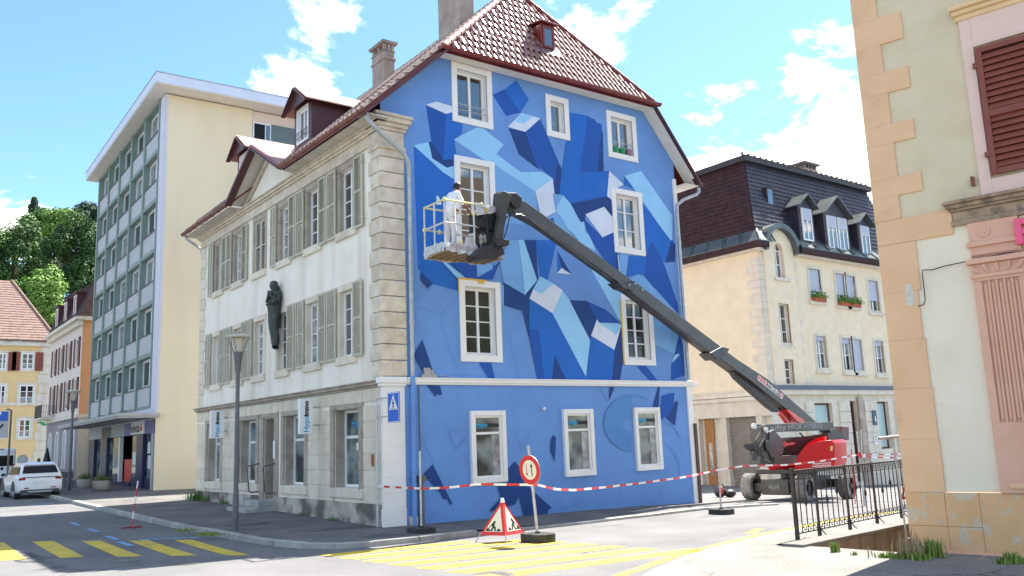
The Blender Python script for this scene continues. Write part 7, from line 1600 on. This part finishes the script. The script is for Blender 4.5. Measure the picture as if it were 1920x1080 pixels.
m = MB(FPe); m.box(aL - .01, .05, ZP, aR + .02, .088, zf0); m.box(aL - .01, .05, zf1, aR + .02, .09, zf1 + .06); m.box(aL - .01, .05, zf0, aL + .10, .088, zf1); m.box(aR - .06, .05, zf0, aR + .02, .088, zf1); m.build('pilaster_face', pinkp, Pe, bevel=.006)
zc0, zc1 = pz(680, 655, Z2)[1], pz(680, 545, Z2)[1]
m = MB(FPe); m.box(aL - .04, 0, zc0 - .02, aR + .06, .12, zc0 + .04); m.box(aL, .0, zc0 + .04, aR + .02, .09, zc1 - .05); m.box(aL - .07, 0, zc1 - .05, aR + .09, .15, zc1 + .03); m.build('capital', pinkp, Pe, bevel=.012)
for k in range(5):
    a = aL + .08 + (aR - aL - .16) * k / 4; m = MB(FPe); m.tube([(a, .09, zc0 + .06), (a + .03 * (k - 2), .12, (zc0 + zc1) / 2), (a + .05 * (k - 2), .13, zc1 - .07)], [.02, .03, .015], 6); m.build('capital_leaf', pinkp, Pe, smooth=True)
zn = pz(640, 445, Z2)[1]; m = MB(FPe); m.box(aL + .0, 0, zc1 + .03, aR, .05, ZCo - .1); m.box(aL - .04, .0, zn - .02, aR + .05, .10, zn + .05); m.build('pilaster_neck', pinkp, Pe, bevel=.01)
ro = pz(745, 340, Z2); m = MB(FPe); m.lathe([(.075, 0), (.075, .02), (.055, .03), (.035, .02), (.02, .035)], (0, 0, 0), 14); m.v = []; m.f = []; m.mi = []
c = FPe @ V((ro[0], .05, ro[1])); m = MB(); m.cyl(c, c + nP * .02, .08, n=16); m.cyl(c + nP * .02, c + nP * .035, .05, .03, 12); m.build('rosette', pinkp, Pe)
# cornice over the pilaster
a0c = pz(460, 170, Z2)[0] + .02; m = MB(FPe)
for z0, z1, e in ((ZCo - .12, ZCo - .04, .06), (ZCo - .04, ZCo + .10, .03), (ZCo + .10, ZCo + .14, .08), (ZCo + .14, ZCo + .20, .12), (ZCo + .20, ZCo + .25, .17)): m.box(a0c + .12 - e * .7, 0, z0, 7, e, z1)
m.build('worn_cornice', ledge, Pe, bevel=.012)
m = MB(FPe); m.box(aR, 0, ZP, 7, .02, 4.2); m.build('shop_panel', mat('panel_salmon', (.66, .37, .27), rough=.85), Pe); m = MB(FPe); m.box(aR + .02, .02, 4.2, 7, .03, 4.72); m.build('sign_band', peach2, Pe)
m = MB(FPe); m.box(aL + .12, .04, ZP + .06, 7, .11, ZP + .13); m.build('lower_moulding', peach, Pe, bevel=.015)
# upper window with salmon surround and shutters
a0w = pz(600, 175, Z1)[0]; aS = pz(690, 290, Z1)[0]; zt = pz(690, 285, Z1)[1]; zb2 = pz(790, 990, Z1)[1]; zco = pz(505, 115, Z1)[1]
m = MB(FPe); m.box(a0w, 0, ZCo + .25, aS - .02, .05, zco - .1); m.box(aS - .02, 0, zt + .05, 7, .05, zco - .1); m.box(aS - .02, 0, ZCo + .25, 7, .05, zb2 - .04); m.build('window_surround', pinkl, Pe, bevel=.006)
m = MB(FPe)
for z0, z1, e in ((zco - .12, zco - .04, .08), (zco - .04, zco + .03, .13), (zco + .03, zco + .10, .19)): m.box(a0w - e * .5, 0, z0, 7, e, z1)
m.build('window_cornice', mat('cornice_apricot', (.74, .52, .28), (.80, .57, .32), 3, .85), Pe, bevel=.012)
for s in range(2):
    x0 = aS + .0 + s * .92; x1 = x0 + .90; m = MB(FPe); bar_rect(m, x0, zb2, x1, zt, .085, .06, .105); zm = (zb2 + zt) / 2 - .06; m.box(x0 + .085, .06, zm - .05, x1 - .085, .105, zm + .05); o = m.build('shutter', redsh, Pe, bevel=.005)
    z = zb2 + .10
    while z < zt - .12:
        if abs(z + .045 - zm) > .075: k = MB(FPe); k.add([(x0 + .085, .066, z + .085), (x1 - .085, .066, z + .085), (x1 - .085, .100, z), (x0 + .085, .100, z), (x0 + .085, .058, z + .078), (x1 - .085, .058, z + .078), (x1 - .085, .090, z - .006), (x0 + .085, .090, z - .006)], [(0, 1, 2, 3), (7, 6, 5, 4), (3, 2, 6, 7), (0, 4, 5, 1)]); k.build('slat', redsh, o)
        z += .098
    for zz_ in (zb2 + .28, zt - .3): k = MB(FPe); k.box(x0 - .05, .05, zz_, x0 + .02, .115, zz_ + .07); k.build('hinge', redsh, o)
    bkk = MB(FPe); bkk.box(x0 + .04, .01, zb2 + .04, x1 - .04, .045, zt - .04); bkk.build('backing', darkm, o)
m = MB(FPe); h = pz(675, 1020, Z1); m.box(h[0] - .02, 0, h[1] - .08, h[0] + .02, .08, h[1] + .06); m.build('shutter_catch', redsh, Pe)
# cable run and patch
def onp(zx, zy, o, b=.06): a, z = pz(zx, zy, o); return FPe @ V((a, b, z))
m = MB(); m.tube([onp(1010, 482, Z2, .11), onp(900, 495, Z2, .16), onp(640, 545, Z2, .10), onp(480, 575, Z2), onp(400, 600, Z2), onp(330, 602, Z2), onp(332, 640, Z2), onp(350, 800, Z2), onp(340, 835, Z2), onp(300, 845, Z2)], .008, 5); m.build('cable', blk, Pe)
pt = [(210, 700), (255, 695), (268, 760), (272, 830), (250, 845), (222, 835), (215, 760)]; m = MB(); m.prism([onp(a, b, Z2, .031) for a, b in pt], nP * .003); m.build('bare_patch', mat('bare_cement', (.55, .52, .46), (.68, .65, .58), 9, .95, .3, 50), Pe)
# projecting sign letters
e = MB(FPe); aE, zE = pz(960, 350, Z2); aE -= .0; zA, zB_ = pz(975, 262, Z2)[1], pz(985, 435, Z2)[1]
E_ = thing('sign_letter', 'glossy magenta letter E at the right edge above the fluted pilaster', 'sign letter', FPe @ V((aE + .2, .1, zE)))
e = MB(FPe); e.box(aE, .05, zB_, aE + .09, .14, zA); e.box(aE + .09, .05, zA - .09, aE + .4, .14, zA); e.box(aE + .09, .05, zB_, aE + .4, .14, zB_ + .09); e.box(aE + .09, .05, (zA + zB_) / 2 - .04, aE + .36, .14, (zA + zB_) / 2 + .04); e.build('face', orange_sg, E_, bevel=.01)
# ================================================================== weeds
def tuft(px, py, n, h, sp, m_, label, q=None):
    g = q or atg(px, py, .1); rr = random.Random(px); m = MB()
    for i in range(n):
        b = g + V((rr.gauss(0, sp), rr.gauss(0, sp), 0)); a = rr.uniform(0, 6.28); L = h * rr.uniform(.4, 1.1); d = V((math.cos(a), math.sin(a), 0)); sd = V((-d.y, d.x, 0)) * .011; bend = rr.uniform(.1, .55)
        p1 = b + d * L * bend * .35 + V((0, 0, L * .6)); p2 = b + d * L * bend + V((0, 0, L)); m.add([b - sd, b + sd, p1 + sd * .8, p1 - sd * .8, p2], [(0, 1, 2, 3), (3, 2, 4)])
    o = m.build('weeds', m_, kind='stuff'); return o
for px, py, n, h, sp in ((1748, 1044, 150, .26, .075), (1725, 1050, 90, .11, .06), (1700, 1047, 110, .10, .06), (1675, 1046, 90, .075, .06), (1655, 1045, 60, .06, .05), (1565, 1035, 60, .17, .03), (1602, 1041, 24, .06, .025), (1898, 1056, 120, .15, .07), (1880, 1058, 50, .10, .04)): tuft(px, py, n, h, sp, grassm, '')
for px, py, n, h in ((1700, 1046, 34, .38), (1715, 1046, 26, .42), (1660, 1044, 8, .25)): tuft(px, py, n, h, .09, strawm, '')
for y, n, h in ((12.6, 120, .34), (11.9, 70, .25), (10.0, 60, .15), (13.2, 60, .3), (2.2, 40, .1), (4.1, 30, .1)):
    q = V((-.12, y, zpave(-.12, y))); tuft(int(y * 10), 0, n, h, .12, leafs[1], '', q)
for q0 in ((345, 996), (388, 1003), (395, 1004)): g = atg(*q0, .09); tuft(q0[0], 1, 90, .07, .12, grassm, '', g)
# ================================================================== vehicles
def sweep(name, secs, m, parent, smooth=True, bevel=0):
    """loft closed sections [(y, [(x, z)...])...] along y"""
    k = MB(); n = len(secs[0][1]); vs = [(x, y, z) for y, s in secs for x, z in s]; k.add(vs, [(j * n + i, j * n + (i + 1) % n, (j + 1) * n + (i + 1) % n, (j + 1) * n + i) for j in range(len(secs) - 1) for i in range(n)] + [tuple(range(n - 1, -1, -1)), tuple((len(secs) - 1) * n + i for i in range(n))]); return k.build(name, m, parent, smooth=smooth, bevel=bevel)
def rsec(hw, z0, z1, r=.12, n=4):
    pts = []
    for cx, cz2, a0 in ((hw - r, z1 - r, 0), (-hw + r, z1 - r, 90), (-hw + r, z0 + r, 180), (hw - r, z0 + r, 270)):
        for i in range(n + 1): a = math.radians(a0 + 90 * i / n); pts.append((cx + r * math.cos(a), cz2 + r * math.sin(a)))
    return pts
def car_wheel(t, x, y, r, w_):
    k = MB(); k.cyl((x - w_ / 2, y, r), (x + w_ / 2, y, r), r, n=22); o = k.build('wheel', rubber, t, bevel=.03); s = 1 if x > 0 else -1; k = MB(); k.cyl((x + s * w_ / 2, y, r), (x + s * (w_ / 2 + .012), y, r), r * .66, n=18)
    k.build('rim', zinc, o)
def suv(loc, rz, label):
    t = thing('parked_car', label, 'car', loc, None, True, rz)
    def bs(y, hw, z0, z1, r=.14): return (y, rsec(hw, z0, z1, r))
    sweep('body', [bs(-.02, .80, .38, .86, .12), bs(.05, .90, .32, 1.0), bs(.35, .95, .26, 1.08), bs(1.0, .96, .25, 1.05), bs(2.4, .96, .25, 1.0), bs(3.4, .95, .26, .96), bs(4.1, .88, .30, .88), bs(4.34, .74, .38, .76, .12)], carw, t)
    sweep('greenhouse', [(.06, rsec(.86, .8, 1.10, .08)), (.36, rsec(.76, .8, 1.50, .12)), (.66, rsec(.72, .8, 1.59, .12)), (1.8, rsec(.73, .8, 1.61, .12)), (2.6, rsec(.72, .8, 1.50, .12)), (3.35, rsec(.80, .8, 1.02, .05))], carw, t)
    k = MB(); k.prism([(-.72, .07, 1.13), (.72, .07, 1.13), (.64, .31, 1.44), (-.64, .31, 1.44)], (0, -.03, .02)); k.build('rear_window', carg, t, bevel=.01)
    for s in (-1, 1):
        k = MB(); k.prism([(s * .80, .5, 1.1), (s * .80, 2.9, 1.06), (s * .74, 2.4, 1.42), (s * .74, .75, 1.42)], (s * .02, 0, 0)); k.build('side_window', carg, t)
        k = MB(); k.box(min(s * .60, s * .86), -.03, .84, max(s * .60, s * .86), .12, .95); k.build('tail_lamp', tail, t, bevel=.02)
        k = MB(); k.box(s * .55 - .1, -.05, .47, s * .55 + .1, .0, .51); k.build('reflector', tail, t)
        k = MB(); k.ball((s * 1.05, 2.75, 1.08), (.11, .07, .08), 8, 6); k.build('mirror', cargrey, t)
    k = MB(); k.box(-.78, -.06, .28, .78, .3, .42); k.box(-.45, -.07, .22, .45, .2, .29); k.build('bumper_trim', cargrey, t, bevel=.03); k = MB(); k.box(-.5, -.075, .30, .5, -.05, .36); k.build('skid_plate', zinc, t)
    k = MB(); k.box(-.27, -.045, .73, .27, -.02, .85); k.build('number_plate', whitep, t); k = MB(); k.box(-.72, -.03, .955, .72, .02, .975); k.build('tail_strip', cargrey, t); k = MB(); k.prism([(-.62, .30, 1.50), (.62, .30, 1.50), (.62, .62, 1.585), (-.62, .62, 1.585)], (0, 0, .03)); k.build('roof_spoiler', carw, t)
    k = MB(); k.prism([(-.58, .8, 1.605), (.58, .8, 1.605), (.58, 2.0, 1.605), (-.58, 2.0, 1.605)], (0, 0, .006)); k.build('roof_panel', carg, t)
    for x in (-.80, .80):
        for y in (.78, 3.44): car_wheel(t, x, y, .36, .25)
        for y in (.78, 3.44): k = MB(); s = 1 if x > 0 else -1; pts = [(s * .955, y + .46 * math.cos(a), .36 + .46 * math.sin(a)) for a in [math.pi * i / 10 for i in range(11)]]; k.prism(pts, (s * .012, 0, 0)); k.build('wheel_arch', cargrey, t)
    return t
gc = atg(74, 935); car_ = suv(gc, math.radians(2), 'white compact off-road car parked at the kerb of the left street'); car_.scale = (.86, .86, .86)
t = thing('parked_van', 'white panel van cut off by the left edge of the view', 'van', (at(-6, 890, 1, 46).x, 46, .0), None, True)
sweep('body', [(0, rsec(.92, .45, 2.35, .15)), (.08, rsec(.99, .40, 2.45, .2)), (3.6, rsec(1.0, .40, 2.5, .2)), (4.2, rsec(.96, .40, 2.1, .2)), (4.9, rsec(.92, .42, 1.2, .15)), (5.3, rsec(.8, .5, 1.0, .12))], carw, t)
van_ = t; o_ = V(t.location); n_o = CAM + (o_ - CAM) * KS; resite(van_, o_, n_o, KS)
for s in (-1, 1):
    k = MB(); k.box(s * .45 - .40, -.03, 1.35, s * .45 + .40, .02, 2.0); k.build('rear_window', carg, t, bevel=.03); k = MB(); k.box(s * .9 - .09, -.03, .95, s * .9 + .09, .1, 1.45); k.build('tail_lamp', tail, t, bevel=.02)
    for y in (.9, 4.2): car_wheel(t, s * .86, y, .36, .24)
k = MB(); k.box(-.98, -.08, .40, .98, .1, .62); k.build('bumper', cargrey, t, bevel=.03); k = MB(); k.box(-.012, -.005, .65, .012, .005, 2.35); k.build('door_seam', blk, t); k = MB(); k.ball((.25, -.03, 1.2), (.09, .03, .1), 8, 6); k.build('handle', blk, t); k = MB(); k.box(-.3, -.01, 2.36, .3, .06, 2.42); k.build('brake_lamp', tail, t)
# ================================================================== pavement cafe and street bits at the far left
def far(px, py, d): return atd(px, py, d)
before = set(bpy.data.objects)
t = thing('planter', 'round concrete planter nearer the shop doorway', 'planter', (0, 0, 0), 'planters before the shops', True)
k = MB(); k.lathe([(.34, 0), (.42, .1), (.45, .42), (.41, .5), (.37, .5), (.35, .45)], (0, 0, 0), 20); k.build('bowl', planterm, t, smooth=True); k = MB(); k.lathe([(.02, .44), (.36, .44), (.35, .46)], (0, 0, 0), 16); k.build('soil', soil, t)
k = MB(); rr = random.Random(4)
for i in range(260): c = V((rr.gauss(0, .16), rr.gauss(0, .16), .46 + abs(rr.gauss(0, .15)))); a = V((rr.gauss(0, 1), rr.gauss(0, 1), rr.gauss(0, 1))).normalized() * .07; b = a.orthogonal().normalized() * .04; k.quad(c - a, c - b, c + a, c + b)
k.build('plants', leafs[4], t, kind='stuff')
g = far(190, 903, 45.5); t.location = (g.x, g.y, 0); c = copy_tree(t); g2 = far(160, 896, 49.5); c.location = (g2.x, g2.y, 0); c['label'] = 'round concrete planter farther along toward the pink house'
gp = far(86, 892, 55); t = thing('folded_parasol', 'closed black parasol at the pavement cafe behind the white car', 'parasol', (gp.x, gp.y, 0)); k = MB(); k.cyl((gp.x, gp.y, 0), (gp.x, gp.y, 2.3), .03, n=8); k.build('pole', iron, t); k = MB(); k.lathe([(.30, .85), (.34, 1.0), (.22, 1.6), (.10, 2.15), (.03, 2.4)], (gp.x, gp.y, 0), 9); k.build('canopy', blk, t, smooth=True); k = MB(); k.cyl((gp.x, gp.y, -.1), (gp.x, gp.y, .1), .3, n=12); k.build('foot', iron, t)
for i, (px, d, lab) in enumerate(((108, 52, 'dark cafe table nearest the lamp post behind the car'), (122, 50, 'dark cafe table right of the distant lamp post'))):
    g = far(px, 890, d); t = thing('cafe_table', lab, 'table', (g.x, g.y, 0), 'pavement cafe tables'); k = MB(); k.cyl((g.x, g.y, .78), (g.x, g.y, .82), .42, n=16); k.build('top', iron, t); k = MB(); k.cyl((g.x, g.y, 0), (g.x, g.y, .78), .03, n=8); k.cyl((g.x, g.y, 0), (g.x, g.y, .04), .25, n=10); k.build('leg', iron, t)
for i, (px, d, lab) in enumerate(((102, 52.5, 'dark cafe chair left of the tables'), (115, 51, 'dark cafe chair between the two tables'), (131, 49.5, 'dark cafe chair right of the tables'))):
    g = far(px, 890, d); t = thing('cafe_chair', lab, 'chair', (g.x, g.y, 0), 'pavement cafe chairs'); k = MB(); k.box(g.x - .22, g.y - .22, .43, g.x + .22, g.y + .22, .47); k.build('seat', iron, t); k = MB(); k.box(g.x - .22, g.y + .18, .55, g.x + .22, g.y + .22, .92); k.build('backrest', iron, t)
    for a in (-.19, .19):
        for b in (-.19, .19): k = MB(); k.cyl((g.x + a, g.y + b, 0), (g.x + a, g.y + b, .43 if b < 0 else .92), .015, n=5); k.build('leg', iron, t)
g = far(74, 890, 53); pw2 = person_mesh('person', {}, dict(skin=skin, shirt=cloth_p, trousers=cargrey, shoe=blk, hair=mat('brown_hair', (.12, .06, .03), rough=.6), dark=blk), Matrix.Translation((g.x, g.y, 0)) @ Matrix.Rotation(math.radians(215), 4, 'Z')); tag(pw2, 'person in a pink top standing at the pavement cafe behind the white car', 'person')
g = far(42, 862, 52); k = MB(); 
t = thing('mirror_disc', 'pale round disc on a short stand left of the person in pink', 'street mirror', (g.x, g.y, 0)); n_ = V((-.1, -1, 0)).normalized(); k.cyl(g, g + n_ * .05, .30, n=18); k.build('rim', panelm, t); k = MB(); k.cyl(g + n_ * .051, g + n_ * .06, .22, n=18); k.build('face', zinc, t); k = MB(); k.cyl((g.x, g.y + .03, 0), (g.x, g.y + .03, g.z), .03, n=6); k.build('stand', iron, t)
g = far(58, 880, 54); k = MB(); k.box(g.x - .3, g.y - .2, 0, g.x + .3, g.y + .3, 1.25); k.box(g.x - .34, g.y - .24, 1.25, g.x + .34, g.y + .34, 1.32); tag(k.build('litter_bin', greenp, bevel=.03), 'green upright bin beside the person in pink', 'bin')
# parking sign
g = far(17, 840, 47); t = thing('parking_sign', 'tall white board with a blue parking symbol on a dark post at the left edge', 'road sign', (g.x, g.y, 0)); zt_ = far(17, 769, 47).z; k = MB(); k.cyl((g.x, g.y, 0), (g.x, g.y, zt_), .05, n=8); k.tube([(g.x, g.y, zt_), (g.x - .12, g.y, zt_ + .06), (g.x - .25, g.y, zt_ + .05)], .04, 6); k.build('post', iron, t)
x1 = g.x - .10; z1_, z0_ = far(8, 770, 47).z, far(8, 821, 47).z; k = MB(); k.box(x1 - 1.0, g.y - .05, z0_, x1, g.y - .01, z1_); k.build('board', panelm, t); zm_ = far(8, 789, 47).z; k = MB(); k.box(x1 - .95, g.y - .06, zm_, x1 - .05, g.y - .051, z1_ - .05); k.build('blue_field', bluep, t); lettering('P', .5, frame((x1 - .5, g.y - .065, (zm_ + z1_) / 2 + .05), (1, 0, 0), (0, -1, 0)), whitep, t, .02); k = MB(); k.prism([(x1 - .8, g.y - .055, z0_ + .1), (x1 - .7, g.y - .055, z0_ + .1), (x1 - .2, g.y - .055, z0_ + .7), (x1 - .3, g.y - .055, z0_ + .75)], (0, -.006, 0)); k.build('black_bar', blackp, t)
for o in set(bpy.data.objects) - before:
    if o.parent is None: o0 = V(o.location); resite(o, o0, CAM + (o0 - CAM) * KS, KS)
# green disc on the apricot house corner
dq = 74; c = far(84, 790, dq); n_ = (CAM - c); n_.z = 0; n_.normalize(); t = thing('hanging_sign', 'round green hanging sign at the corner of the apricot house', 'shop sign', c); r = 8.2 * dq / FPX; k = MB(); k.cyl(c, c + n_ * .1, r, n=24); k.build('disc', greenp, t); sdv = V((-n_.y, n_.x, 0)); k = MB(); u0 = c + n_ * .105
for a, b, h in ((-.75, -.45, .12), (-.35, -.05, .12), (.05, .3, .12), (.4, .72, .12)): k.prism([u0 + sdv * (r * a) + V((0, 0, -r * h)), u0 + sdv * (r * b) + V((0, 0, -r * h)), u0 + sdv * (r * b) + V((0, 0, r * h)), u0 + sdv * (r * a) + V((0, 0, r * h))], n_ * .01)
k.build('white_lettering', whitep, t); k = MB(); k.box(c.x, c.y, c.z - .05, c.x + .1, c.y + 4, c.z + .05); k.build('arm', iron, t)
# ================================================================== wooded slope and its trees
k = MB(); rows_ = []
for j in range(14):
    y = 95 + 12 * j; rows_.append([(x, y + 5 * math.sin(x * .05), -3 + min(44, max(0, (y - 92)) * .58) * (1 / (1 + math.exp((x - 5) * .08))) + 1.5 * math.sin(x * .11 + y * .07)) for x in range(-140, 90, 10)])
structure(k.grid(rows_).build('hill', hillm, smooth='all'))
def tree(px, py, hw, hh, d, m1, m2, label, conifer=False, seed=0, dens=1.0):
    c = atd(px, py, d); R = hw * 1.12 * d / FPX; Hh = hh * 1.08 * d / FPX; rr = random.Random(seed + px); z0 = min(0, c.z - Hh - 3)
    t = thing('conifer' if conifer else 'broadleaf_tree', label, 'tree', (c.x, c.y, c.z - Hh - 4), 'trees on the slope behind the street')
    k = MB(); k.tube([(c.x, c.y, c.z - Hh - 8), (c.x + .2, c.y, c.z - Hh * .4), (c.x, c.y, c.z + Hh * .5)], [.45, .32, .1], 8)
    lumps = []
    for i in range(46):
        u = V((rr.gauss(0, 1), rr.gauss(0, 1), rr.gauss(0, 1))).normalized(); s = rr.uniform(.45, .92)
        if conifer: zz_ = rr.uniform(-1, 1); w_ = (1 - zz_) * .5; lumps.append((V((u.x * R * w_, u.y * R * w_, zz_ * Hh)), R * .28))
        else: lumps.append((V((u.x * R * s * .92, u.y * R * s * .92, u.z * Hh * s * .9)), R * rr.uniform(.22, .40)))
    for lc, lr in lumps[:10]: k.tube([(c.x, c.y, c.z - Hh * .3), c + lc * .5 + V((0, 0, -.3)), c + lc], [.18, .1, .03], 5)
    k.build('trunk', bark, t); L = MB(); L.cur = 0
    n = int(300 * dens)
    for li, (lc, lr) in enumerate(lumps):
        L.cur = 1 if rr.random() < .38 else 0
        for i in range(n):
            u = V((rr.gauss(0, 1), rr.gauss(0, 1), rr.gauss(0, 1))).normalized(); q = c + lc + u * lr * (rr.random() ** .35) * V((1, 1, .8)).length / 1.6; s = rr.uniform(.10, .25) * (.8 if conifer else 1)
            nrm = (u + V((rr.gauss(0, .5), rr.gauss(0, .5), .5 + rr.gauss(0, .5)))).normalized(); a = nrm.orthogonal().normalized(); a = (Matrix.Rotation(rr.uniform(0, 6.28), 3, nrm) @ a); b = nrm.cross(a); L.quad(q - a * s, q - b * s * .55, q + a * s, q + b * s * .55)
    L.build('crown', [m1, m2], t); return t
tree(25, 485, 66, 92, 112, leafs[1], leafs[0], 'large rounded green tree at the left edge above the apricot roof', seed=1, dens=1.35)
tree(20, 545, 50, 50, 125, leafs[1], leafs[0], 'mid green tree showing low at the left edge behind the apricot roof', seed=14)
tree(78, 430, 34, 50, 128, leafs[1], leafs[2], 'light green tree standing behind between the two large crowns', seed=2)
tree(63, 400, 16, 26, 140, leafs[3], leafs[0], 'dark conifer tip rising above the light green tree', True, 3)
tree(112, 420, 36, 36, 124, leafs[2], leafs[1], 'yellow green crown above the darkest tree', seed=4)
tree(140, 478, 54, 88, 106, leafs[0], leafs[0], 'darkest dense tree beside the apartment block', seed=5, dens=1.25)
tree(160, 402, 30, 20, 150, leafs[3], leafs[3], 'far bluish crown touching the apartment block', seed=6)
tree(92, 500, 44, 66, 132, leafs[1], leafs[0], 'mid green tree filling the gap behind the two large crowns', seed=11)
tree(50, 560, 40, 50, 120, leafs[0], leafs[1], 'shaded tree low behind the bright bushy one', seed=12)
tree(74, 552, 48, 46, 96, leafs[2], leafs[2], 'bright sunlit bushy tree just over the apricot roof', seed=7)
tree(103, 612, 22, 40, 92, leafs[2], leafs[1], 'narrow bright tree between the apricot and pink houses', seed=8)
tree(104, 720, 10, 70, 90, leafs[2], leafs[1], 'slim bright shrub in the gap beside the green round sign', seed=9, dens=.6)
